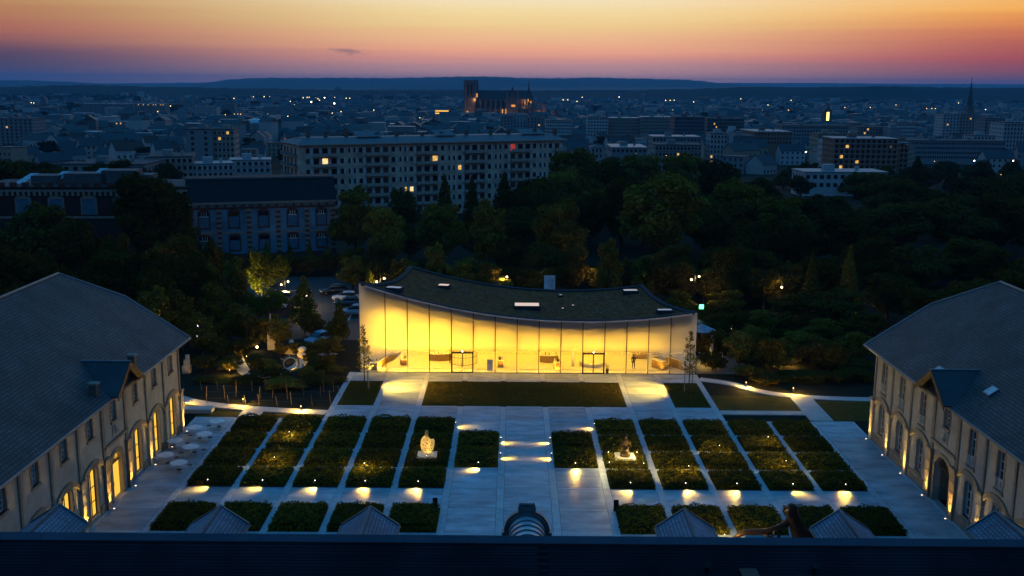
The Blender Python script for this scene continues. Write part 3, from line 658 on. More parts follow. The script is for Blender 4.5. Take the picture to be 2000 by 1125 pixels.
    MB().tube([Q(rid, yk, rz(rid) + th), Q(kx, y1, rz(kx) + th)], .09, 8).build('hip_cap', gutterm, ro)
    MB().tube([Q(kx, y1, rz(kx) + th), Q(ex, y1, rz(ex) + th)], .08, 6).build('verge', gutterm, ro)
    yg0, yg1 = c - 3.0, c + 3.0
    for a, b in ((y0, yg0), (yg1, y1 + .05)): MB().tube([Q(ex - .05, a, rz(ex) + .02), Q(ex - .05, b, rz(ex) + .02)], .12, 8).build('gutter', gutterm, ro)
    # soffit with rafters
    so_ = MB().box(s * 32.95, s * 33.9, y0, y1, 9.22, 9.3)
    so_.build('soffit', dark_wood, ro)
    # gable roof
    fxr = 32.25; gz = 9.48; xb = ex + (ap - 9.35) / .664 + .25; xv = ex + (gz - 9.35) / .664 + .25; gr_ = MB()
    for k in (-1, 1):
        gr_.prism([Q(fxr, c, ap), Q(xb, c, ap), Q(xv, c + k * 2.95, gz), Q(fxr, c + k * 2.95, gz)], (0, 0, .14))
    go = gr_.build('gable_roof', slate_g, root)
    for k in (-1, 1): MB().prism([Q(fxr - .06, c, ap - .22), Q(fxr - .06, c + k * 3.0, gz - .24), Q(fxr - .06, c + k * 3.0, gz + .14), Q(fxr - .06, c, ap + .17)], (s * .06, 0, 0)).build('bargeboard', dark_wood, go)
    for k in (-1, 1): MB().tube([Q(fxr, c + k * 2.2, gz + .3), Q(fx(0) * s, c + k * 2.2, 8.6)], .07, 6).build('bracket', dark_wood, go)
    MB().tube([Q(fxr - .08, c, ap + .16), Q(xb, c, ap + .16)], .08, 6).build('gable_ridge', gutterm, go)
    # chimneys and roof windows
    def chimney(x, y, w, h):
        z = rz(x) - .3; m = MB().box(s * (x - w / 2), s * (x + w / 2), y - w / 2, y + w / 2, z, z + h).build('chimney', M('chimney brick', (.16, .10, .07), .85, bump=.5), root)
        MB().box(s * (x - w / 2 - .1), s * (x + w / 2 + .1), y - w / 2 - .1, y + w / 2 + .1, z + h, z + h + .15).build('chimney_cap', stone, m)
    def skylight(x, y):
        a = .55; q = [Q(x - .4, y - a, rz(x - .4) + .3), Q(x + .4, y - a, rz(x + .4) + .3), Q(x + .4, y + a, rz(x + .4) + .3), Q(x - .4, y + a, rz(x - .4) + .3)]
        m = MB().prism([(p[0], p[1], p[2] - .14) for p in q], (0, 0, .14)).build('roof_window', gutterm, root)
        q = [Q(x - .32, y - a + .08, rz(x - .32) + .3), Q(x + .32, y - a + .08, rz(x + .32) + .3), Q(x + .32, y + a - .08, rz(x + .32) + .3), Q(x - .32, y + a - .08, rz(x - .32) + .3)]
        MB().prism(q, (0, 0, .015)).build('pane', M('pale roof glass', (.45, .5, .55), .08, spec=.8), m)
    if lit: chimney(33.7, 78.2, .55, 1.25); chimney(33.3, 85.4, .55, 1.9); 
    else: skylight(34.3, 85.9 + off); skylight(35.2, 77.2); chimney(37.4, 72.5, 1.0, 1.9)
for s, off, lit in ((-1, 0, True), (1, -.8, False)):
    r = thing('winery_wing', 'long rendered wing with slate roof, round-headed windows lit yellow, left of the garden' if lit else 'long rendered wing with slate roof, dark windows and archway, right of the garden', 'building', (s * 38, 77, 0), 'the two long wings')
    wing(s, off, r, lit)
    for i, y in enumerate(pils[:-1]):
        y += off
        x = s * (33.9 - .52); side = 'left' if s < 0 else 'right'
        t = thing('facade_uplight', f'ground uplight at the {["corner", "second", "third", "fourth", "fifth", "sixth", "seventh", "eighth", "ninth"][i]} pilaster of the {side} wing', 'uplight', (x, y, 0), 'uplights along the wing facades')
        MB().lathe([(.11, .02), (.11, .07)], (x, y, 0), 12).build('housing', black_metal, t); MB().lathe([(.075, .07), (.07, .09)], (x, y, 0), 12).build('lens', em_lens, t)
        lamp('light', 'SPOT', t, (x, y, .12), 3000 if s < 0 else 2600, (1, .56, .075), (s * 33.7, y, 2.4), .03, 44, 1.0)

# ------------------------------------------------------------------ front building (roof below the camera) with dormers
fb = thing('front_building', 'dark slate roof of the near building across the foreground', 'building', (-.6, 48, 0))
RZ = 14.9; RY = 42
MB().prism([(-40, RY, RZ), (40, RY, RZ), (40, RY - 13, RZ - 11), (-40, RY - 13, RZ - 11)], (0, 0, -.2)).build('near_slope', near_roof, fb)
MB().prism([(-40, RY, RZ), (40, RY, RZ), (40, RY + 11, RZ - 9.0), (-40, RY + 11, RZ - 9.0)], (0, 0, -.2)).build('far_slope', slate_g, fb)
MB().box(-33.5, 33.5, RY - 12, RY + 10, -.2, 4.2).box(-33.5, 33.5, RY + 9.6, RY + 10, 4.2, 6.4).build('wall', render_w, fb)
rc = MB()
for i in range(26):
    x0 = -40 + i * 3.1; rc.prism([(x0, RY - .24, RZ - .14), (x0 + 3.09, RY - .24, RZ - .14), (x0 + 3.09, RY, RZ + .09), (x0, RY, RZ + .09)], (0, 0, .035)); rc.prism([(x0, RY, RZ + .09), (x0 + 3.09, RY, RZ + .09), (x0 + 3.09, RY + .2, RZ - .1), (x0, RY + .2, RZ - .1)], (0, 0, .035))
rc.build('ridge_capping', M('ridge zinc', (.075, .085, .11), .6, (.05, .06, .08), .5, metal=.2, spec=.1), fb)
ch = MB().box(8.1, 8.65, 39.55, 40.1, 11.5, 14.25).build('chimney', M('chimney brick', (.16, .10, .07)), fb)
MB().prism([(8.02, 39.45, 14.25), (8.73, 39.45, 14.25), (8.73, 40.2, 14.25), (8.02, 40.2, 14.25)], (0, 0, .22)).build('cowl', black_metal, ch)
for x in (6.85, 11.35): MB().tube([(x, 40.9, 13.5), (x, 40.9, 14.15), (x, 40.75, 14.35)], [.09, .09, .16], 8).build('roof_vent', black_metal, fb)
sk = MB().prism([(-17.3, 40.15, RZ - 1.5), (-15.8, 40.15, RZ - 1.5), (-15.8, 39.2, RZ - 2.3), (-17.3, 39.2, RZ - 2.3)], (0, 0, .16)).build('roof_window', gutterm, fb)
MB().prism([(-17.2, 40.1, RZ - 1.36), (-15.9, 40.1, RZ - 1.36), (-15.9, 39.25, RZ - 2.08), (-17.2, 39.25, RZ - 2.08)], (0, 0, .03)).build('pane', glass_d, sk)
for x, nm in ((-22.66, 'leftmost'), (-15.06, ''), (-8.0, ''), (6.8, ''), (14.1, ''), (21.46, 'rightmost')):
    yF, zA, hwd, ez = 46.5, 14.28, 1.32, 13.42
    d = MB()
    for k in (-1, 1): d.prism([(x, yF, zA), (x, RY + .3, zA), (x + k * hwd, RY + .3, ez), (x + k * hwd, yF - .12, ez)], (0, 0, .09))
    do = d.build('dormer', scale_t, fb)
    MB().box(x - .07, x + .07, RY + .3, yF + .02, zA + .06, zA + .15).build('dormer_ridge', zinc, do)
    for k in (-1, 1):
        MB().prism([(x, yF, zA - .05), (x + k * (hwd + .05), yF - .12, ez - .05), (x + k * (hwd + .05), yF - .12, ez + .14), (x, yF, zA + .16)], (0, .07, 0)).build('verge_board', gutterm, do)
        MB().tube([(x + k * (hwd + .04), RY + .6, ez + .04), (x + k * (hwd + .04), yF - .1, ez + .04)], .07, 6).build('dormer_gutter', zinc, do)
    MB().box(x - 1.1, x + 1.1, RY + 1.5, yF - .35, 9.5, ez).build('dormer_wall', render_w, do)
# round zinc dormer with ribs, moulded front and crest
xr = -.62; yF = 46.6; rad = .86; zc = 13.25
ar = lambda r, n=17: [(xr + r * math.cos(t), zc + r * math.sin(t)) for t in np.linspace(math.pi, 0, n)]
rd = MB(); a0, a1 = ar(rad), ar(rad - .06)
rd.prism([(x, RY + .2, z) for x, z in [(xr - rad, zc - 3)] + a0 + [(xr + rad, zc - 3)] + [(xr + rad - .06, zc - 3)] + a1[::-1] + [(xr - rad + .06, zc - 3)]], (0, yF - RY - .4, 0))
dz_ = M('dormer zinc sheet', (.42, .46, .5), .34, (.3, .33, .37), 1.5, .1, 5, metal=.4); ro = rd.build('round_dormer', dz_, fb, smooth=False)
for k in range(8):
    y = RY + .5 + k * .52; b0, b1 = ar(rad + .045), ar(rad - .01); MB().prism([(x, y, z) for x, z in b0 + b1[::-1]], (0, .07, 0)).build('rib', zinc, ro)
for rr, ya, yb in ((rad + .22, yF - .28, yF - .05), (rad + .14, yF - .42, yF - .28), (rad + .1, yF - .05, yF + .08)):
    b0, b1 = ar(rr), ar(rad - .05); MB().prism([(x, ya, z) for x, z in b0 + b1[::-1]], (0, yb - ya, 0)).build('moulding', gutterm, ro)
cr = MB().box(xr - .42, xr + .42, yF - .3, yF - .05, zc + rad + .18, zc + rad + .4)
for k in range(5): cr.ball((xr - .3 + .15 * k, yF - .17, zc + rad + .45), .09, .08, .12, 8, 5)
cr.build('crest', gutterm, ro)
for k in (-1, 1): MB().box(xr + k * (rad + .02), xr + k * (rad + .32), yF - .4, yF, zc - .22, zc + .02).build('corbel', gutterm, ro)

# ------------------------------------------------------------------ glass pavilion
def zt(x, y):
    t = (y - 121) / 15; f = 6.42 + .0063 * (x - 7) ** 2; b = 7.1 + .0074 * (x - 5.6) ** 2
    return f * (1 - t) + b * t
LC = [(-19.4, 121), (-18.3, 121.9), (-17.4, 123.2), (-16.1, 126.3), (-15.35, 130.2), (-14.9, 136.2)]
RC = [(20.5, 121), (19.3, 122.6), (17.55, 126.3), (16.6, 130.1), (15.9, 136.2)]
def xl(y): return float(np.interp(y, [p[1] for p in LC], [p[0] for p in LC]))
def xr_(y): return float(np.interp(y, [p[1] for p in RC], [p[0] for p in RC]))
pav = thing('glass_pavilion', 'glowing pavilion with tall glass front and curved planted roof at the garden end', 'pavilion', (.5, 128, 0))
def frit(name, z0, z1, top, low):
    m = bpy.data.materials.new(name); m.use_nodes = True; nt = m.node_tree; N = nt.nodes; L = nt.links; N.clear()
    tc = N.new('ShaderNodeTexCoord'); sp = N.new('ShaderNodeSeparateXYZ'); L.new(tc.outputs['Object'], sp.inputs[0])
    mr = N.new('ShaderNodeMapRange'); mr.interpolation_type = 'SMOOTHSTEP'; mr.inputs[1].default_value = z0; mr.inputs[2].default_value = z1; mr.inputs[3].default_value = low; mr.inputs[4].default_value = top; L.new(sp.outputs[2], mr.inputs[0])
    wv = N.new('ShaderNodeTexWave'); wv.bands_direction = 'Z'; wv.inputs['Scale'].default_value = 3.2; L.new(tc.outputs['Object'], wv.inputs[0])
    mm = N.new('ShaderNodeMath'); mm.operation = 'MULTIPLY_ADD'; mm.inputs[1].default_value = .05; L.new(wv.outputs['Fac'], mm.inputs[0]); L.new(mr.outputs[0], mm.inputs[2]); mm.use_clamp = True; mq = N.new('ShaderNodeMath'); mq.operation = 'MULTIPLY'; mq.inputs[1].default_value = .05; L.new(mr.outputs[0], mq.inputs[0]); L.new(mq.outputs[0], mm.inputs[1])
    tl = N.new('ShaderNodeBsdfTranslucent'); tl.inputs[0].default_value = (.85, .82, .74, 1); df = N.new('ShaderNodeBsdfDiffuse'); df.inputs[0].default_value = (.42, .37, .38, 1)
    f = N.new('ShaderNodeMixShader'); f.inputs[0].default_value = .30; L.new(tl.outputs[0], f.inputs[1]); L.new(df.outputs[0], f.inputs[2])
    tr = N.new('ShaderNodeBsdfTransparent'); tr.inputs[0].default_value = (.95, .96, .95, 1); gl = N.new('ShaderNodeBsdfGlossy'); gl.inputs['Roughness'].default_value = .02
    g = N.new('ShaderNodeMixShader'); g.inputs[0].default_value = .05; L.new(tr.outputs[0], g.inputs[1]); L.new(gl.outputs[0], g.inputs[2])
    o = N.new('ShaderNodeMixShader'); L.new(mm.outputs[0], o.inputs[0]); L.new(g.outputs[0], o.inputs[1]); L.new(f.outputs[0], o.inputs[2]); out = N.new('ShaderNodeOutputMaterial'); L.new(o.outputs[0], out.inputs[0]); return m
fritm = frit('fritted glass', 2.1, 3.6, .94, .0); frit_s = frit('fritted side glass', -1, 1.2, .95, .5); clear = frit('clear door glass', 50, 60, .1, .0)
edges = [-19.4] + [-16.35 + 2.6 * k for k in range(14)] + [20.5]; FY = 121.0
for i in range(15):
    a, b = edges[i] + .035, edges[i + 1] - .035; z0 = 2.62 if i in (4, 10) else .1
    n = 6; xs = np.linspace(a, b, n); MB().poly([(a, FY, z0), (b, FY, z0)] + [(x, FY, zt(x, FY) - .1) for x in xs[::-1]]).build('glass_panel', fritm, pav)
    if i < 14: MB().box(edges[i + 1] - .04, edges[i + 1] + .04, FY - .1, FY + .08, .04, zt(edges[i + 1], FY) - .1).build('mullion', black_metal, pav)
    if i in (4, 10):
        d = MB().box(a, b, FY - .16, FY + .1, 2.44, 2.62)
        for x in (a, (a + b) / 2 - .05, b - .1): d.box(x, x + .1, FY - .14, FY + .08, .06, 2.44)
        d.box(a + .1, b - .1, FY - .12, FY + .06, .06, .16); do = d.build('door', black_metal, pav)
        MB().poly([(a + .1, FY + .01, .16), (b - .1, FY + .01, .16), (b - .1, FY + .01, 2.44), (a + .1, FY + .01, 2.44)]).build('pane', clear, do)
        for q in (-.12, .12): MB().tube([((a + b) / 2 + q, FY - .2, .8), ((a + b) / 2 + q, FY - .2, 1.7)], .018, 6).build('handle', steel, do)
        MB().ball(((a + b) / 2, FY - .2, 2.72), .09, .09, .09, 8, 5).build('door_lamp', EM('door lamp', (1, .9, .75), 6), do)
MB().box(-19.4, 20.5, FY - .06, FY + .06, .05, .1).build('bottom_rail', black_metal, pav)
for C in (LC, RC):
    for i in range(len(C) - 1):
        (xa, ya), (xb, yb) = C[i], C[i + 1]
        if i == 0: ya += .1
        MB().poly([(xa, ya, .05), (xb, yb, .05), (xb, yb, zt(xb, yb) - .1), (xa, ya, zt(xa, ya) - .1)]).build('side_glass', frit_s, pav)
fl = MB(); fl.prism([(x, max(y, 121.1), 0) for x, y in LC] + [(x, max(y, 121.1), 0) for x, y in RC[::-1]], (0, 0, .06)); fl.build('floor', M('pale terrazzo', (.72, .70, .66), .35, (.6, .58, .54), 2), pav)
bw = MB(); n = 14
for i in range(n):
    xa, xb = -14.8 + 30.6 * i / n, -14.8 + 30.6 * (i + 1) / n; ya, yb = 136.05 - .9 * math.sin(math.pi * i / n), 136.05 - .9 * math.sin(math.pi * (i + 1) / n)
    bw.prism([(xa, ya, 0), (xb, yb, 0), (xb, yb, zt(xb, yb) - .12), (xa, ya, zt(xa, ya) - .12)], (0, .15, 0))
bw.build('back_wall', M('warm plaster', (.46, .36, .22), .85), pav)
def sheet(off, inset, ny, nx, ya, yb):
    mb = MB(); ys = np.linspace(ya, yb, ny)
    for y in ys:
        for u in np.linspace(0, 1, nx):
            x = (xl(y) + inset) * (1 - u) + (xr_(y) - inset) * u; mb.v.append((x, y, zt(x, y) + off))
    for j in range(ny - 1):
        for i in range(nx - 1): mb.f.append((j * nx + i, j * nx + i + 1, (j + 1) * nx + i + 1, (j + 1) * nx + i))
    return mb
sedum = M('sedum planting', (.33, .10, .042), .95, (.075, .028, .01), 1.8, 1.0, 9, spec=.03, detail=12)
ceil = sheet(-1.5, .9, 8, 24, 121.15, 135.9).build('ceiling', M('ceiling plaster', (.8, .78, .74), .9), pav)
cu = MB(); nx = 24
for i in range(nx - 1):      # ceiling edge upstand, added in grey to keep lamp light off the top glass
    x0, x1 = [(xl(121.15) + .5) * (1 - u) + (xr_(121.15) - .5) * u for u in (i / (nx - 1), (i + 1) / (nx - 1))]
    cu.poly([(x0, 121.15, zt(x0, 121.15) - 1.5), (x1, 121.15, zt(x1, 121.15) - 1.5), (x1, 121.15, zt(x1, 121.15) - .2), (x0, 121.15, zt(x0, 121.15) - .2)])
cu.build('ceiling_edge_baffle', M('baffle grey', (.2, .19, .19), .8), pav)
rf = sheet(-.06, .1, 16, 40, 121.1, 136.1); rf.build('green_roof', sedum, pav)
rimm = M('roof rim metal', (.03, .042, .05), .7, metal=.0, spec=.05)
def rim(pts, name='roof_rim', w=.5):
    mb = MB(); 
    for i in range(len(pts) - 1):
        a, b = Vector(pts[i]), Vector(pts[i + 1]); d = (b - a).normalized(); c = Vector((.5, 128.5, 0)); m = (a + b) / 2; nn = Vector((-d.y, d.x, 0))
        if nn.dot(c - m) < 0: nn = -nn
        za, zb = zt(a.x, a.y), zt(b.x, b.y); z = lambda p, o: (p.x, p.y, zt(p.x, p.y) + o)
        mb.v += [z(a, -.15), z(b, -.15), z(b, .16), z(a, .16)]; k = len(mb.v); mb.f.append((k - 4, k - 3, k - 2, k - 1))
        mb.poly([z(a, .16), z(b, .16), z(b + nn * w, .12), z(a + nn * w, .12)]); mb.poly([z(a + nn * w, .12), z(b + nn * w, .12), z(b + nn * w, -.1), z(a + nn * w, -.1)])
    return mb.build(name, rimm, pav)
fine = lambda C: [(np.interp(t, [p[1] for p in C], [p[0] for p in C]), t, 0) for t in np.linspace(C[0][1], C[-1][1], 24)]
rim(fine(LC)); rim(fine(RC)); rim([(x, 136.2, 0) for x in np.linspace(-14.9, 15.9, 24)]); rim([(x, 121, 0) for x in np.linspace(-19.4, 20.5, 40)], w=.55)
fe = MB()
for a, b in zip(np.linspace(-19.4, 20.5, 41)[:-1], np.linspace(-19.4, 20.5, 41)[1:]): fe.prism([(a, 120.93, zt(a, 121) - .14), (b, 120.93, zt(b, 121) - .14), (b, 120.93, zt(b, 121) + .02), (a, 120.93, zt(a, 121) + .02)], (0, .06, 0))
fe.build('front_fascia', M('pale fascia', (.6, .58, .56), .5), pav)
def roof_hatch(px, py, w, d, h, mat, yaw=0):
    # on the roof surface under the given view point
    dr = ray(px, py); Y = 121.5
    while Y < 136:
        t = Y / dr[1]; x = CX + dr[0] * t
        if CH + dr[2] * t < zt(x, Y): break
        Y += .05
    z = zt(x, Y); m = MB().obox((x, Y), w, d, z - .3, z + h, yaw).build('skylight', rimm, pav); MB().obox((x, Y), w - .25, d - .25, z + h, z + h + .04, yaw).build('pane', mat, m)
skyg = M('skylight dome', (.55, .62, .68), .12, spec=.8); skl = EM('skylight lit from the room', (1, .80, .70), .75)
roof_hatch(770, 567, 2.0, 1.1, .35, skyg, R(-14)); roof_hatch(867, 561, 1.5, 1.1, .3, skl, R(-10)); roof_hatch(1029, 601, 3.2, 1.9, .4, skl); roof_hatch(1231, 572, 2.0, 1.2, .35, skyg, R(4)); roof_hatch(1298, 610, 1.9, 1.0, .3, skyg, R(4)); roof_hatch(1095, 579, .6, .6, .2, skyg)
for px, py in ((1119, 597), (1099, 603)): roof_hatch(px, py, .5, .35, .05, skl)
hs = MB()       # irrigation hoses lying on the planting
for i in range(26):
    x, y = random.uniform(-13, 14), random.uniform(122.5, 133); a = random.uniform(1.2, 1.9); p = []
    for k in range(10): p.append((x, y, zt(x, y) - .02)); a += random.uniform(-.5, .5); x += .28 * math.cos(a); y += .28 * math.sin(a)
    hs.tube(p, .022, 4)
hs.build('irrigation_hose', M('pale hose', (.3, .26, .2), .7), pav)
PAV_E = 780
for i, (x, y) in enumerate([(-14, 126.5), (-8.5, 128.5), (-3, 129), (2.5, 129), (8, 129), (13, 128.5), (-15.5, 123.9), (-10, 123.6), (-4, 123.6), (2, 123.6), (8, 123.6), (14, 123.6)]):
    d = bpy.data.lights.new('ceiling_lamp', 'AREA'); d.shape = 'RECTANGLE'; d.size = 3.6; d.size_y = 1.6; d.energy = PAV_E * (.75 if y > 125 else .55) * (.6 if x > 12 else 2.1 if x < -12 else 1.25 if x < -7 else .62); d.color = (1, .54, .035)
    o = bpy.data.objects.new('ceiling_lamp', d); COL.objects.link(o); o.parent = pav; o.matrix_parent_inverse = Matrix.Translation(-WL[pav]); o.location = (x, y, zt(x, y) - 1.7)
for i in range(14):     # added lamp strips, unseen, to brighten the glass evenly from the floor
    x = -17.5 + 2.6 * i; d = bpy.data.lights.new('added_glass_lamp', 'AREA'); d.shape = 'RECTANGLE'; d.size = 2.2; d.size_y = .25; d.energy = 190 * (3.0 if x < -13 else 2.0 if x < -7 else 1.1 if x < 6 else .9 if x < 12 else .6); d.color = (1, .54, .035)
    o = bpy.data.objects.new('added_glass_lamp', d); COL.objects.link(o); o.parent = pav; o.matrix_parent_inverse = Matrix.Translation(-WL[pav]); o.location = (x, 122.5, .12); o.rotation_euler = (R(180 + 12), 0, 0)
    MB().box(x - 1.15, x + 1.15, 122.32, 122.68, .06, .1).build('added_lamp_strip', steel, pav)
# furnishing
oak = M('counter oak', (.42, .26, .11), .5, (.32, .19, .08), 4); wht = M('white lacquer', (.8, .79, .76), .3)
def arc_block(name, label, cat, c, r0, r1, a0, a1, z1, top=True):
    t = thing(name, label, cat, (c[0] + (r0 + r1) / 2 * math.cos((a0 + a1) / 2), c[1] + (r0 + r1) / 2 * math.sin((a0 + a1) / 2), .06)); n = 10
    A = np.linspace(a0, a1, n); P = [(c[0] + r1 * math.cos(a), c[1] + r1 * math.sin(a), .06) for a in A] + [(c[0] + r0 * math.cos(a), c[1] + r0 * math.sin(a), .06) for a in A[::-1]]
    MB().prism(P, (0, 0, z1 - .1)).build('body', oak, t)
    P = [(c[0] + (r1 + .06) * math.cos(a), c[1] + (r1 + .06) * math.sin(a), z1 - .04) for a in A] + [(c[0] + (r0 - .06) * math.cos(a), c[1] + (r0 - .06) * math.sin(a), z1 - .04) for a in A[::-1]]
    MB().prism(P, (0, 0, .06)).build('worktop', wht, t); return t
bott = MB().lathe([(.045, 0), (.048, .02), (.048, .17), (.03, .23), (.016, .26), (.016, .34)], n=8).mesh('bottle'); bott.materials.append(M('bottle glass', (.03, .04, .02), .15, spec=.7))
bott2 = MB().box(-.06, .06, -.06, .06, 0, .3).mesh('gift_box'); bott2.materials.append(wht)
def bottles(pts, z, where):
    for i, (x, y) in enumerate(pts):
        o = obj('bottle' if i % 3 else 'gift_box', bott if i % 3 else bott2, None, (x, y, z)); o.scale = (1.5, 1.5, 1.4); tag(o, ('wine bottle on ' if i % 3 else 'white gift box on ') + where, 'bottle' if i % 3 else 'box', ('bottles on ' if i % 3 else 'boxes on ') + where)
def straight_counter(name, label, p0, p1, w, z1, bot=None):
    a = math.atan2(p1[1] - p0[1], p1[0] - p0[0]); L_ = math.hypot(p1[0] - p0[0], p1[1] - p0[1]); c = ((p0[0] + p1[0]) / 2, (p0[1] + p1[1]) / 2)
    t = thing(name, label, 'counter', (*c, .06)); MB().obox(c, L_, w, .06, z1 - .06, a).build('body', oak, t); MB().obox(c, L_ + .08, w + .08, z1 - .06, z1, a).build('worktop', wht, t)
    if bot: bottles([(p0[0] + (p1[0] - p0[0]) * k + random.uniform(-.15, .15), p0[1] + (p1[1] - p0[1]) * k + random.uniform(-.1, .1)) for k in np.linspace(.08, .92, bot)], z1, 'the ' + label.split(' with')[0])
g = lambda px, py: gr(px, py, .06)
straight_counter('display_counter', 'long slanting white counter with bottles at the pavilion left end', g(731, 723), g(764, 700), .8, .95, 9)
straight_counter('display_table', 'small display table left of the curved counter', g(783, 713), g(793, 712), .7, .85, 3)
x, y = g(857, 703); arc_block('curved_counter', 'curved oak counter with white top left of the left glass door', 'counter', (x, y + 1.6), 1.6, 2.3, R(238), R(312), .95); bottles([(x + k * .5, y + 1.6 - 1.9 + abs(k) * .25) for k in (-2, -1, 0, 1, 2)], .97, 'the curved counter left of the doors')
x, y = g(1072, 706); arc_block('curved_counter', 'curved oak tasting counter at the middle of the pavilion', 'counter', (x, y + 1.6), 1.6, 2.3, R(240), R(300), .95); bottles([(x + k * .45, y - .3 + abs(k) * .2) for k in (-2, -1, 0, 1, 2)], .97, 'the middle curved counter')
straight_counter('display_table', 'oak box table beside the middle curved counter', g(1083, 721), g(1093, 720), .8, .95, 3)
straight_counter('display_table', 'oak display cube right of the left glass door', g(972, 716), g(983, 716), .8, .95, 4)
x, y = g(957, 722); t = thing('pedestal', 'slim white pedestal right of the left glass door', 'pedestal', (x, y, .06)); MB().box(x - .35, x + .35, y - .3, y + .3, .06, 1.35).build('shaft', wht, t); MB().box(x - .4, x + .4, y - .35, y + .35, 1.35, 1.42).build('top', wht, t)
x, y = g(905, 707); t = thing('lattice_screen', 'round dark lattice screen behind the left glass door', 'screen', (x, y, .06)); lm = MB()
for k in range(26): a = R(190) + R(160) * k / 25; lm.tube([(x + 1.75 * math.cos(a), y + 1.75 * math.sin(a), .1), (x + 1.75 * math.cos(a), y + 1.75 * math.sin(a), 2.7)], .014, 4)
for z in (.1, 1.0, 1.9, 2.7): lm.tube([(x + 1.75 * math.cos(R(190) + R(160) * k / 16), y + 1.75 * math.sin(R(190) + R(160) * k / 16), z) for k in range(17)], .03, 5)
lm.build('lattice', black_metal, t)
x, y = g(1157, 712); t = thing('round_podium', 'round white podium behind the right glass door', 'podium', (x, y, .06)); MB().lathe([(1.6, .06), (1.6, .5)], (x, y, 0), 36).build('drum', wht, t); MB().lathe([(1.68, .5), (1.68, .6)], (x, y, 0), 36).build('top', wht, t)
x, y = g(1119, 715); t = thing('round_column', 'slim round column left of the right glass door', 'column', (x, y, .06)); MB().lathe([(.2, .06), (.2, zt(x, y) - 1.8)], (x, y, 0), 16).build('shaft', wht, t); MB().lathe([(.26, .06), (.26, .14)], (x, y, 0), 16).build('base', wht, t)
for i_, (xs0, nm_) in enumerate(((-11.5, 'left'), (-1.5, 'middle'), (10.5, 'right'))):
    ys0 = 134.6; t = thing('wall_shelf', f'tall {nm_} shelf unit with bottles against the pavilion back wall', 'shelf', (xs0, ys0, .06), 'shelf units along the back wall')
    for q in (-1.6, 0, 1.6): MB().box(xs0 + q - .04, xs0 + q + .04, ys0 - .2, ys0 + .2, .06, 2.8).build('upright', black_metal, t)
    for z_ in (.5, 1.2, 1.9, 2.6): MB().box(xs0 - 1.6, xs0 + 1.6, ys0 - .22, ys0 + .2, z_, z_ + .05).build('shelf_board', oak, t)
    for z_ in (.55, 1.25, 1.95): bottles([(xs0 - 1.4 + k * .31, ys0 - .05) for k in range(10)], z_, f'the {nm_} back wall shelves')
def strands(label, px, py, w, n, z0, z1):
    x, y = g(px, py); t = thing('bead_curtain', label, 'curtain', (x, y, z1), 'hanging bead curtains'); m = MB()
    for k in range(n): xx = x + w * (k / (n - 1) - .5); yy = y + .5 * math.sin(k * .6); m.tube([(xx, yy, z0 + .5 * random.random()), (xx, yy, z1)], .012, 4, False)
    tag(m.build('bead_strand', M('bead strand', (.9, .86, .75), .2, spec=.8), t), kind='stuff'); MB().box(x - w / 2, x + w / 2, y - .04, y + .04, z1, z1 + .05).build('rail', wht, t)
strands('fine bead curtain in the second bay from the left', 823, 705, 2.4, 22, .8, 4.8); strands('fine bead curtain right of the lattice screen', 950, 700, 2.6, 24, 1.2, 4.3); strands('long bead curtain behind the middle counter', 1105, 694, 4.8, 44, 1.0, 4.4)
strands('bead curtain behind the round podium', 1160, 690, 4.0, 36, 1.6, 4.4); strands('bead curtain right of the right glass door', 1205, 705, 3.4, 30, .7, 4.4)
straight_counter('bar_counter', 'dark oak bar counter with bottles at the pavilion right end', g(1304, 712), g(1340, 722), .9, 1.15, 7)
x, y = g(1326, 705); t = thing('flame_lamp', 'tall white flame-shaped lamp behind the right bar counter', 'lamp', (x, y, .06)); MB().lathe([(.3, 1.1), (.24, 1.6), (.14, 2.6), (.05, 3.7), (.01, 4.2)], (x, y, 0), 12).build('shade', EM('flame lamp', (1, .86, .5), 3), t, True); MB().lathe([(.3, .06), (.3, 1.1)], (x, y, 0), 12).build('base', oak, t)
straight_counter('reception_desk', 'reception desk with raised shelf right of the glass door', g(1276, 716), g(1297, 722), .7, 1.1); straight_counter('desk_return', 'low return of the reception desk by the right mullion', g(1277, 706), g(1285, 706), .6, .8)
x, y = g(1303, 718); t = thing('desk_chair', 'white office chair at the reception desk', 'chair', (x, y, .06))
MB().obox((x, y), .5, .5, .48, .55, .3).build('seat', wht, t); MB().obox((x + .22, y + .1), .06, .48, .6, 1.1, .3).build('backrest', wht, t); MB().tube([(x, y, .08), (x, y, .48)], .03, 6).build('stem', steel, t); MB().obox((x, y), .55, .07, .06, .1, 0).obox((x, y), .07, .55, .06, .1, 0).build('base', steel, t)
x, y = g(1186, 729); t = thing('umbrella_stand', 'black umbrella stand inside the right glass door', 'stand', (x, y, .06)); MB().lathe([(.16, .06), (.2, .62)], (x, y, 0), 12).build('bin', black_metal, t)
for k in range(4): MB().tube([(x + .06 * k - .09, y, .3), (x + .11 * k - .17, y + .03, 1.1)], [.03, .014], 6).build('umbrella', black_metal, t)
x, y = g(1254, 709); t = thing('wall_niche', 'tall lit niche panel behind the standing person', 'panel', (x, y + 2, .06)); MB().box(x - 1.0, x + .9, y + 2, y + 2.2, .06, 2.9).build('panel', oak, t); MB().box(x + .95, x + 1.05, y + 1.95, y + 2.05, .2, 2.9).build('light_strip', EM('strip', (1, .8, .4), 3), t)

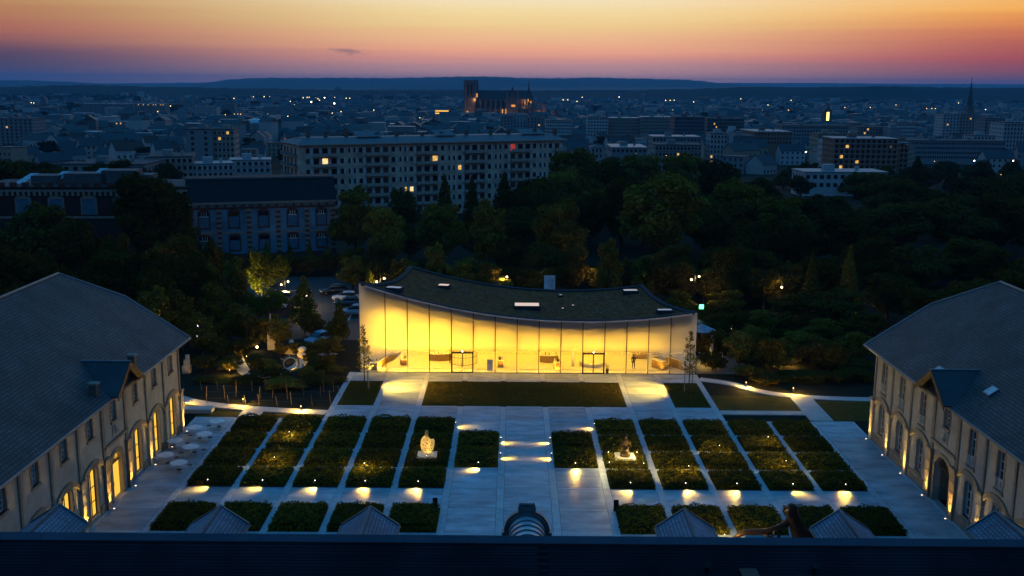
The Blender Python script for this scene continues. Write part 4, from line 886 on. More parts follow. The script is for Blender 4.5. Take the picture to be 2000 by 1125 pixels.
# ------------------------------------------------------------------ figures grown from a skeleton
def skin(name, joints, edges, mat, parent, sub=2, wire=None, decim=None):
    """one continuous body: tapered limbs and joint balls fused by a voxel remesh"""
    mb = MB(); r2 = lambda k: (joints[k][3], joints[k][4] if len(joints[k]) > 4 else joints[k][3])
    for k, j in joints.items(): rx, ry = r2(k); mb.ball(j[:3], rx, ry, min(rx, ry) if rx > .25 else rx, 12, 8)
    for a, b in edges:
        pa, pb = Vector(joints[a][:3]), Vector(joints[b][:3]); (ax, ay), (bx_, by_) = r2(a), r2(b)
        for t_ in np.linspace(0, 1, 9)[1:-1]: p = pa.lerp(pb, t_); mb.ball(p, ax + (bx_ - ax) * t_, ay + (by_ - ay) * t_, min(ax + (bx_ - ax) * t_, ay + (by_ - ay) * t_), 10, 6)
    o = mb.build(name, mat, parent, True); big = max(max(j[3:]) for j in joints.values())
    m = o.modifiers.new('fuse', 'REMESH'); m.mode = 'VOXEL'; m.voxel_size = wire * 3.4 if wire else (.022 if big < .25 else .045); m.use_smooth_shade = True
    m = o.modifiers.new('soften', 'SMOOTH'); m.iterations = 4 if not wire else 2
    if wire: d = o.modifiers.new('thin', 'DECIMATE'); d.ratio = .8; w = o.modifiers.new('wire', 'WIREFRAME'); w.thickness = wire; w.use_replace = True; w.use_even_offset = False
    return o
def off(j, dx, dy, dz=0, s=1): return {k: (v[0] * s + dx, v[1] * s + dy, v[2] * s + dz) + tuple(r * s for r in v[3:]) for k, v in j.items()}
x, y = g(1237, 720)
t = thing('person', 'person in dark clothes standing inside the pavilion near the reception desk', 'person', (x, y, .06))
J = {'pel': (0, 0, .95, .15, .11), 'che': (0, 0, 1.35, .17, .11), 'nek': (0, 0, 1.5, .06), 'hed': (0, -.02, 1.62, .085), 'top': (0, -.01, 1.74, .07),
     'sl': (-.2, 0, 1.42, .065), 'el': (-.26, .03, 1.14, .05), 'wl': (-.24, -.1, .92, .04), 'fl': (-.24, -.14, .8, .03), 'sr': (.2, 0, 1.42, .065), 'er': (.27, .02, 1.14, .05), 'wr': (.16, -.22, 1.05, .04), 'fr': (.08, -.28, 1.06, .03),
     'hl': (-.1, 0, .86, .1), 'kl': (-.11, -.02, .48, .075), 'al': (-.12, .02, .1, .05), 'tl': (-.13, -.16, .04, .04), 'hr': (.1, 0, .86, .1), 'kr': (.12, -.03, .48, .075), 'ar': (.13, .02, .1, .05), 'tr': (.15, -.16, .04, .04)}
EJ = [('pel', 'che'), ('che', 'nek'), ('nek', 'hed'), ('hed', 'top'), ('che', 'sl'), ('sl', 'el'), ('el', 'wl'), ('wl', 'fl'), ('che', 'sr'), ('sr', 'er'), ('er', 'wr'), ('wr', 'fr'), ('pel', 'hl'), ('hl', 'kl'), ('kl', 'al'), ('al', 'tl'), ('pel', 'hr'), ('hr', 'kr'), ('kr', 'ar'), ('ar', 'tr')]
skin('body', off(J, x, y, .06), EJ, M('dark clothes', (.02, .02, .025), .8), t)
MB().ball((x, y - .01, 1.74), .1, .11, .1, 12, 8).build('hair', M('hair', (.02, .012, .008), .6), t, True)
# openwork seated figure
bx, by = -PIT_X * 2, ROWY[1] + ROWD / 2
plm = M('plinth stone', (.4, .38, .37), .6)
t = thing('openwork_sculpture', 'gilded openwork sculpture of a seated figure hugging its knees', 'sculpture', (bx, by, .1))
K = {'pel': (-.15, .1, .35, .42, .4), 'ab': (-.22, .12, .8, .42, .36), 'che': (-.18, .08, 1.3, .42, .34), 'nek': (-.05, 0, 1.68, .14), 'hed': (-.02, -.04, 1.98, .24), 'top': (0, -.05, 2.24, .16),
     'kl': (.45, -.2, 1.15, .23), 'al': (.38, -.35, .2, .17), 'kr': (.5, .2, 1.2, .23), 'ar': (.45, .05, .2, .17), 'sl': (-.2, -.38, 1.42, .17), 'el': (.2, -.55, 1.0, .14), 'wl': (.62, -.3, .85, .12)}
EK = [('pel', 'ab'), ('ab', 'che'), ('che', 'nek'), ('nek', 'hed'), ('hed', 'top'), ('pel', 'kl'), ('kl', 'al'), ('pel', 'kr'), ('kr', 'ar'), ('che', 'sl'), ('sl', 'el'), ('el', 'wl')]
gold = M('gilded steel', (.75, .55, .22), .35, (.35, .25, .1), 6, metal=.6)
skin('figure', off(K, bx, by, .14), EK, gold, t, 2, .05)
pt = thing('sculpture_plinth', 'square pale slab under the gilded openwork sculpture', 'plinth', (bx, by, 0)); MB().box(bx - .85, bx + .85, by - .85, by + .85, .0, .5).build('block', plm, pt); MB().box(bx - .9, bx + .9, by - .9, by + .9, .5, .56).build('top_slab', plm, pt)
t.location.z += .46
lt = thing('sculpture_light', 'bright spotlight at the foot of the gilded sculpture', 'spotlight', (bx, by - .75, .56)); MB().lathe([(.06, .56), (.07, .66)], (bx, by - .75, 0), 10).build('housing', black_metal, lt); MB().ball((bx, by - .75, .7), .06, .06, .04, 8, 5).build('lens', em_lens, lt)
lamp('light', 'SPOT', lt, (bx, by - .8, .74), 300, (1, .72, .3), (bx - .05, by + .1, 1.9), .05, 100, .7)
lamp('light', 'POINT', lt, (bx - .05, by + .05, 1.5), 80, (1, .72, .3), size=.1)
# dark seated statue
bx = PIT_X * 2
pt = thing('sculpture_plinth', 'square pale slab under the dark bronze statue', 'plinth', (bx, by, 0)); MB().box(bx - .85, bx + .85, by - .85, by + .85, .0, .5).build('block', plm, pt); MB().box(bx - .9, bx + .9, by - .9, by + .9, .5, .56).build('top_slab', plm, pt)
bronze = M('dark bronze', (.07, .045, .025), .32, (.03, .02, .012), 4, .4, 8, metal=.8)
t = thing('bronze_statue', 'dark bronze statue of a draped seated figure among hedge lamps', 'statue', (bx, by, .56))
Bz = {'pel': (.0, .1, .5, .4, .42), 'base': (0, 0, .06, .5, .46), 'ab': (.05, .1, .95, .3, .24), 'che': (.1, .08, 1.35, .3, .2), 'nek': (.06, .02, 1.62, .09), 'hed': (.02, -.04, 1.82, .14), 'top': (.02, -.04, 2.02, .09), 'sl': (-.16, 0, 1.42, .1), 'el': (-.3, -.15, 1.12, .08), 'wl': (-.5, -.3, 1.1, .06), 'sr': (.34, .02, 1.4, .11), 'er': (.42, -.1, 1.05, .09), 'wr': (.2, -.3, .9, .07), 'kn': (-.05, -.3, .62, .28)}
skin('figure', off(Bz, bx, by, .56), [('pel', 'base'), ('pel', 'ab'), ('ab', 'che'), ('che', 'nek'), ('nek', 'hed'), ('hed', 'top'), ('che', 'sl'), ('sl', 'el'), ('el', 'wl'), ('che', 'sr'), ('sr', 'er'), ('er', 'wr'), ('pel', 'kn')], bronze, t)
# branching bronze sculpture behind the front roof
t = thing('branching_sculpture', 'bronze sculpture of a leaning figure growing into branches behind the front roof', 'sculpture', (19.8, 74, 0))
bz2 = M('brown bronze', (.045, .024, .013), .38, (.022, .012, .008), 3, .5, 6, metal=.75)
Tq = lambda a, b: aty(1400 + a / 8.33, 960 + b / 8.33, 74)
def br(pts, rad, n=10):
    m = MB(); P = []
    for a, b, dy in pts: X, Z = Tq(a, b); P.append((X, 74 + dy, Z))
    return m.tube(P, rad, n)
sb = br([(1480, 1000, 0), (1440, 800, 0), (1330, 640, 0), (1270, 500, 0), (1230, 380, 0), (1215, 290, 0), (1225, 225, 0), (1230, 195, 0)], [1.0, .92, .62, .5, .5, .42, .34, .16], 14).build('figure', bz2, t, True)
br([(1180, 420, -.2), (1150, 300, -.3), (1190, 230, -.2)], [.18, .3, .12], 10).build('shoulder', bz2, t, True)
br([(1190, 470, 0), (1080, 520, -.2), (960, 560, -.3), (850, 600, -.2), (780, 650, 0), (640, 668, .1), (480, 680, .2), (360, 730, .2), (270, 800, .3)], [.3, .24, .18, .15, .22, .24, .22, .18, .12], 10).build('branch', bz2, t, True)
br([(1180, 560, .1), (1090, 590, .2), (1040, 680, .3), (1020, 800, .3)], [.16, .12, .11, .14], 8).build('branch', bz2, t, True)
br([(960, 570, -.2), (965, 640, 0), (930, 700, .1), (880, 800, .2)], [.1, .09, .1, .14], 8).build('branch', bz2, t, True)
br([(1330, 690, 0), (1250, 740, -.2), (1150, 770, -.3), (1000, 760, -.3), (860, 740, -.2), (760, 680, 0)], [.2, .13, .12, .12, .13, .12], 8).build('branch', bz2, t, True)
br([(1500, 640, .1), (1560, 740, 0), (1620, 900, 0)], [.3, .26, .3], 8).build('root', bz2, t, True)
# dark information posts
for px, py, sd in ((850, 995, 'left'), (1203, 999, 'right')):
    x, y = gr(px, py); t = thing('information_post', f'slim black information post {sd} of the central walk', 'post', (x, y, 0), 'black posts beside the central walk'); MB().box(x - .2, x + .2, y - .04, y + .04, .06, 1.0).build('panel', black_metal, t); MB().box(x - .24, x + .24, y - .1, y + .1, .0, .06).build('foot', black_metal, t)

# ------------------------------------------------------------------ terrace tables and seats
tp = thing('garden_table', 'table', 'table', (0, 0, 0), 'round white tables on the left terrace')
MB().lathe([(.74, .72), (.76, .735), (.74, .75)], n=32).build('table_top', white_paint, tp); MB().lathe([(.035, .03), (.035, .72)], n=8).build('stem', white_paint, tp)
ft = MB()
for k in range(4): a = k * math.pi / 2 + .4; ft.tube([(0, 0, .06), (.42 * math.cos(a), .42 * math.sin(a), .02)], .02, 5)
ft.build('foot', white_paint, tp)
sp_ = thing('garden_chair', 'chair', 'chair', (0, 0, 0), 'dark round-seated chairs on the left terrace')
MB().lathe([(.2, .43), (.23, .45), (.2, .475)], n=16).build('seat', black_metal, sp_)
for k in range(4): a = k * math.pi / 2 + .8; MB().tube([(.15 * math.cos(a), .15 * math.sin(a), .44), (.22 * math.cos(a), .22 * math.sin(a), 0)], .012, 5).build('leg', steel, sp_)
MB().tube([(-.2, .02, .46), (-.21, .1, .7), (-.1, .2, .8), (.1, .2, .8), (.21, .1, .7), (.2, .02, .46)], .012, 5).build('back_hoop', steel, sp_)
TB = [(424, 823, 'farthest round white table'), (381, 835, 'second round white table, near the lit facade'), (399, 848, 'third round white table, toward the hedges'), (342, 861, 'fourth round white table, near the lit facade'), (373, 873, 'fifth round white table, toward the hedges'), (323, 889, 'round white table beside the wire lounge chair'), (349, 904, 'nearest round white table')]
CHS = [(408, 831), (428, 833), (365, 846), (390, 856), (410, 854), (366, 865), (337, 870), (354, 884), (380, 883), (398, 878), (345, 893), (328, 904), (350, 917), (371, 908), (372, 850)]
first = True
for px, py, nm in TB:
    x, y = gr(px, py, .75)
    o = copy_tree(tp, (x, y, .055), random.random() * 6, 1, nm + ' on the left terrace')
for i, (px, py) in enumerate(CHS):
    x, y = gr(px, py, .5); copy_tree(sp_, (x, y, .055), random.random() * 6, 1, 'dark round-seated garden chair beside the white terrace tables')
for q in (tp, sp_):
    for c in KIDS[q]: bpy.data.objects.remove(c)
    bpy.data.objects.remove(q)
x, y = gr(302, 902); t = thing('lounge_chair', 'white wire lounge chair against the lit left facade', 'chair', (x, y, .05))
MB().tube([(x - .25, y + .3, 1.0), (x - .2, y, .42), (x + .35, y, .4)], .02, 6).build('frame', white_paint, t); MB().tube([(x - .25, y - .3, 1.0), (x - .2, y - .3, .42), (x + .35, y - .3, .4)], .02, 6).build('frame', white_paint, t)
MB().prism([(x - .2, y, .42), (x + .35, y, .4), (x + .35, y - .3, .4), (x - .2, y - .3, .42)], (0, 0, .03)).build('seat', white_paint, t); MB().prism([(x - .2, y, .42), (x - .25, y + .3, 1.0), (x - .25, y - .3, 1.0), (x - .2, y - .3, .42)], (-.02, 0, .02)).build('backrest', white_paint, t)

# ------------------------------------------------------------------ left sculpture garden
sand = M('carved pale stone', (.62, .56, .42), .75, (.48, .43, .32), 1.5, .4, 6)
def glow(label, x, y, e, aim, ang=80, col_=(1, .52, .06)):
    t = thing('garden_floodlight', label, 'floodlight', (x, y, 0), 'floodlights hidden in the garden'); MB().tube([(x, y, 0), (x, y, .22)], .02, 6).build('stake', black_metal, t)
    a = Vector(aim); p = Vector((x, y, .28)); d = (a - p).normalized(); MB().tube([p - d * .1, p + d * .08], [.06, .085], 8).build('housing', black_metal, t)
    lamp('light', 'SPOT', t, p + d * .1, e * 1.5, col_, a, .05, ang, .8)
def PT(px, py, Y): x, z = aty(px, py, Y); return x, Y, z
x, y = gr(576, 690); t = thing('carved_block', 'pale carved stone block with a boot-shaped piece on top, lit yellow', 'sculpture', (x, y, 0))
MB().obox((x - .1, y), 2.0, 1.3, .0, .8, R(-12)).build('base_block', sand, t)
MB().tube([(x - .4, y + .1, .8), (x - .45, y + .1, 1.2), (x - .4, y + .1, 1.7)], [.4, .34, .26], 10).tube([(x - .2, y, 1.0), (x + .3, y - .05, 1.05), (x + .45, y - .05, 1.25)], [.28, .26, .16], 10).build('top_piece', sand, t, True)
for i, (nm, dz, rr) in enumerate((('upper', 1.16, .54), ('lower', .42, .62))):
    x, y = gr(590 if i else 591, 700); o = MB().ball((x, y, dz), rr, rr * .9, rr * .72, 16, 10).build('boulder', sand, None, True); tag(o, f'{nm} of the two pale rounded boulders stacked in the left garden', 'boulder', 'stacked boulders'); 
    for v in o.data.vertices: v.co += Vector((.06 * math.sin(v.co.z * 5 + i), .05 * math.sin(v.co.x * 4), 0))
x, y = gr(568, 727); t = thing('ring_sculpture', 'upright metal ring with outward spikes in the left garden', 'sculpture', (x, y, 0)); RR = .92; cz = 1.08
ring = lambda r, yy, n=33: [(x + r * math.cos(2 * math.pi * k / (n - 1)), y + yy + .25 * math.cos(2 * math.pi * k / (n - 1)), cz + r * math.sin(2 * math.pi * k / (n - 1))) for k in range(n)]
MB().tube(ring(RR, .15), .1, 8, False).build('outer_ring', M('weathered steel', (.16, .14, .12), .6, metal=.4, bump=.4), t, True); MB().tube(ring(RR * .8, -.1), .07, 8, False).build('inner_ring', sand, t, True)
for a in (95, 35, 150, 215, 325): MB().tube([(x + RR * .8 * math.cos(R(a)), y - .1, cz + RR * .8 * math.sin(R(a))), (x + RR * 1.45 * math.cos(R(a)), y - .15, cz + RR * 1.45 * math.sin(R(a)))], [.06, .02], 6).build('spike', sand, t)
x, y = gr(530, 682); t = thing('stone_stack', 'slender stack of rough pale stones with a pointed top', 'sculpture', (x, y, 0)); sm = MB(); z = 0
for k in range(7): r = .75 * (1 - k / 9); h = .5; MB().obox((x + random.uniform(-.1, .1), y), r * 1.5, r * 1.2, z, z + h, random.random()).build('stone', sand, t); z += h + .005
MB().tube([(x, y, z), (x, y, z + 1.2)], [.14, .05], 6).build('point', sand, t)
x, y = gr(366, 728); t = thing('stone_ruin', 'broken pale stone pier by the far end of the left wing', 'sculpture', (x, y, 0)); MB().box(x - .5, x + .4, y - .4, y + .4, 0, .9).build('stone', stone_l, t); MB().obox((x, y), .7, .6, .905, 1.6, .2).build('stone', stone_l, t); MB().obox((x + .1, y), .45, .4, 1.605, 2.2, .5).build('stone', stone_l, t)
x, z = aty(386, 640, 131); t = thing('light_sculpture', 'slim twisted white luminous pole among the left trees', 'light', (x, 131, 0)); MB().tube([(x - .1, 131, 0), (x - .05, 131, z - 1.2)], .04, 6).build('pole', steel, t); MB().tube([(x - .12, 131, z - 1.2), (x + .1, 131, z - .4), (x, 131, z + .2), (x + .12, 131, z + 1.4)], [.07, .12, .08, .05], 8).build('luminous_tip', EM('cool glow', (1, .85, .95), 4), t, True)
x, y = gr(574, 722); glow('floodlight at the foot of the ring sculpture', x + .2, y - 2.2, 70, (x, y, 1.6)); x, y = gr(580, 700); glow('floodlight below the carved stone block', x - .8, y - 3.2, 330, (x - .2, y + .4, 1.2), 110); x, y = gr(594, 708); glow('floodlight below the rounded boulders', x + .3, y - 2.2, 190, (x, y, 1.0), 100)
x, y = gr(532, 690); glow('floodlight at the slender stone stack', x + .3, y - 2.0, 170, (x, y + 1, 1.8)); x, y = gr(368, 728); glow('floodlight at the broken stone pier', x + .4, y - 1.6, 12, (x, y + 1, 1.6))
# vine stakes of the small vineyard beside the path
for r in range(3):
    for k in range(9):
        x, y = gr(395 + k * 33 + random.uniform(-8, 8) + r * 6, 764 + r * 13 + random.uniform(-3, 3)); h = random.uniform(.9, 1.6)
        t = thing('vine_stake', 'pale wooden stake of the little vineyard beside the curved path', 'stake', (x, y, 0), 'vineyard stakes'); MB().tube([(x, y, 0), (x + random.uniform(-.15, .15), y, h)], .035, 6).build('post', M('stake wood', (.15, .11, .07), .85), t); MB().tube([(x, y, h * .45), (x + 1.6, y, h * .45)], .003, 4).build('wire', steel, t)
    t = None

# ------------------------------------------------------------------ car park
struct('car_park', MB().box(-52, -15.5, 137, 183, -.2, .012), asphalt)
struct('parking_line', MB().box(-25.3, -25.15, 146, 178, .01, .018), white_paint)
for k in range(6): struct('parking_line', MB().box(-25.1, -19.8, 149 + k * 4.6, 149.12 + k * 4.6, .01, .018), white_paint)
for k in range(5): struct('parking_line', MB().box(-40, -34.5, 152 + k * 4.6, 152.12 + k * 4.6, .01, .018), white_paint)
tyre = M('tyre', (.02, .02, .02), .85); rimmat = M('alloy', (.4, .4, .42), .3, metal=.9); headl = M('lamp glass', (.6, .62, .65), .1, spec=.8); tail = M('tail glass', (.3, .02, .02), .2)
def car(label, x, y, rz, paint, suv=False):
    t = thing('parked_car', label, 'car', (0, 0, 0), 'cars in the car park'); h = 1.0 if not suv else 1.14; L_ = 4.3 if not suv else 4.6; w = .88 if not suv else .93
    def loft(secs, name, mat, par):
        m = MB(); n = 12
        for xx, hw_, z0, z1 in secs:
            for k in range(n):
                a = 2 * math.pi * (k + .5) / n; c, s_ = math.cos(a), math.sin(a); p = .45; m.v.append((xx, hw_ * math.copysign(abs(c) ** p, c), (z0 + z1) / 2 + (z1 - z0) / 2 * math.copysign(abs(s_) ** p, s_)))
        for i in range(len(secs) - 1):
            for k in range(n): k2 = (k + 1) % n; m.f.append((i * n + k, i * n + k2, (i + 1) * n + k2, (i + 1) * n + k))
        m.f.append(tuple(range(n))); m.f.append(tuple((len(secs) - 1) * n + k for k in range(n))); return m.build(name, mat, par, True)
    a = L_ / 2
    loft([(-a, w * .82, .38, .72), (-a + .12, w * .95, .26, .84 * h), (-a * .62, w, .2, .92 * h), (0, w, .2, .93 * h), (a * .5, w, .2, .88 * h), (a * .8, w * .96, .22, .78 * h), (a - .1, w * .9, .28, .68 * h), (a, w * .78, .36, .6 * h)], 'body', paint, t)
    loft([(-a * .9 if suv else -a * .78, w * .72, .85 * h, .98 * h), (-a * .62, w * .78, .85 * h, 1.38 * h), (-a * .3, w * .8, .85 * h, 1.47 * h), (a * .1, w * .8, .85 * h, 1.44 * h), (a * .48, w * .82, .85 * h, .95 * h)], 'glasshouse', glass_d, t)
    loft([(-a * .64, w * .68, 1.33 * h, 1.40 * h), (-a * .3, w * .74, 1.38 * h, 1.49 * h), (a * .1, w * .73, 1.36 * h, 1.455 * h), (a * .16, w * .66, 1.34 * h, 1.4 * h)], 'roof_panel', paint, t)
    for sx in (-.62, .62):
        for sy in (-1, 1):
            wh = MB().tube([(a * sx, sy * (w - .2), .32), (a * sx, sy * (w + .01), .32)], .32, 16).build('wheel', tyre, t); MB().tube([(a * sx, sy * (w - .0), .32), (a * sx, sy * (w + .02), .32)], .2, 12).build('rim', rimmat, wh)
    for sy in (-1, 1): MB().ball((a - .12, sy * w * .68, .62 * h), .14, .2, .09, 8, 5).build('headlight', headl, t, True); MB().ball((-a + .08, sy * w * .74, .74 * h), .08, .16, .1, 8, 5).build('tail_light', tail, t, True); MB().ball((a * .38, sy * (w + .06), .96 * h), .09, .1, .07, 8, 5).build('mirror', paint, t, True)
    t.location = (x, y, .02); t.rotation_euler = (0, 0, rz); WL[t] = Vector((x, y, 0))
pc = lambda n, c, r=.25: M(n, c, r, tuple(v * .92 for v in c), metal=.0, spec=.6)
for lb, px, py, rz, c, suv in [('black people carrier at the far end of the car park', 652, 571, R(200), (.012, .013, .016), True), ('white hatchback beside the black people carrier', 675, 583, R(188), (.6, .6, .6), False), ('dark teal car third from the far end', 680, 593, R(186), (.01, .04, .055), False), ('pale blue van-like car beside the pavilion corner', 694, 612, R(180), (.3, .36, .42), True),
                           ('light blue car parked behind the young lit tree', 624, 664, R(235), (.16, .32, .45), False), ('dark car under the lit trees, farther one', 533, 568, R(100), (.015, .018, .025), True), ('dark car under the lit trees, nearer one', 552, 583, R(175), (.015, .02, .03), False), ('dark blue car at the left of the car park', 532, 603, R(178), (.01, .03, .05), False)]:
    x, y = gr(px, py, .3); car(lb, x, y, rz, pc('paint ' + lb[:24], c), suv)
fs = thing('board_fence', 'curved board fence below the car park', 'fence', (-35, 146, 0))
for k in range(34):
    x, y = gr(515 + k * 1.9 if k < 22 else 557 + (k - 22) * 1.6, 618 - (0 if k < 22 else (k - 22) * .6)); h = 1.1 if k < 22 else 1.1 + (k - 22) * .14; MB().box(x - .06, x + .06, y, y + .03, 0, h).build('board', M('fence wood', (.16, .10, .08), .8), fs)
def lamppost(label, px, py, Y, e=900, heads=2, col_=(1, .68, .3)):
    x, z = aty(px, py, Y); t = thing('park_lamp', label, 'street lamp', (x, Y, 0), 'twin globe lamps in the park'); MB().tube([(x, Y, 0), (x, Y, z + .5)], [.07, .045], 8).build('pole', black_metal, t)
    for k in range(heads):
        xx = x + (-.55 if k == 0 else .55) * (1 if heads == 2 else 0); zz = z - .25 + .5 * k
        MB().tube([(x, Y, zz - .1), (xx, Y, zz)], .025, 5).build('arm', black_metal, t); MB().ball((xx, Y, zz), .15, .15, .15, 12, 8).build('globe', EM('globe light', (1, .66, .28), 9), t, True)
    lamp('light', 'POINT', t, (x, Y - .35, z), e, col_, size=.3)
for lb, px, py, Y in [('twin globe lamp in the car park', 556, 553, 165), ('globe lamp seen through the young tree by the car park', 591, 580, 158), ('twin globe lamp behind the pavilion left roof corner', 743, 547, 150), ('twin globe lamp behind the pavilion middle', 983, 544, 158), ('twin globe lamp behind the pavilion right roof corner', 1358, 543, 152), ('twin globe lamp behind the banner', 1174, 535, 168)]: lamppost(lb, px, py, Y)
for lb, px, py, Y in [('single lamp high among the right park trees', 1633, 533, 175), ('small lamp among the right garden trees', 1678, 588, 150), ('small lamp above the shelter roof on the right', 1527, 558, 155), ('lamp under the trees left of the car park', 283, 521, 160), ('lamp by the winding left path', 502, 674, 131), ('lamp over the left wing roof trees', 300, 527, 150)]: lamppost(lb, px, py, Y, 60 if 'path' in lb else 300, 1)
# banner on its pole behind the pavilion
X0, zb = aty(1063, 538, 141); X1, z0 = aty(1084, 566, 141); t = thing('banner', 'white hanging banner with lines of small dark print behind the pavilion roof', 'banner', (X0, 141, 0))
MB().tube([(X1 + .12, 141, 0), (X1 + .12, 141, zb + .1)], .05, 8).build('pole', black_metal, t); MB().tube([(X0 - .25, 141, zb + .04), (X1 + .15, 141, zb + .04)], .035, 6).build('crossbar', black_metal, t)
MB().prism([(X0, 140.98, zb), (X1, 141.0, zb), (X1, 141.02, zb - 4.2), ((X0 + X1) / 2, 140.9, zb - 4.25), (X0, 141.0, zb - 4.2)], (0, .015, 0)).build('cloth', M('banner cloth', (.7, .68, .74), .8), t)
bt = MB()
for k in range(9):
    zz = zb - .35 - k * .19; xx = X0 + .75
    while xx < X1 - .25: w = random.uniform(.06, .2); bt.box(xx, min(xx + w, X1 - .2), 140.955, 140.96, zz, zz + .06); xx += w + .05
bt.build('print', M('banner print', (.05, .04, .09), .8), t)

# ------------------------------------------------------------------ terrace right of the pavilion
struct('side_terrace', MB().box(20.8, 27.5, 121.5, 130, -.1, .04), M('terrace stone', (.16, .14, .12), .8, (.11, .1, .085), 1))
def parasol(label, px, py, Y, openp):
    x, z = aty(px, py, Y); t = thing('parasol', label, 'parasol', (x, Y, 0), 'parasols on the side terrace'); MB().tube([(x, Y, 0), (x, Y, z)], .03, 6).build('pole', steel, t); MB().lathe([(.3, .04), (.3, .1)], (x, Y, 0), 12).build('foot', stone, t)
    cl = M('parasol cloth', (.35, .38, .42), .8)
    if openp: MB()._lathe([(1.75, z - .75), (1.0, z - .42), (.05, z)], (x, Y, 0), 8).build('canopy', cl, t)
    else: MB().tube([(x, Y, z - 2.0), (x, Y, z - 1.7), (x, Y, z - .8), (x, Y, z)], [.22, .24, .16, .04], 8).build('canopy', cl, t)
parasol('open parasol just behind the pavilion right end', 1372, 633, 131, True); parasol('folded parasol on the side terrace, left one', 1391, 655, 126, False); parasol('folded parasol on the side terrace, right one', 1413, 655, 128, False)
for i, (px, py) in enumerate([(1380, 697), (1402, 688), (1398, 706), (1372, 689)]):
    x, y = gr(px, py, .74); t = thing('terrace_table', 'round table on the side terrace, %s' % ['near the pavilion corner', 'under the folded parasols', 'nearest the path', 'beside the glass wall'][i], 'table', (x, y, 0), 'tables on the side terrace'); MB().lathe([(.5, .71), (.52, .74)], (x, y, 0), 20).build('table_top', white_paint, t); MB().lathe([(.03, .04), (.03, .71)], (x, y, 0), 8).build('stem', steel, t)
x, y = gr(1400, 672); t = thing('garden_kiosk', 'small lit kiosk with slatted canopy on the side terrace', 'kiosk', (x, y + 2, 0)); MB().box(x - 2.2, x + 2.2, y + 1.5, y + 3.5, 0, 2.3).build('wall', dark_wood, t)
for k in range(6): MB().box(x - 2.4 + k * .82, x - 1.75 + k * .82, y + .7, y + 3.6, 2.42, 2.5).build('slat', M('fence wood', (.16, .10, .08)), t)
MB().box(x - 2.2, x + 2.2, y + 1.44, y + 1.49, 1.75, 2.15).build('light_strip', EM('kiosk strip', (1, .62, .15), 5), t)
x, z = aty(1370, 599, 142); t = thing('green_sign', 'small green illuminated sign among the trees by the pavilion', 'sign', (x, 142, 0)); MB().tube([(x, 142.05, 0), (x, 142.05, z)], .04, 6).build('pole', black_metal, t); MB().box(x - .3, x + .3, 141.95, 142.02, z - .3, z + .3).build('panel', EM('green sign', (.1, 1, .35), 5), t); lamp('light', 'POINT', t, (x + .3, 141.6, z - .6), 30, (.15, 1, .35), size=.1)
x, z = aty(1440, 541, 165); t = thing('park_shelter', 'low brick shelter with flat roof deep in the right park', 'shelter', (x + 6, 165, 0)); MB().box(x - 1, x + 9, 163, 168, 0, 3.4).build('wall', M('red brick far', (.05, .022, .016), .85), t); MB().box(x - 1.5, x + 9.5, 162.6, 168.4, 3.4, 3.65).build('roof', zinc, t); MB().box(x + 3.4, x + 3.6, 162.6, 168.4, 3.65, 3.75).build('roof_seam', white_paint, t)

# ------------------------------------------------------------------ saplings in front of the pavilion
for lb, px, pb, yt in (('young staked tree on the left lawn before the pavilion', 712, 760, 632), ('young staked tree on the right lawn before the pavilion', 1345, 766, 643)):
    x, y = gr(px, pb); h = aty(px, yt, y)[1]; t = thing('sapling', lb, 'tree', (x, y, 0), 'staked saplings')
    MB().tube([(x, y, 0), (x + .03, y, h * .5), (x, y, h * .97)], [.07, .05, .015], 7).build('trunk', bark, t)
    lob = [(x + .1 * math.sin(k), y, h * (.36 + .58 * k / 6), .95 * (1 - (k / 7) ** 1.6) + .12, h * .06) for k in range(7)]
    obj('crown', crown(900, lob, .10, leaf_tree, 'crown', .2), t); MB().tube([(x + .35, y, 0), (x + .35, y, 2.4)], .045, 6).build('stake', M('stake wood', (.28, .22, .15)), t)
    sg = 1 if px < 1000 else -1; lx = x + sg * .5; lp = thing('mast_spotlight', 'slim mast with spotlights lighting the walk, beside the ' + ('left' if sg > 0 else 'right') + ' sapling', 'spotlight', (lx, y, 0), 'masts with spotlights on the lawns')
    MB().tube([(lx, y, 0), (lx, y, 3.6)], [.05, .035], 8).build('mast', steel, lp)
    for zz, tx, ty, e in ((3.5, sg * -13.6, 115.4, 12000), (3.2, sg * -13.0, 112.6, 7000)):
        p = Vector((lx + sg * .1, y, zz)); a_ = Vector((tx, ty, 0)); d_ = (a_ - p).normalized(); MB().tube([p - d_ * .1, p + d_ * .1], [.06, .09], 8).build('housing', black_metal, lp); MB().ball(p + d_ * .07, .07, .07, .07, 8, 5).build('lens', em_lens, lp)
        lamp('light', 'SPOT', lp, p + d_ * .18, e, (1, .58, .07), a_, .12, 66, 1.0)

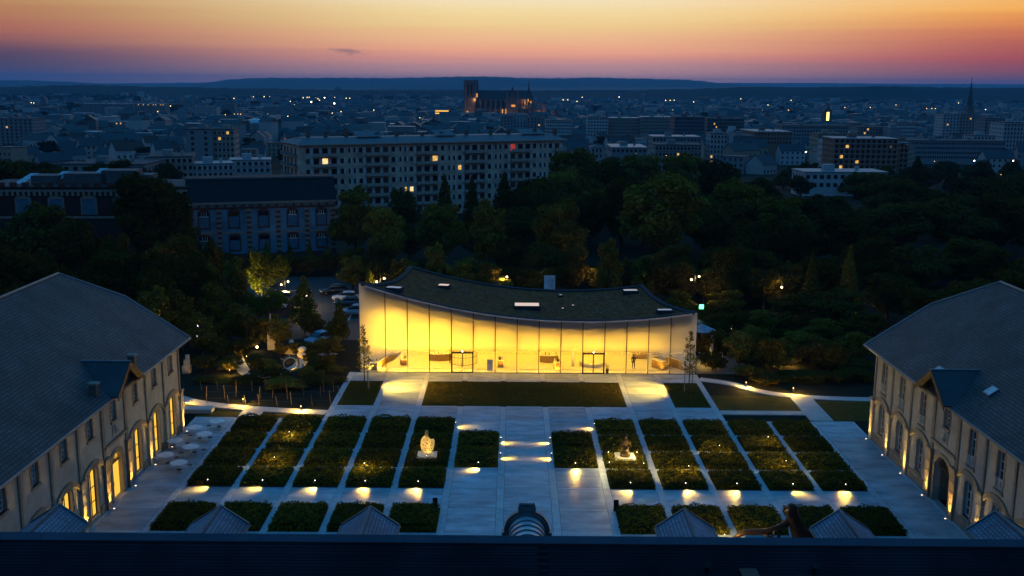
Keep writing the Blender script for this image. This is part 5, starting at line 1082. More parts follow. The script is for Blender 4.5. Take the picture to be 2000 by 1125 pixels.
# ------------------------------------------------------------------ park trees
GT = 'trees of the park'
ZT = {}
def T(key, px, yt, Y, w, lb=None):
    o = plant(key, px, yt, Y, w, lb or 'tree', GT)
    if lb is None:
        sh = key.startswith('bush'); kind = 'dark shrub' if sh else 'conifer' if key == 'conifer' else 'slim tree' if key in ('oval', 'poplar', 'young', 'birch') else 'broad tree'
        zone = ('above the left wing roof' if px < 330 else 'between left wing and car park' if px < 560 and Y < 180 else 'in front of the brick hall' if px < 660 else 'between pavilion and long apartment block' if px < 1000 else 'behind the pavilion right half' if px < 1360 and Y < 220 else 'in the right garden' if Y < 160 else 'in the wood right of the pavilion' if Y < 225 else 'at the upper edge of the wood') 
        ZT.setdefault((kind, zone), []).append((px, o))
    return o
for a in [('broad1', 692, 358, 203, 120, 'broad tree overlapping the right end of the blue brick hall'), ('broad2', 752, 390, 185, 95, 'tree in front of the long apartment block, left of two'), ('broad2', 862, 384, 192, 115, 'broad tree below the middle of the long apartment block'), ('oval', 955, 380, 182, 85, 'slender pale tree behind the pavilion middle'),
          ('broad1', 1092, 383, 180, 135, 'round full tree right behind the pavilion middle'), ('broad2', 1295, 322, 196, 195, 'largest pale round tree behind the pavilion right half'), ('oval', 1190, 458, 158, 62, 'small grey green tree behind the pavilion right of the banner'), ('oval', 850, 468, 163, 62, 'small pale tree behind the roof of the pavilion'),
          ('broad1', 1442, 345, 214, 150, 'pale broad tree right of the largest round tree'), ('broad2', 1525, 372, 208, 140), ('broad3', 1545, 425, 185, 95), ('dark1', 1650, 410, 200, 140), ('dark1', 1755, 388, 215, 160), ('broad3', 1865, 380, 215, 170), ('dark1', 1965, 372, 215, 150), ('dark1', 1705, 455, 170, 130), ('broad3', 1800, 472, 172, 130), ('dark1', 1905, 462, 180, 150),
          ('poplar', 1588, 492, 152, 42, 'slim columnar tree lit from below in the right park'), ('poplar', 1662, 480, 158, 46), ('broad1', 1120, 283, 288, 125, 'treetop rising against the town right of the long block'), ('dark1', 1180, 300, 276, 130), ('broad2', 1255, 288, 300, 120), ('broad1', 1335, 292, 300, 130), ('dark1', 1402, 306, 285, 120), ('broad3', 1470, 338, 262, 130),
          ('dark1', 1042, 338, 252, 95), ('conifer', 985, 338, 248, 70), ('broad1', 1105, 322, 245, 110), ('conifer', 922, 345, 240, 48, 'dark conifer before the long apartment block, right one'), ('conifer', 868, 340, 236, 52, 'dark conifer before the long apartment block, left one'), ('dark1', 785, 362, 222, 80), ('dark1', 1750, 342, 268, 130), ('broad3', 1832, 360, 268, 150), ('dark1', 1922, 342, 280, 160), ('dark1', 1995, 332, 288, 130),
          ('dark1', 1700, 332, 330, 130), ('broad3', 1612, 375, 262, 120), ('dark1', 1560, 380, 250, 110), ('broad2', 1215, 350, 232, 130), ('dark1', 1150, 370, 225, 110), ('dark1', 1020, 400, 212, 110), ('broad3', 1390, 400, 205, 120), ('dark1', 1590, 450, 205, 130), ('broad3', 1470, 420, 190, 110), ('dark1', 930, 430, 205, 100), ('dark1', 800, 440, 205, 95), ('broad3', 1000, 455, 180, 90),
          ('dark1', 285, 328, 186, 180, 'tall dark tree in front of the dark brick range'), ('broad3', 62, 383, 168, 190, 'wide tree above the left wing roof'), ('dark1', 145, 425, 160, 130), ('dark1', -20, 300, 240, 180), ('broad3', 60, 320, 262, 130), ('dark1', 350, 392, 190, 80), ('dark1', 215, 480, 145, 130), ('dark1', 20, 470, 135, 150), ('broad3', 120, 500, 135, 110),
          ('dark1', 300, 520, 132, 110), ('oval', 395, 500, 150, 80), ('oval', 452, 495, 150, 75), ('birch', 507, 476, 156, 66, 'tree lit green from below beside the car park'), ('birch', 548, 492, 170, 46), ('young', 592, 540, 141, 75, 'young pointed tree standing alone before the car park'), ('oval', 420, 545, 138, 85), ('oval', 470, 590, 134, 80), ('oval', 392, 605, 127, 66),
          ('bush', 640, 655, 128, 92, 'round shrub at the left pavilion corner'), ('young', 662, 585, 134, 48, 'pointed tree beside the pavilion left corner'), ('oval', 540, 612, 132, 70), ('oval', 300, 552, 127, 90), ('oval', 350, 560, 131, 70), ('bush', 545, 740, 114, 95, 'wide shrub in the middle of the left garden'), ('bush_d', 610, 735, 116, 80), ('bush_d', 480, 738, 116, 80), ('bush_d', 660, 738, 117, 50), ('bush_d', 430, 742, 117, 70), ('bush', 505, 700, 123, 60),
          ('oval', 1330, 560, 148, 72), ('oval', 1420, 560, 150, 86), ('oval', 1480, 602, 138, 95, 'tree lit from below in the right garden'), ('broad3', 1550, 565, 150, 110), ('oval', 1402, 640, 128, 56, 'small tree beside the side terrace'), ('broad3', 1640, 560, 148, 130), ('oval', 1605, 620, 134, 100), ('oval', 1560, 645, 129, 90), ('broad3', 1690, 605, 138, 100), ('bush', 1520, 690, 124, 80), ('bush', 1455, 712, 120, 60), ('bush_d', 1620, 690, 124, 90), ('bush_d', 1580, 725, 119, 80), ('bush_d', 1670, 700, 124, 90), ('bush_d', 1500, 735, 117, 60),
          ('dark1', 1500, 500, 168, 100), ('dark1', 1400, 480, 172, 100), ('dark1', 1320, 470, 172, 100), ('dark1', 1600, 520, 168, 110), ('dark1', 1740, 530, 150, 120), ('dark1', 1820, 560, 140, 130), ('dark1', 1900, 540, 140, 140), ('dark1', 1990, 520, 145, 140), ('dark1', 1060, 470, 172, 90), ('dark1', 1120, 480, 168, 80), ('dark1', 740, 470, 178, 80), ('dark1', 690, 480, 182, 70), ('oval', 800, 500, 166, 60), ('oval', 910, 495, 168, 60), ('oval', 1260, 500, 160, 70)]: T(*a)
rr = random.Random(11)
for i in range(46):     # crowns filling the wood further back on the right
    px = rr.uniform(1000, 2040); Y = rr.uniform(218, 300); T(rr.choice(['dark1', 'broad3', 'dark1', 'broad1']), px, np.interp(px, [1000, 1100, 1300, 1450, 1600, 1750, 2000], [365, 320, 318, 345, 400, 375, 365]) + rr.uniform(5, 45), Y, rr.uniform(90, 130))
for i in range(26):     # undergrowth
    px = rr.choice([rr.uniform(1380, 1690), rr.uniform(380, 660), rr.uniform(0, 350)]); Y = rr.uniform(126, 150); T('bush_d', px, rr.uniform(600, 650) + (140 - Y) * 2.4, Y, rr.uniform(50, 90))
for px, yt, w in ((415, 462, 26), (520, 470, 26), (566, 478, 30), (604, 470, 24), (640, 480, 30)): T('poplar', px, yt, 191, w)
for k in range(13): T('bush_d', 372 + k * 23, 492 + rr.uniform(-6, 8), 186 + rr.uniform(-3, 3), 48)
for k in range(34):     # lower crowns closing the gaps behind the pavilion
    px = 690 + k * 21 + rr.uniform(-8, 8); T(rr.choice(['dark1', 'broad3', 'oval', 'bush_d']), px, rr.uniform(492, 530), rr.uniform(158, 182), rr.uniform(55, 80))
for k in range(26): T(rr.choice(['dark1', 'broad3']), 1370 + k * 26 + rr.uniform(-9, 9), rr.uniform(470, 540), rr.uniform(158, 195), rr.uniform(80, 110))
for k in range(16): T(rr.choice(['broad3', 'bush_d', 'dark1']), 1385 + k * 21, rr.uniform(590, 640), rr.uniform(138, 152), rr.uniform(70, 95))
for k in range(18): T(rr.choice(['dark1', 'broad3']), -10 + k * 24, rr.uniform(440, 510), rr.uniform(140, 180), rr.uniform(80, 110))
for k in range(12): T(rr.choice(['oval', 'bush_d', 'bush']), 378 + k * 13 + rr.uniform(-5, 5), rr.uniform(600, 655), rr.uniform(130, 142), rr.uniform(50, 66))
for px, yt, Y, w in ((400, 690, 121, 60), (445, 700, 120.5, 60), (500, 722, 117.5, 66), (540, 718, 118, 60), (620, 700, 122.5, 60), (655, 712, 120.5, 50), (420, 650, 127, 70), (470, 655, 127, 66), (610, 690, 125, 50), (398, 735, 116.5, 50), (640, 742, 116, 50), (585, 748, 114.6, 50)): T('bush' if px % 2 else 'bush_d', px, yt, Y, w)
for k in range(34): T(rr.choice(['dark1', 'broad3', 'dark1', 'conifer']), 1540 + k * 14.5 + rr.uniform(-10, 10), rr.uniform(300, 352) + (12 if k < 14 else 0), rr.uniform(345, 520), rr.uniform(38, 62))
for k in range(14): T(rr.choice(['dark1', 'broad3']), -10 + k * 26 + rr.uniform(-8, 8), rr.uniform(305, 335), rr.uniform(330, 420), rr.uniform(45, 70))
for px, yt, Y, w in ((530, 700, 120, 44), (598, 715, 118.5, 48), (555, 735, 115.5, 60), (620, 722, 118, 50), (500, 690, 122, 50), (548, 668, 128.5, 40), (612, 668, 128, 44), (455, 690, 122, 60), (640, 690, 122, 52)): T('bush', px, yt, Y, w)
for k in range(34): T(rr.choice(['bush_d', 'bush_d', 'bush']), 1388 + k * 9 + rr.uniform(-6, 6), rr.uniform(628, 690), rr.uniform(122, 140), rr.uniform(55, 85))
for k in range(14): T('bush_d', 1470 + k * 17, rr.uniform(715, 738), rr.uniform(117.5, 120.5), rr.uniform(45, 70))
for px, yt, Y, w in ((1440, 505, 160, 95), (1495, 515, 158, 95), (1540, 505, 162, 95), (1405, 530, 156, 80), (535, 560, 149, 62), (505, 575, 147, 62), (470, 560, 150, 70), (650, 620, 133, 44)): T('broad3' if px > 1000 else 'birch', px, yt, Y, w)
for k in range(22): T(rr.choice(['dark1', 'broad3']), (-330 + k * 28) if k < 11 else (2020 + (k - 11) * 28), rr.uniform(330, 420), rr.uniform(170, 300), rr.uniform(100, 140))
def nth(n): return f"{n}{'th' if 10 < n % 100 < 14 else {1: 'st', 2: 'nd', 3: 'rd'}.get(n % 10, 'th')}"
for (kind, zone), L_ in ZT.items():
    L_.sort(key=lambda q: q[0])
    for i, (px, o) in enumerate(L_): o['label'] = f'{kind} {zone}' + (f', {nth(i + 1)} from the left' if len(L_) > 1 else '')
x, y = gr(505, 590); glow('floodlight under the green lit tree by the car park', x - .5, 152.5, 6500, (aty(507, 540, 156)[0], 155.5, 5), 75, (1, .85, .25)); glow('floodlight under the tree lit from below in the right garden', aty(1480, 660, 138)[0], 135.2, 4000, (aty(1480, 640, 138)[0], 138, 4.5), 70, (1, .8, .3))
glow('floodlight under the tree above the left wing roof', aty(300, 540, 127)[0], 124.5, 2500, (aty(300, 540, 127)[0], 127, 6), 70, (1, .85, .3)); glow('floodlight under the orange lit tree behind the pavilion corner', aty(722, 545, 146)[0], 142, 900, (aty(722, 545, 150)[0], 150, 6), 70, (1, .6, .2)); glow('floodlight under the young tree before the car park', aty(600, 660, 138)[0], 137.5, 420, (aty(592, 600, 141)[0], 141, 4), 70, (1, .8, .3))
glow('floodlight under the pale bush behind the pavilion middle', aty(985, 560, 157)[0], 152, 350, (aty(985, 550, 160)[0], 160, 5), 70, (1, .85, .3)); T('bush', 985, 540, 157, 60, 'bush lit by the twin lamp behind the pavilion'); T('young', 722, 528, 150, 52, 'small orange lit tree behind the pavilion left corner')

# ------------------------------------------------------------------ buildings beyond the park
class LB(MB):       # mesh builder with a local frame: u along the front, v into the depth
    def xf(s, o, yaw):
        c, n = math.cos(yaw), math.sin(yaw); s.v = [(o[0] + x * c - y * n, o[1] + x * n + y * c, z) for x, y, z in s.v]; return s
def frontage(px0, Y0, px1, Y1):
    xa, xb = aty(px0, 300, Y0)[0], aty(px1, 300, Y1)[0]; return (xa, Y0), math.atan2(Y1 - Y0, xb - xa), math.hypot(Y1 - Y0, xb - xa)
redb = M('red brick', (.13, .04, .03), .85); whb = M('cream brick', (.26, .22, .18), .85); blueb = courses('blue glazed brick', (.065, .21, .31), (.05, .16, .25), (.07, .14, .18), ((0, 1), (2, 1)), .5, .2, .5, .3, .02); black_slate = M('black slate', (.018, .019, .022), .7, (.012, .012, .014), 1, spec=.1)
# blue brick hall
o, yaw, Ln = frontage(362, 197, 652, 205); t = thing('brick_hall', 'blue brick hall with banded red and cream pilasters and black roof', 'building', (*o, 0)); hE, hR, D = 11.0, 15.4, 14
LB().box(0, Ln, 0, D, 0, hE).xf(o, yaw).build('wall', blueb, t)
LB().prism([(-.3, -.5, hE + .5), (Ln + .3, -.5, hE + .5), (Ln + .3, 4.4, hR), (-.3, 4.4, hR)], (0, 0, -.2)).prism([(-.3, 4.4, hR), (Ln + .3, 4.4, hR), (Ln + .3, D, hR - .1), (-.3, D, hR - .1)], (0, 0, -.2)).xf(o, yaw).build('roof', black_slate, t)
LB().box(-.4, Ln + .4, 4.2, 4.8, hR, hR + .35).xf(o, yaw).build('ridge_cap', zinc, t)
LB().box(-.3, Ln + .3, -.55, -.01, hE - .02, hE + .45).xf(o, yaw).build('cornice', whb, t)
for k in range(int(Ln / .8)): LB().box(.2 + k * .8, .55 + k * .8, -.4, -.01, hE - .55, hE - .03).xf(o, yaw).build('dentil', whb if k % 2 else redb, t)
LB().box(0, Ln, -.08, -.01, hE - 1.0, hE - .62).xf(o, yaw).build('brick_band', redb, t); LB().box(0, Ln, -.1, -.01, 5.3, 5.65).xf(o, yaw).build('string_course', whb, t); LB().box(0, Ln, -.15, -.01, 0, 1.4).xf(o, yaw).build('base_course', redb, t)
nb = 5; bayw = Ln / nb
for k in range(nb + 1):
    u = min(max(k * bayw, .5), Ln - .5); a = LB(); b = LB()
    for j in range(18): (a if j % 2 else b).box(u - (.5 if j % 2 else .42), u + (.5 if j % 2 else .42), -.2, -.01, 1.4 + j * .48, 1.4 + (j + 1) * .48 - .01)
    p = a.xf(o, yaw).build('pilaster', whb, t); b.xf(o, yaw).build('red_band', redb, p)
for k in range(nb):
    u = (k + .5) * bayw
    for z0, h in ((2.2, 2.6), (6.6, 2.9)):
        w = LB().box(u - 1.15, u + 1.15, -.12, -.01, z0 - .3, z0 - .02).box(u - 1.15, u - .9, -.1, -.01, z0, z0 + h).box(u + .9, u + 1.15, -.1, -.01, z0, z0 + h)
        w.prism([(u + 1.15 * math.cos(q), -.1, z0 + h + .55 * math.sin(q)) for q in np.linspace(math.pi, 0, 9)], (0, .09, 0)); wo = w.xf(o, yaw).build('window', redb, t)
        LB().box(u - .9, u + .9, -.06, -.02, z0, z0 + h * .72).xf(o, yaw).build('blind', M('blue shutter', (.06, .15, .22), .7), wo)
        LB().box(u - .88, u + .88, -.13, -.105, z0 + h * .72, z0 + h).xf(o, yaw).build('pane', glass_d, wo)
        fr = LB().box(u - .9, u + .9, -.16, -.13, z0 + h * .7, z0 + h * .74)
        for q in (-.45, 0, .45): fr.box(u + q - .04, u + q + .04, -.16, -.13, z0 + h * .72, z0 + h)
        if k in (0, 3, 4): fr.xf(o, yaw).build('frame', white_paint, wo)
# dark brick range on the far left
o, yaw, Ln = frontage(-60, 196, 362, 199); t = thing('brick_range', 'dark red brick range with battlemented parapet behind the left trees', 'building', (*o, 0)); h = 14.2
LB().box(0, Ln, 0, 16, 0, h).xf(o, yaw).build('wall', M('dark red brick', (.05, .02, .016), .85), t); LB().box(0, Ln, .4, 16, h, h + .08).xf(o, yaw).build('flat_roof', M('dark flat roof', (.05, .052, .058), .8), t)
for k in range(int(Ln / 1.0)): LB().box(k * 1.0, k * 1.0 + .5, -.35, -.01, h - 1.6, h - .8).xf(o, yaw).build('dentil', whb, t)
LB().box(0, Ln, -.4, -.01, h - .8, h - .5).box(0, Ln, -.12, -.01, 8.3, 8.7).xf(o, yaw).build('cornice', whb, t)
for k in range(int(Ln / 2.2)): LB().box(k * 2.2 + .2, k * 2.2 + 1.4, -.2, .4, h, h + .9).xf(o, yaw).build('merlon', redb, t)
for k in range(int(Ln / 6)):
    u = 3 + k * 6; w = LB().box(u - 1.5, u - 1.2, -.15, -.01, 9, 12).box(u + 1.2, u + 1.5, -.15, -.01, 9, 12); w.prism([(u + 1.5 * math.cos(q), -.15, 12 + .6 * math.sin(q)) for q in np.linspace(math.pi, 0, 9)], (0, .14, 0)); wo = w.xf(o, yaw).build('window', whb, t); LB().box(u - 1.2, u + 1.2, -.08, -.02, 9, 12).xf(o, yaw).build('pane', M('blue shutter', (.07, .12, .16)), wo)
for px, w, hh in ((122, 8, 2.2), (195, 6.5, 2.8), (250, 4, 2.0), (60, 5, 1.8)):
    u = (aty(px, 345, 200)[0] - o[0]); LB().box(u, u + w, 4, 9, h, h + hh).xf(o, yaw).build('roof_plant', M('plant grey', (.08, .085, .09), .7), t); LB().prism([(u - 3.2, 4, h + .2), (u - 1.6, 4, h + .2), (u + .2, 8, h + hh), (u - 1.4, 8, h + hh)], (0, 0, .15)).xf(o, yaw).build('roof_panel', M('pale panel', (.5, .52, .55), .4), t)

# long apartment block
def LITW(name, c1, c2, st):
    """a lit room seen through curtains: brighter and dimmer patches"""
    m = EM(name, c1, st); N = m.node_tree.nodes; L = m.node_tree.links; e = [n for n in N if n.type == 'EMISSION'][0]; tc = N.new('ShaderNodeTexCoord'); n = N.new('ShaderNodeTexNoise'); n.inputs['Scale'].default_value = 2.3; n.inputs['Detail'].default_value = 3; L.new(tc.outputs['Object'], n.inputs[0])
    r = N.new('ShaderNodeValToRGB'); r.color_ramp.elements[0].position = .38; r.color_ramp.elements[1].position = .62; r.color_ramp.elements[0].color = (*c2, 1); r.color_ramp.elements[1].color = (*c1, 1); L.new(n.outputs[0], r.inputs[0]); L.new(r.outputs[0], e.inputs[0]); return m
lit_y = LITW('lit window', (1, .62, .18), (.45, .2, .03), 1.1); lit_o = LITW('lit window orange', (1, .42, .12), (.4, .12, .03), 1.0); lit_r = LITW('lit window red', (1, .12, .08), (.3, .03, .03), .45); lit_w = LITW('lit window white', (1, .76, .4), (.6, .3, .06), 1.5)
conc_b = courses('apartment cladding', (.50, .355, .27), (.45, .32, .24), (.35, .25, .19), ((0, 1), (2, 1)), 1.6, .8, .8, .2, .01); ap_w = M('apartment white', (.54, .54, .56), .8); blind = M('brown blind', (.10, .045, .03), .8); slabm = M('balcony slab', (.42, .32, .26), .8)
o, yaw, Ln = frontage(584, 285, 1100, 322); t = thing('apartment_block', 'long pale seven storey apartment block beyond the park', 'apartment block', (*o, -6)); topz = 17.2; SH = 2.85; base = -6; D = 17
LB().box(0, Ln, 0, D, base, topz).xf(o, yaw).build('wall', conc_b, t)
LB().prism([(-.8, -.9, topz), (Ln + .8, -.9, topz), (Ln - 2, 5.5, topz + 1.5), (3, 5.5, topz + 1.5)], (0, 0, .12)).prism([(-.8, -.9, topz), (3, 5.5, topz + 1.5), (3, D - 5, topz + 1.5), (-.8, D + .6, topz)], (0, 0, .12)).box(2.5, Ln - 2, 5.5, D - 5, topz + 1.35, topz + 1.6).xf(o, yaw).build('roof', zinc, t)
LB().box(-.9, Ln + .9, -1.0, -.85, topz - .15, topz + .2).xf(o, yaw).build('fascia', slabm, t)
for u in (4, 9, 15, 24, 30, 38, 44, 52, 60, 66, 75, 82): LB().box(u, u + .9, 6, 6.9, topz + 1.3, topz + 2.7 + random.random() * .6).xf(o, yaw).build('chimney', M('chimney brick', (.16, .10, .07)), t)
for u, w in ((18, 7), (42, 6), (70, 8)): LB().prism([(u, 4, topz + 1.6), (u + w, 4, topz + 1.6), (u + w, 9, topz + 3.0), (u, 9, topz + 3.0)], (0, 0, .15)).xf(o, yaw).build('roof_house', zinc, t)
wcache = {}
def pane_mesh(key, w, h, mat):
    if key not in wcache:
        me = LB().box(-w / 2, w / 2, -.03, 0, 0, h).mesh('window'); me.materials.append(mat); wcache[key] = me
    return wcache[key]
def put(name, me, u, v, z, par=None):
    c, n = math.cos(yaw), math.sin(yaw); ob = bpy.data.objects.new(name, me); COL.objects.link(ob); ob.parent = par or t; ob.matrix_parent_inverse = Matrix.Translation(-WL[t])
    ob.matrix_basis = Matrix.Translation((o[0] + u * c - v * n, o[1] + u * n + v * c, z)) @ Matrix.Rotation(yaw, 4, 'Z'); return ob
LIT = {(0, 9): lit_y, (1, 25): lit_y, (2, 31): lit_y, (2, 8): None, (3, 12): lit_y, (4, 14): lit_y, (1, 38): lit_r, (5, 13): lit_w, (4, 30): lit_w}
LITP = {(6, 2): 0}
lit_px = [(635, 318, lit_w), (854, 305, lit_y), (902, 321, lit_y), (805, 363, lit_w), (950, 353, lit_w), (996, 296, lit_r), (793, 363, lit_y)]
nun = int(Ln / 15) + 1; rw = random.Random(5)
for st in range(7):
    z = topz - .75 - 1.55 - st * SH
    for un in range(nun):
        u0 = un * 15 - 4
        items = [(1.0, .95, 1.3, 's'), (3.1, .5, 1.3, 's'), (4.6, .5, 1.3, 's'), (6.4, 1.0, 1.3, 's')] + [(8.7, 1.5, 2.1, 'b'), (11.2, 1.5, 2.1, 'b'), (13.7, 1.5, 2.1, 'b')]
        for du, w, h, k in items:
            u = u0 + du
            if u < .8 or u > Ln - .8: continue
            zb = z if k == 's' else z - .75; mat = blind if (k == 'b' and rw.random() < .6) or rw.random() < .15 else glass_d
            c, n = math.cos(yaw), math.sin(yaw); wx, wy = o[0] + u * c, o[1] + u * n
            for lx, ly, lm_ in lit_px:
                X, Z = aty(lx, ly, wy)
                if abs(X - wx) < w / 2 + .35 and zb - .3 < Z < zb + h + .4: mat = lm_
            wo = put('window', pane_mesh((w, h, mat.name), w, h, mat), u, -.03, zb)
            if k == 's': put('shutter', pane_mesh(('sh', h), .5, h, ap_w), u + w / 2 + .32, -.04, zb)
        a, b = max(u0 + 7.7, .1), min(u0 + 14.7, Ln)
        if b > a + 1: bo = LB().box(a, b, -1.15, -.01, z - .95, z - .77).xf(o, yaw).build('balcony', slabm, t); LB().box(a, b, -1.15, -1.09, z - .77, z - .05).xf(o, yaw).build('parapet', slabm, bo); 
        for q in (7.65, 9.95, 12.45, 14.75):
            if .2 < u0 + q < Ln - .2: LB().box(u0 + q - .25, u0 + q + .25, -.05, -.01, z - .75, z + 1.4).xf(o, yaw).build('white_panel', ap_w, t)
    # end loggias
    LB().box(-1.0, -.02, 1.5, D - 1, z - .95, z - .77).xf(o, yaw).build('loggia_floor', slabm, t); LB().box(-1.0, -.94, 1.5, D - 1, z - .77, z + .0).xf(o, yaw).build('loggia_rail', M('loggia glass', (.15, .2, .22), .2), t)
    for v in (3.5, 7.5, 11.5, 14.5): LB().box(-.05, -.02, v - .8, v + .8, z - .75, z + 1.3).xf(o, yaw).build('window', blind if rw.random() < .5 else glass_d, t)

# other town buildings placed from the photograph: (label, px left, px right, y top, distance, depth, yaw, wall, roof, rows, cols)
beige = M('beige block', (.38, .31, .27), .85); greyb = M('grey block', (.24, .235, .24), .85); whiteb = M('white block', (.44, .43, .43), .8); brickb = M('brick block', (.30, .15, .10), .85); tealr = M('pale metal roof', (.20, .25, .28), .5, metal=.2); darkr = M('dark flat roof', (.05, .052, .058), .8); slatef = M('far slate', (.05, .055, .062), .7)
FOOT = []
def building(label, pl, pr, yt, Y, D, yawd, wall, roof, rows, cols, kind='flat', lit=(), name='apartment_block', blank=False):
    xa, za = aty(pl, yt, Y); xb, zb = aty(pr, yt, Y); w = (xb - xa) / max(.3, math.cos(R(yawd))) * .98; o = (xa, Y - (0 if yawd >= 0 else (xb - xa) * math.tan(R(yawd)))) if yawd >= 0 else (xa, Y + (xb - xa) * math.tan(R(-yawd)))
    yaw = R(yawd); z1 = (za + zb) / 2; z0 = zg(Y) - 4; FOOT.append(((xa + xb) / 2, Y + D / 2, max(w, D) * .62 + 6)); t = thing(name, label, 'building', (*o, z0))
    zw = z1 if kind == 'flat' else z1 - min(6, w * .25)
    LB().box(0, w, 0, D, z0, zw).xf(o, yaw).build('wall', wall, t)
    if kind == 'flat':
        LB().box(-.3, w + .3, -.3, D + .3, zw, zw + .45).xf(o, yaw).build('roof', roof, t); LB().box(w * .3, w * .3 + 4, D * .4, D * .4 + 3.5, zw + .45, zw + 2.6).xf(o, yaw).build('lift_house', wall, t); LB().box(w * .7, w * .7 + 1.2, D * .5, D * .5 + 1, zw + .45, zw + 2).xf(o, yaw).build('chimney', wall, t)
    else:
        r = LB(); r.prism([(-.5, -.6, zw), (w + .5, -.6, zw), (w - D * .25, D / 2, z1), (D * .25, D / 2, z1)], (0, 0, .15)); r.prism([(-.5, D + .6, zw), (w + .5, D + .6, zw), (w - D * .25, D / 2, z1), (D * .25, D / 2, z1)], (0, 0, .15)); r.prism([(-.5, -.6, zw), (D * .25, D / 2, z1), (-.5, D + .6, zw)], (0, 0, .15)); r.prism([(w + .5, -.6, zw), (w - D * .25, D / 2, z1), (w + .5, D + .6, zw)], (0, 0, .15)); r.xf(o, yaw).build('roof', roof, t)
    if rows:
        sh = min(3.0, (zw - z0) / (rows + .3)); wn = LB(); ln = LB(); k = 0; sl_ = LB()
        for rI in range(rows):
            for c in range(cols):
                u = w * (c + .5) / cols; zz = zw - sh * (rI + 1) + .75; ww = min(1.5, w / cols * .55); k += 1
                (ln if (rI * cols + c) in lit else wn).box(u - ww / 2, u + ww / 2, -.08, -.02, zz, zz + 1.45)
            if not blank: sl_.box(0, w, -.5 if rI % 2 == 0 else -.3, -.01, zw - sh * (rI + 1) + .35, zw - sh * (rI + 1) + .55)
            for c in range(max(2, int(D / 3.2))):
                v = D * (c + .5) / max(2, int(D / 3.2)); zz = zw - sh * (rI + 1) + .75
                wn.box(-.08, -.02, v - .5, v + .5, zz, zz + 1.3); wn.box(w + .02, w + .08, v - .5, v + .5, zz, zz + 1.3)
        tag(wn.xf(o, yaw).build('window_rows', glass_d, t), kind='stuff')
        if ln.v: tag(ln.xf(o, yaw).build('lit_windows', lit_y, t), kind='stuff')
        if sl_.v and not blank: tag(sl_.xf(o, yaw).build('balcony_bands', slabm, t), kind='stuff')
    return t
building('grey blank-ended tower block left of the long apartment block', 362, 415, 253, 560, 20, 0, greyb, darkr, 7, 2, blank=True); building('balconied half of the tower block, two windows lit', 416, 456, 254, 562, 18, 6, beige, darkr, 7, 5, lit=(3, 6))
building('pale four storey block at the left with roof boxes', 288, 372, 308, 425, 22, 14, beige, darkr, 5, 8); building('low rambling flat roofed house with bright roof edges, far left', 120, 285, 322, 400, 24, 0, greyb, darkr, 2, 9); building('terraced pale flats below the tower block, left part', 374, 450, 322, 430, 14, 20, whiteb, tealr, 4, 8); building('terraced pale flats below the tower block, right part', 448, 526, 314, 470, 14, 12, whiteb, tealr, 4, 7)
building('twin tower block at the left frame edge', -20, 64, 232, 900, 26, 0, greyb, darkr, 9, 9, lit=(21, 52)); building('long slate roofed barracks, left', 28, 140, 268, 760, 18, 0, beige, slatef, 3, 16, 'hip'); building('long slate roofed barracks, middle', 180, 300, 262, 800, 18, 3, beige, slatef, 3, 18, 'hip'); building('long slate roofed barracks, right', 300, 362, 268, 790, 18, 0, beige, slatef, 2, 8, 'hip'); building('steep roofed school block left of the middle', 160, 212, 236, 1050, 20, 0, greyb, slatef, 3, 8, 'hip'); building('white office strip far left', 210, 246, 238, 1060, 14, 0, whiteb, tealr, 2, 9, lit=(4, 6))
building('far flats with lit top floor at left', 158, 262, 203, 1900, 25, 0, greyb, tealr, 6, 20); building('far flats with a yellow lit storey', 263, 322, 203, 1880, 25, 0, greyb, tealr, 5, 12, lit=(1, 3, 5, 7, 8, 10, 11)); building('pale far flats above the tower block', 366, 424, 209, 1850, 22, 0, whiteb, darkr, 4, 12); building('grey far flats left of the field lamps', 436, 458, 203, 2000, 22, 0, greyb, darkr, 4, 6)
building('brick tower block with white strips at right', 1630, 1757, 272, 520, 20, 0, brickb, tealr, 9, 12, lit=(14, 37, 61, 52, 76)); building('brick annex of the right tower block', 1758, 1776, 280, 535, 18, 0, brickb, tealr, 8, 2); building('white gable block beside the brick tower', 1611, 1631, 277, 540, 12, 0, whiteb, whiteb, 5, 2, blank=True); building('low white flats with pale roof before the right trees', 1572, 1740, 338, 392, 15, 3, whiteb, tealr, 2, 12, blank=True); building('long blank-sided hall with pale roof edge', 1475, 1550, 258, 760, 40, 4, brickb, tealr, 3, 12, blank=True); building('glazed office left part of the long hall', 1433, 1474, 266, 730, 30, 0, greyb, darkr, 4, 9)
building('long low glazed works at right', 1766, 1968, 276, 690, 20, -2, greyb, darkr, 4, 44, blank=True); building('tower flats below the church spire, left', 1843, 1876, 223, 1080, 22, 0, whiteb, darkr, 9, 5, lit=(16,)); building('tower flats below the church spire, right', 1876, 1906, 223, 1085, 22, 0, beige, darkr, 9, 5, lit=(8,)); building('pale tower flats at the right frame edge', 1962, 2020, 240, 780, 24, 0, whiteb, darkr, 8, 9); building('grey slab at the right frame edge behind', 1924, 1966, 232, 980, 20, 0, greyb, darkr, 8, 6); building('white low office before the right slab', 1902, 1945, 266, 720, 18, 0, whiteb, darkr, 2, 6)
building('pale tower cluster before the cathedral, left tower', 978, 1002, 228, 1120, 18, 0, greyb, darkr, 9, 4, blank=True); building('pale tower cluster before the cathedral, middle tower', 1003, 1028, 226, 1130, 18, 0, whiteb, darkr, 9, 4, blank=True); building('pale tower cluster before the cathedral, right tower', 1029, 1064, 230, 1110, 20, 0, greyb, darkr, 9, 5, lit=(13, 28)); building('white office with long roof right of the cluster', 1066, 1118, 236, 1000, 26, 0, whiteb, darkr, 4, 14, blank=True)
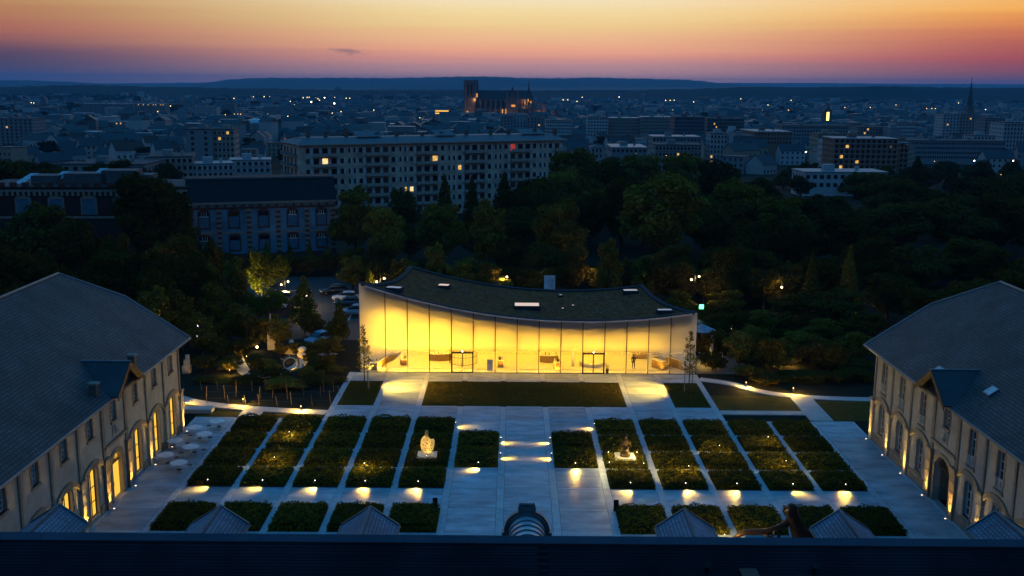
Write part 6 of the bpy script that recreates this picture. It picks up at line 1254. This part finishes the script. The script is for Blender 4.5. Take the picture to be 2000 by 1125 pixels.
building('pale square block in the middle town', 1148, 1188, 229, 1000, 22, 0, whiteb, darkr, 6, 7, blank=True); building('teal roofed row in the middle town, left', 1190, 1252, 231, 1010, 24, 0, beige, tealr, 5, 14); building('teal roofed row in the middle town, right', 1253, 1317, 229, 1000, 24, 0, beige, tealr, 5, 14); building('dark gridded office block in the middle town', 1318, 1378, 229, 900, 26, 0, M('dark office', (.10, .11, .13), .6), darkr, 8, 14, lit=(86, 90), blank=True); building('dark long slab with yellow windows', 1382, 1455, 232, 960, 20, 0, M('dark office', (.10, .11, .13)), darkr, 6, 18, lit=(40, 74, 21))
building('low offices before the dark block, left', 1275, 1370, 268, 640, 22, 0, greyb, tealr, 3, 14, blank=True); building('white flats with balconies above the wood', 1388, 1422, 262, 640, 16, 0, whiteb, darkr, 6, 5, lit=(20, 25)); building('pale stair tower beside the white flats', 1424, 1433, 256, 645, 8, 0, whiteb, whiteb, 0, 0); building('shed roofs above the wood', 1195, 1265, 289, 560, 30, 0, greyb, tealr, 1, 8, blank=True); building('low flats with chimneys above the wood', 1280, 1372, 284, 520, 16, 0, greyb, darkr, 4, 13, lit=(19,)); building('white gabled house right of the long block', 1155, 1178, 283, 600, 14, 0, whiteb, slatef, 2, 3, 'hip')
building('wide pale school right of the hall', 1528, 1660, 246, 900, 22, 0, greyb, darkr, 4, 24, blank=True); building('beige office behind the brick tower', 1598, 1650, 262, 700, 20, 0, M('sand office', (.34, .27, .2), .8), darkr, 4, 14, blank=True); building('pink flats right of the school', 1675, 1735, 249, 850, 18, 0, M('pink flats', (.32, .25, .23), .8), darkr, 4, 10, lit=(3, 12)); building('blank grey tower end at right', 1740, 1762, 250, 830, 18, 0, greyb, greyb, 0, 0); building('ribbed office slab at right', 1750, 1790, 240, 860, 18, 0, whiteb, darkr, 6, 14, blank=True); building('pale block in front of the domed hall', 455, 464, 243, 1000, 12, 0, whiteb, darkr, 4, 2)
# glass domed hall
x, z = aty(493, 232, 1250); t = thing('domed_hall', 'low hall with pale round dome in the left town', 'building', (x, 1262, zg(1250))); MB().lathe([(18, zg(1250) - 3), (18, z - 5)], (x, 1262, 0), 24).build('drum', beige, t); MB().ball((x, 1262, z - 5), 10, 10, 5, 20, 10).build('dome', M('pale dome', (.5, .56, .6), .3, metal=.4), t, True); FOOT.append((x, 1262, 24))

# ------------------------------------------------------------------ cathedral
YC = 1950; bz = zg(YC) - 1; cst = M('cathedral stone', (.15, .12, .10), .9, (.09, .075, .06), .15); crf = M('cathedral lead roof', (.035, .04, .045), .6)
t = thing('cathedral', 'great gothic cathedral with twin square towers standing above the town', 'cathedral', (-18, YC, bz)); FOOT.append((-18, YC, 95))
xw, xa = -91, 38; zr, zwl = 20.5, 5.0
MB().box(xw + 24, xa - 8, YC - 7, YC + 7, bz, zwl).box(xw + 24, xa - 10, YC - 20, YC + 20, bz, -12).build('nave', cst, t)
rf = MB().prism([(xw + 22, YC - 8, zwl), (xa - 8, YC - 8, zwl), (xa - 8, YC, zr), (xw + 22, YC, zr)], (0, 0, .3)).prism([(xw + 22, YC + 8, zwl), (xa - 8, YC + 8, zwl), (xa - 8, YC, zr), (xw + 22, YC, zr)], (0, 0, .3)).prism([(xw + 24, YC - 20, -12), (xa - 10, YC - 20, -12), (xa - 10, YC - 7, -7), (xw + 24, YC - 7, -7)], (0, 0, .3))
rf._lathe([(8.2, zwl), (.2, zr)], (xa - 8, YC, 0), 14); rf.build('roof', crf, t)
ap = MB(); ap.lathe([(7.5, bz), (7.5, zwl)], (xa - 8, YC, 0), 14); ap.lathe([(20, bz), (20, -13)], (xa - 6, YC, 0), 14); ap.build('apse', cst, t)
for k, (dy, nm) in enumerate(((-12, 'near'), (14, 'far'))):
    x0 = xw + (0 if k == 0 else 3); tw = MB().box(x0, x0 + 22, YC + dy - 10, YC + dy + 10, bz, 8); tw.box(x0 + 2, x0 + 20, YC + dy - 8, YC + dy + 8, 8, 36)
    to = tw.build('tower', cst, t)
    MB().box(x0 + 1.2, x0 + 20.8, YC + dy - 8.8, YC + dy + 8.8, 36, 38.6).build('tower_crown', cst, to)
    for q in (0, 18.5):
        for r_ in (-9.5, 8): MB().tube([(x0 + 1.6 + q, YC + dy + r_ + .8, bz), (x0 + 1.6 + q, YC + dy + r_ + .8, 30), (x0 + 1.6 + q, YC + dy + r_ + .8, 39.4)], [2.6, 2.0, 1.4], 8).build('corner_turret', cst, to)
    for q in (6.5, 12.3): MB().box(x0 + q, x0 + q + 3.2, YC + dy - 8.1, YC + dy - 7.9, 12, 32).build('belfry_opening', M('black void', (.004, .004, .005), .9), to)
for k in range(10):    # buttress piers with pinnacles and flyers
    x = xw + 30 + k * 9.2
    if x > xa - 12: break
    b = MB().box(x - 1.1, x + 1.1, YC - 27, YC - 20, bz, -6); b.tube([(x, YC - 24, -6), (x, YC - 24, 2), (x, YC - 24, 7)], [1.5, 1.2, .2], 6); b.tube([(x, YC - 22, -4), (x, YC - 8, 3)], .9, 5); b.build('buttress', cst, t)
    MB().box(x + 3, x + 6.4, YC - 20.15, YC - 20.02, -30, -16).build('window', glass_d, t); MB().box(x + 3, x + 6.4, YC - 7.15, YC - 7.02, -9, 3).build('window', glass_d, t)
for k in range(7):
    a = R(-100) + R(200) * k / 6; cx, cyy = xa - 6 + 25 * math.cos(a), YC + 25 * math.sin(a); MB().tube([(cx, cyy, bz), (cx, cyy, -8), (cx, cyy, 3)], [2.0, 1.6, .3], 6).tube([(cx, cyy, -6), (xa - 8 + 8 * math.cos(a), YC + 8 * math.sin(a), 2)], .9, 5).build('apse_buttress', cst, t)
xt = -3; tr = MB().box(xt - 8, xt + 8, YC - 28, YC + 28, bz, zwl - 1); tr.prism([(xt - 8, YC - 28, zwl - 1), (xt + 8, YC - 28, zwl - 1), (xt, YC - 28, zr - 1)], (0, 1, 0)); tr.build('transept', cst, t)
MB().prism([(xt - 8.5, YC - 28.5, zwl - 1), (xt - 8.5, YC, zwl - 1), (xt, YC, zr + .3), (xt, YC - 28.5, zr + .3)], (0, 0, .3)).prism([(xt + 8.5, YC - 28.5, zwl - 1), (xt + 8.5, YC, zwl - 1), (xt, YC, zr + .3), (xt, YC - 28.5, zr + .3)], (0, 0, .3)).build('transept_roof', crf, t)
for q in (-9, 9): MB().tube([(xt + q, YC - 27, bz), (xt + q, YC - 27, 12), (xt + q, YC - 27, 24)], [2.6, 2.0, .3], 8).build('transept_turret', cst, t)
MB().tube([(xt, YC, zr - 2), (xt, YC, zr + 3), (xt, YC, zr + 7)], [4, 2.5, .3], 8).build('crossing_lantern', crf, t)
MB().tube([(26.6, YC, zr - 3), (26.6, YC, zr + 2), (26.6, YC, zr + 4), (26.6, YC, 40)], [3.2, 2.4, 1.6, .2], 8).build('spire', crf, t)
em_c = EM('flood glow on stone', (1, .42, .08), .8)  # glowing panels stand in for floodlight falling on the stone
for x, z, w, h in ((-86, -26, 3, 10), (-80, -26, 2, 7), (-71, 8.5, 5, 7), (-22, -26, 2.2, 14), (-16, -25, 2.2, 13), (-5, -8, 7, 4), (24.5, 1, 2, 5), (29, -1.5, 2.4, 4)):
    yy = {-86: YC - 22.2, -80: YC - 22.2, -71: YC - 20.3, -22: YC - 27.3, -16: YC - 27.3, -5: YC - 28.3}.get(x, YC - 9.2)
    MB().box(x, x + w, yy, yy + .1, z, z + h).build('flood_glow_panel', em_c, t)
for k in range(8): MB().box(-68 + k * 7.2, -67 + k * 7.2, YC - 27.5, YC - 27.3, -24, -22).build('floodlight', EM('church flood', (1, .6, .25), 5), t)
for x, y, z, e in ((-80, YC - 32, -30, 9000), (-18, YC - 40, -32, 12000), (55, YC - 26, -28, 16000), (20, YC - 12, 0, 5000), (-71, YC - 24, 4, 4000), (-45, YC - 36, -32, 4000)): lamp('light', 'POINT', t, (x, y, z), e, (1, .48, .14), size=1.5)
# church with slate spire on the right
Ys = 1500; xs_, zs = aty(1898, 158, Ys); zb_ = zg(Ys) - 1; t = thing('parish_church', 'church with tall thin dark spire at the right', 'church', (xs_, Ys, zb_)); FOOT.append((xs_, Ys, 34)); z1 = aty(1898, 208, Ys)[1]
MB().box(xs_ - 4.6, xs_ + 4.6, Ys - 4.6, Ys + 4.6, zb_, z1).build('bell_tower', M('church stone', (.17, .12, .09), .9), t); MB().tube([(xs_, Ys, z1), (xs_, Ys, z1 + 3), (xs_, Ys, zs)], [5.4, 4.4, .25], 8).build('spire', crf, t); MB().tube([(xs_, Ys, zs), (xs_, Ys, zs + 5)], .2, 5).build('cross_staff', black_metal, t); MB().box(xs_ - 1.1, xs_ + 1.1, zs * 0 + Ys - .15, Ys + .15, zs + 3.2, zs + 3.7).build('cross_bar', black_metal, t)
MB().box(xs_ - 6, xs_ + 24, Ys + 5, Ys + 22, zb_, zb_ + 14).build('nave', M('church stone', (.17, .12, .09)), t); MB().prism([(xs_ - 6, Ys + 4, zb_ + 14), (xs_ + 24, Ys + 4, zb_ + 14), (xs_ + 24, Ys + 13, zb_ + 24), (xs_ - 6, Ys + 13, zb_ + 24)], (0, 0, .3)).prism([(xs_ - 6, Ys + 22, zb_ + 14), (xs_ + 24, Ys + 22, zb_ + 14), (xs_ + 24, Ys + 13, zb_ + 24), (xs_ - 6, Ys + 13, zb_ + 24)], (0, 0, .3)).build('roof', crf, t)

# ------------------------------------------------------------------ town houses (nearest ones single), the rest of the town as one mass
def ydist(py, px=1000, up=0):
    lo, hi = 330, 14000
    for _ in range(40):
        m = math.sqrt(lo * hi); z = aty(px, py, m)[1]
        if z > zg(m) + up: lo = m
        else: hi = m
    return m
def free(x, y, r): return all((x - a) ** 2 + (y - b) ** 2 > (r + c) ** 2 for a, b, c in FOOT)
rh = random.Random(21); walls_ = [beige, greyb, whiteb, M('ochre render', (.32, .26, .19), .85), M('pale render', (.40, .38, .36), .85)]; roofs_ = [slatef, M('dark tile', (.075, .04, .03), .8), slatef]
HP = {}
def house_parts(w, d, h, kind, wi, ri):
    k = (w, d, h, kind, wi, ri)
    if k not in HP:
        a = MB().box(-w / 2, w / 2, -d / 2, d / 2, -6, h); 
        for q in (-w / 2, w / 2 - .15): a.prism([(q, -d / 2, h), (q, d / 2, h), (q, 0, h + d * .42)], (.15, 0, 0)) if kind else None
        wm = a.mesh('wall'); wm.materials.append(walls_[wi]); r = MB()
        if kind:
            for s_ in (-1, 1): r.prism([(-w / 2 - .3, s_ * (d / 2 + .4), h - .15), (w / 2 + .3, s_ * (d / 2 + .4), h - .15), (w / 2 + .3, 0, h + d * .45), (-w / 2 - .3, 0, h + d * .45)], (0, 0, .15))
            r.box(w * .28, w * .28 + .8, -.5, .5, h + d * .3, h + d * .45 + 1)
        else: r.box(-w / 2 - .2, w / 2 + .2, -d / 2 - .2, d / 2 + .2, h, h + .4)
        rm = r.mesh('roof'); rm.materials.append(roofs_[ri]); b = MB()
        for fl_ in range(max(1, int(h / 3))):
            for c in range(max(2, int(w / 3))): u = -w / 2 + w * (c + .5) / max(2, int(w / 3)); b.box(u - .5, u + .5, -d / 2 - .06, -d / 2 - .02, fl_ * 3 + 1, fl_ * 3 + 2.4)
        bm = b.mesh('windows'); bm.materials.append(glass_d); HP[k] = (wm, rm, bm)
    return HP[k]
cnt = 0; KINDS = ['with steep slate roof', 'with dark tiled roof', 'with slate roof and pale walls']
while cnt < 270:
    px = rh.uniform(-20, 2020); py = rh.triangular(255, 345, 275); Y = ydist(py, px)
    if Y < 420: continue
    if 560 < px < 1110 and Y < 620: continue
    x = aty(px, py, Y)[0]; w = rh.choice([9, 12, 16, 22]); d = rh.choice([9, 11]); h = rh.choice([5.5, 7, 9, 11])
    if not free(x, Y, w * .5): continue
    kind = rh.random() < .72; wi = rh.randrange(5); ri = rh.randrange(3); wm, rm, bm = house_parts(w, d, h, kind, wi, ri)
    t = thing('town_house', ('small town house ' + KINDS[ri] if kind else 'small flat roofed town house') + ' in the town beyond the park', 'house', (x, Y, zg(Y)), 'pitched town houses' if kind else 'flat roofed town houses'); t.rotation_euler = (0, 0, R(rh.choice([8, -20, 98, 40]) + rh.uniform(-8, 8)))
    for nm, me in (('wall', wm), ('roof', rm), ('window_row', bm)):
        ob = bpy.data.objects.new(nm, me); COL.objects.link(ob); ob.parent = t
    FOOT.append((x, Y, w * .42)); cnt += 1
def far_town(n):
    big = FOOT[:75]; bx_ = np.array([(a, b, c) for a, b, c in big]); V = []; Fc = []; V2 = []; F2 = []; V3 = []; F3 = []; rs = np.random.RandomState(9); k = 0
    while k < n:
        py = 177 + 105 * rs.rand() ** 1.5; px = rs.uniform(-420, 2420); Y = ydist(py, px); 
        if Y < 560 or Y > 7500: continue
        x = aty(px, py, Y)[0]
        if np.any((bx_[:, 0] - x) ** 2 + (bx_[:, 1] - Y) ** 2 < (bx_[:, 2] + 9) ** 2): continue
        if Y > 2600 and rs.rand() > .55: continue
        if px < 420 and Y > 2000 and rs.rand() > .25: continue
        sc = 1 + max(0, (Y - 1400) / 5000); w, d, h = rs.uniform(9, 20) * sc, rs.uniform(9, 13) * sc, rs.uniform(5, 12) * (1 + .3 * (sc - 1))
        if rs.rand() < .05: h *= 1.9; w *= 1.4
        a = R([8, -20, 98, 40][rs.randint(4)] + rs.uniform(-10, 10)); c, s_ = math.cos(a), math.sin(a); z = zg(Y); f = lambda u, v, q: (x + u * c - v * s_, Y + u * s_ + v * c, z + q)
        b = len(V); V += [f(u, v, q) for q in (-5, h) for u, v in ((-w / 2, -d / 2), (w / 2, -d / 2), (w / 2, d / 2), (-w / 2, d / 2))]; Fc += [(b, b + 1, b + 5, b + 4), (b + 1, b + 2, b + 6, b + 5), (b + 2, b + 3, b + 7, b + 6), (b + 3, b, b + 4, b + 7)]
        b = len(V2)
        if rs.rand() < .55:
            r = d * .34; V2 += [f(-w / 2 - .4, -d / 2 - .4, h - .2), f(w / 2 + .4, -d / 2 - .4, h - .2), f(w / 2 + .4, d / 2 + .4, h - .2), f(-w / 2 - .4, d / 2 + .4, h - .2), f(-w / 2, 0, h + r), f(w / 2, 0, h + r)]; F2 += [(b, b + 1, b + 5, b + 4), (b + 2, b + 3, b + 4, b + 5), (b, b + 4, b + 3), (b + 1, b + 2, b + 5)]
        else: b = len(V3); V3 += [f(-w / 2 - .2, -d / 2 - .2, h + .2), f(w / 2 + .2, -d / 2 - .2, h + .2), f(w / 2 + .2, d / 2 + .2, h + .2), f(-w / 2 - .2, d / 2 + .2, h + .2)]; F3 += [(b, b + 1, b + 2, b + 3)]
        k += 1
    def isl(name, c1, c2, rough=.85):
        m = bpy.data.materials.new(name); m.use_nodes = True; N = m.node_tree.nodes; L = m.node_tree.links; b = N['Principled BSDF']; b.inputs['Roughness'].default_value = rough; g_ = N.new('ShaderNodeNewGeometry'); r = N.new('ShaderNodeValToRGB'); r.color_ramp.elements[0].color = (*c1, 1); r.color_ramp.elements[1].color = (*c2, 1); L.new(g_.outputs['Random Per Island'], r.inputs[0]); L.new(r.outputs[0], b.inputs['Base Color']); return m
    root = thing('distant_town', 'mass of small houses and roofs filling the town to the hills', 'town'); root['kind'] = 'stuff'
    for nm, v, f_, m in (('house_walls', V, Fc, isl('far walls', (.07, .065, .065), (.36, .34, .33))), ('pitched_roofs', V2, F2, isl('far roofs', (.016, .018, .022), (.06, .047, .043), .6)), ('flat_roofs', V3, F3, isl('far flat roofs', (.04, .043, .046), (.30, .33, .36), .45))):
        me = bpy.data.meshes.new(nm); me.from_pydata(v, [], f_); me.materials.append(m); tag(obj(nm, me, root), kind='stuff')
far_town(11500)
rt = random.Random(31)
for i in range(150):
    px = rt.uniform(-20, 2020); py = rt.triangular(190, 345, 240); Y = ydist(py, px)
    if Y < 400 or (560 < px < 1110 and Y < 520): continue
    x = aty(px, py, Y)[0]
    if not free(x, Y, 1): continue
    s_ = rt.uniform(.7, 1.3) * (1 + max(0, Y - 900) / 2500); copy_tree(PROTO['far'][0], (x, Y, zg(Y)), rt.random() * 6, (s_ * rt.uniform(.9, 1.6), s_ * 1.1, s_ * .95), 'dark tree standing among the town roofs', 'trees in the town')
woods = MB(); rs = np.random.RandomState(2)
P = []; Nn = []
for px0, px1, py, n in ((0, 260, 192, 60), (60, 150, 186, 30), (420, 600, 208, 60), (380, 640, 196, 60), (700, 860, 196, 40), (1080, 1200, 183, 30), (1780, 1840, 196, 30), (1100, 1480, 180, 50), (1500, 2000, 182, 60), (0, 360, 215, 60), (0, 360, 240, 50), (380, 900, 220, 70), (380, 900, 240, 60), (1060, 1500, 222, 60), (1450, 2000, 205, 80), (1450, 2000, 235, 60), (1080, 1420, 250, 30), (0, 360, 265, 30), (1500, 2000, 265, 40)):
    for k in range(n):
        px = rs.uniform(px0, px1); pyy = py + rs.uniform(-3, 4); Y = ydist(pyy, px); x = aty(px, pyy, Y)[0]; r = Y * .0042; q = rs.randn(40, 3); q /= np.linalg.norm(q, axis=1)[:, None]; q[:, 2] = abs(q[:, 2]) * .7; P.append(np.array([x, Y, zg(Y)]) + q * r * np.array([1.6, 1.2, 1])); Nn.append(q)
tag(obj('town_woods', leaves(np.concatenate(P), np.concatenate(Nn), 6.5, leaf_far, 'town_woods')), 'dark belts of trees between the far districts', 'woods', kind='stuff')

# ------------------------------------------------------------------ lights of the town
pole_me = MB().tube([(0, 0, 0), (0, 0, .82)], [.02, .012], 5).mesh('pole'); pole_me.materials.append(black_metal)
def head_me(nm, colr, st): m = MB().ball((0, 0, 1), 1, 1, 1, 8, 5).mesh('lamp_head'); m.materials.append(EM(nm, colr, st)); return m
HD = {'w': head_me('street white', (1, .82, .55), 6), 'o': head_me('street orange', (1, .50, .14), 5), 'y': head_me('street yellow', (1, .70, .25), 6), 'B': head_me('flood white', (1, .85, .6), 14), 'r': head_me('street red', (1, .12, .06), 3), 'g': head_me('street green', (.3, 1, .4), 2)}
NMC = {'w': 'white', 'o': 'orange', 'y': 'yellow', 'B': 'bright white', 'r': 'red', 'g': 'green'}
def town_lamp(px, py, c, k=1):
    Y = min(ydist(py, px, 15 if py < 240 else 11), 6500); x, z = aty(px, py, Y); g0 = zg(Y); h = max(z - g0, 5); r = Y * .00033 * k
    t = thing('street_lamp', f'small {NMC[c]} street lamp glinting in the far town', 'street lamp', (x, Y, g0), f'{NMC[c]} street lamps of the town')
    p = bpy.data.objects.new('pole', pole_me); COL.objects.link(p); p.parent = t; p.scale = (h * .6, h * .6, h * 1.2)
    q = bpy.data.objects.new('lamp_head', HD[c]); COL.objects.link(q); q.parent = t; q.scale = (r, r, r); q.location = (0, 0, h - r)
for c, pts in {'w': [(354, 182), (567, 198), (711, 179), (749, 175), (1097, 183), (1137, 190), (1221, 186), (1229, 186), (1365, 187), (1314, 215), (66, 180), (223, 181), (280, 178), (293, 179), (309, 179), (1840, 174), (1970, 184), (1831, 229), (1925, 214), (1722, 189), (1350, 226), (1131, 249), (1109, 195), (1023, 224), (1034, 196), (860, 219), (1366, 250), (1854, 174), (1859, 176), (1773, 186)],
               'y': [(408, 181), (457, 192), (516, 189), (526, 189), (556, 206), (562, 206), (575, 205), (592, 191), (600, 190), (604, 190), (610, 191), (616, 191), (621, 193), (624, 196), (676, 192), (683, 192), (666, 218), (649, 221), (442, 213), (523, 223), (562, 227), (537, 252), (61, 200.6), (66, 201), (266, 178), (275, 178), (304, 179), (331, 182), (354, 183), (308, 218), (333, 207), (229, 257), (289, 254), (1309, 189), (1313, 188), (1320, 190), (1309, 196), (1317, 196), (1300, 196), (1447, 193), (1355, 199), (1127, 198), (1100, 195), (1092, 191), (1082, 193), (1817, 185), (1823, 185), (1829, 185), (1869, 185), (1891, 185), (1994, 196), (1872, 201), (1952, 202), (1864, 237), (1885, 233), (1397, 236), (1427, 236), (1323, 248), (1480, 243), (1701, 240), (1789, 241), (1460, 200), (1500, 205), (1545, 196), (1560, 190), (1588, 187), (1596, 190), (1604, 187), (1611, 187), (1618, 187), (730, 215), (780, 205), (820, 230), (870, 241)],
               'o': [(495, 189), (567, 190), (654, 190), (672, 210), (475, 236), (113, 245), (219, 231), (231, 230), (291, 278), (1188, 191), (1238, 213), (1184, 258), (1416, 283), (1295, 297), (1301, 304), (1242, 300), (1570, 221), (1681, 249), (1693, 186), (1679, 176), (1810, 212), (1820, 212), (1827, 212), (1812, 253), (1800, 261), (1836, 262), (1874, 261), (1825, 315), (1607, 296), (1530, 286), (1955, 341), (440, 224), (446, 223), (452, 223), (458, 223), (464, 223), (470, 223), (1700, 210), (1750, 205), (1650, 210), (1540, 215), (1490, 215)],
               'r': [(557, 271), (15, 176)], 'g': [(498, 201), (1654, 195)]}.items():
    for px, py in pts: town_lamp(px, py, c, 1.0 if py < 230 else .8)
for px, py, k in ((634, 191, 1.5), (653, 202, 1.9), (608, 199, 1.6), (1208, 187, 1.6), (1209, 190, 1.4), (1241, 185, 1.7), (1432, 183, 1.5), (1443, 246, 1.6), (1574, 297, 1.8), (1794, 370, 1.6), (1903, 314, 1.7), (1979, 314, 1.6), (849, 217, 1.6), (1618, 220, 1.6)): town_lamp(px, py, 'B', k)
t = thing('flood_lit_facade', 'narrow orange floodlit church front in the right town', 'church', (*((lambda Y: (aty(1618, 225, Y)[0], Y))(1300)), zg(1300))); X, Z = aty(1618, 216, 1300); MB().box(X - 5, X + 5, 1301, 1312, zg(1300) - 2, Z - 1).build('wall', cst, t); MB().prism([(X - 5, 1301, Z - 1), (X + 5, 1301, Z - 1), (X, 1301, Z + 6)], (0, 11, 0)).build('gable', cst, t); MB().box(X - 1.4, X + 1.4, 1300.8, 1300.95, Z - 12, Z - 2).build('lit_portal', EM('portal', (1, .5, .1), 6), t)
t = thing('lit_pavilion', 'far hall with two yellow lit storeys left of the cathedral', 'building', (aty(862, 221, 1500)[0], 1500, zg(1500))); xa_, z_ = aty(850, 214, 1500); xb_ = aty(876, 214, 1500)[0]; MB().box(xa_, xb_, 1500, 1515, zg(1500) - 2, z_).build('wall', beige, t)
for q in (1.2, 4.4): MB().box(xa_, xb_, 1499.8, 1499.95, z_ - q - 1.4, z_ - q).build('lit_floor', EM('lit floor', (1, .5, .08), 1.6), t)
for lb, px, yt, Y, ln in (('construction crane far left with red beacon', 34, 177, 1500, -19), ('far construction crane left of the cathedral', 748, 171, 3200, 14), ('second far construction crane', 770, 170, 3300, -10)):
    x, z = aty(px, yt, Y); t = thing('tower_crane', lb, 'crane', (x, Y, zg(Y)), 'construction cranes'); d = ln / F * Y
    if ln == -19: x2 = x + d; z3 = aty(px, 222, Y)[1]; MB().tube([(x, Y, zg(Y)), (x, Y, z3)], .9, 4).build('mast', greyb, t); MB().tube([(x, Y, z3), (x2, Y, z)], [.7, .4], 4).build('jib', greyb, t)
    else: MB().tube([(x, Y, zg(Y)), (x, Y, z)], 1.2, 4).build('mast', greyb, t); MB().tube([(x - d * .4, Y, z - 6), (x + d, Y, z - 6)], .9, 4).build('jib', greyb, t)

# ------------------------------------------------------------------ evening haze over the plain
HAZE = 0.000055
if HAZE:
    m = bpy.data.materials.new('haze'); m.use_nodes = True; N = m.node_tree.nodes; N.clear(); v = N.new('ShaderNodeVolumePrincipled'); v.inputs['Color'].default_value = (.16, .60, 1, 1); v.inputs['Density'].default_value = HAZE; v.inputs['Anisotropy'].default_value = 0.0
    ou = N.new('ShaderNodeOutputMaterial'); m.node_tree.links.new(v.outputs[0], ou.inputs['Volume'])
    tag(MB().box(-19000, 19000, -310, 25500, -50, 165).build('haze', m), 'thin bluish evening haze', 'haze', kind='stuff')
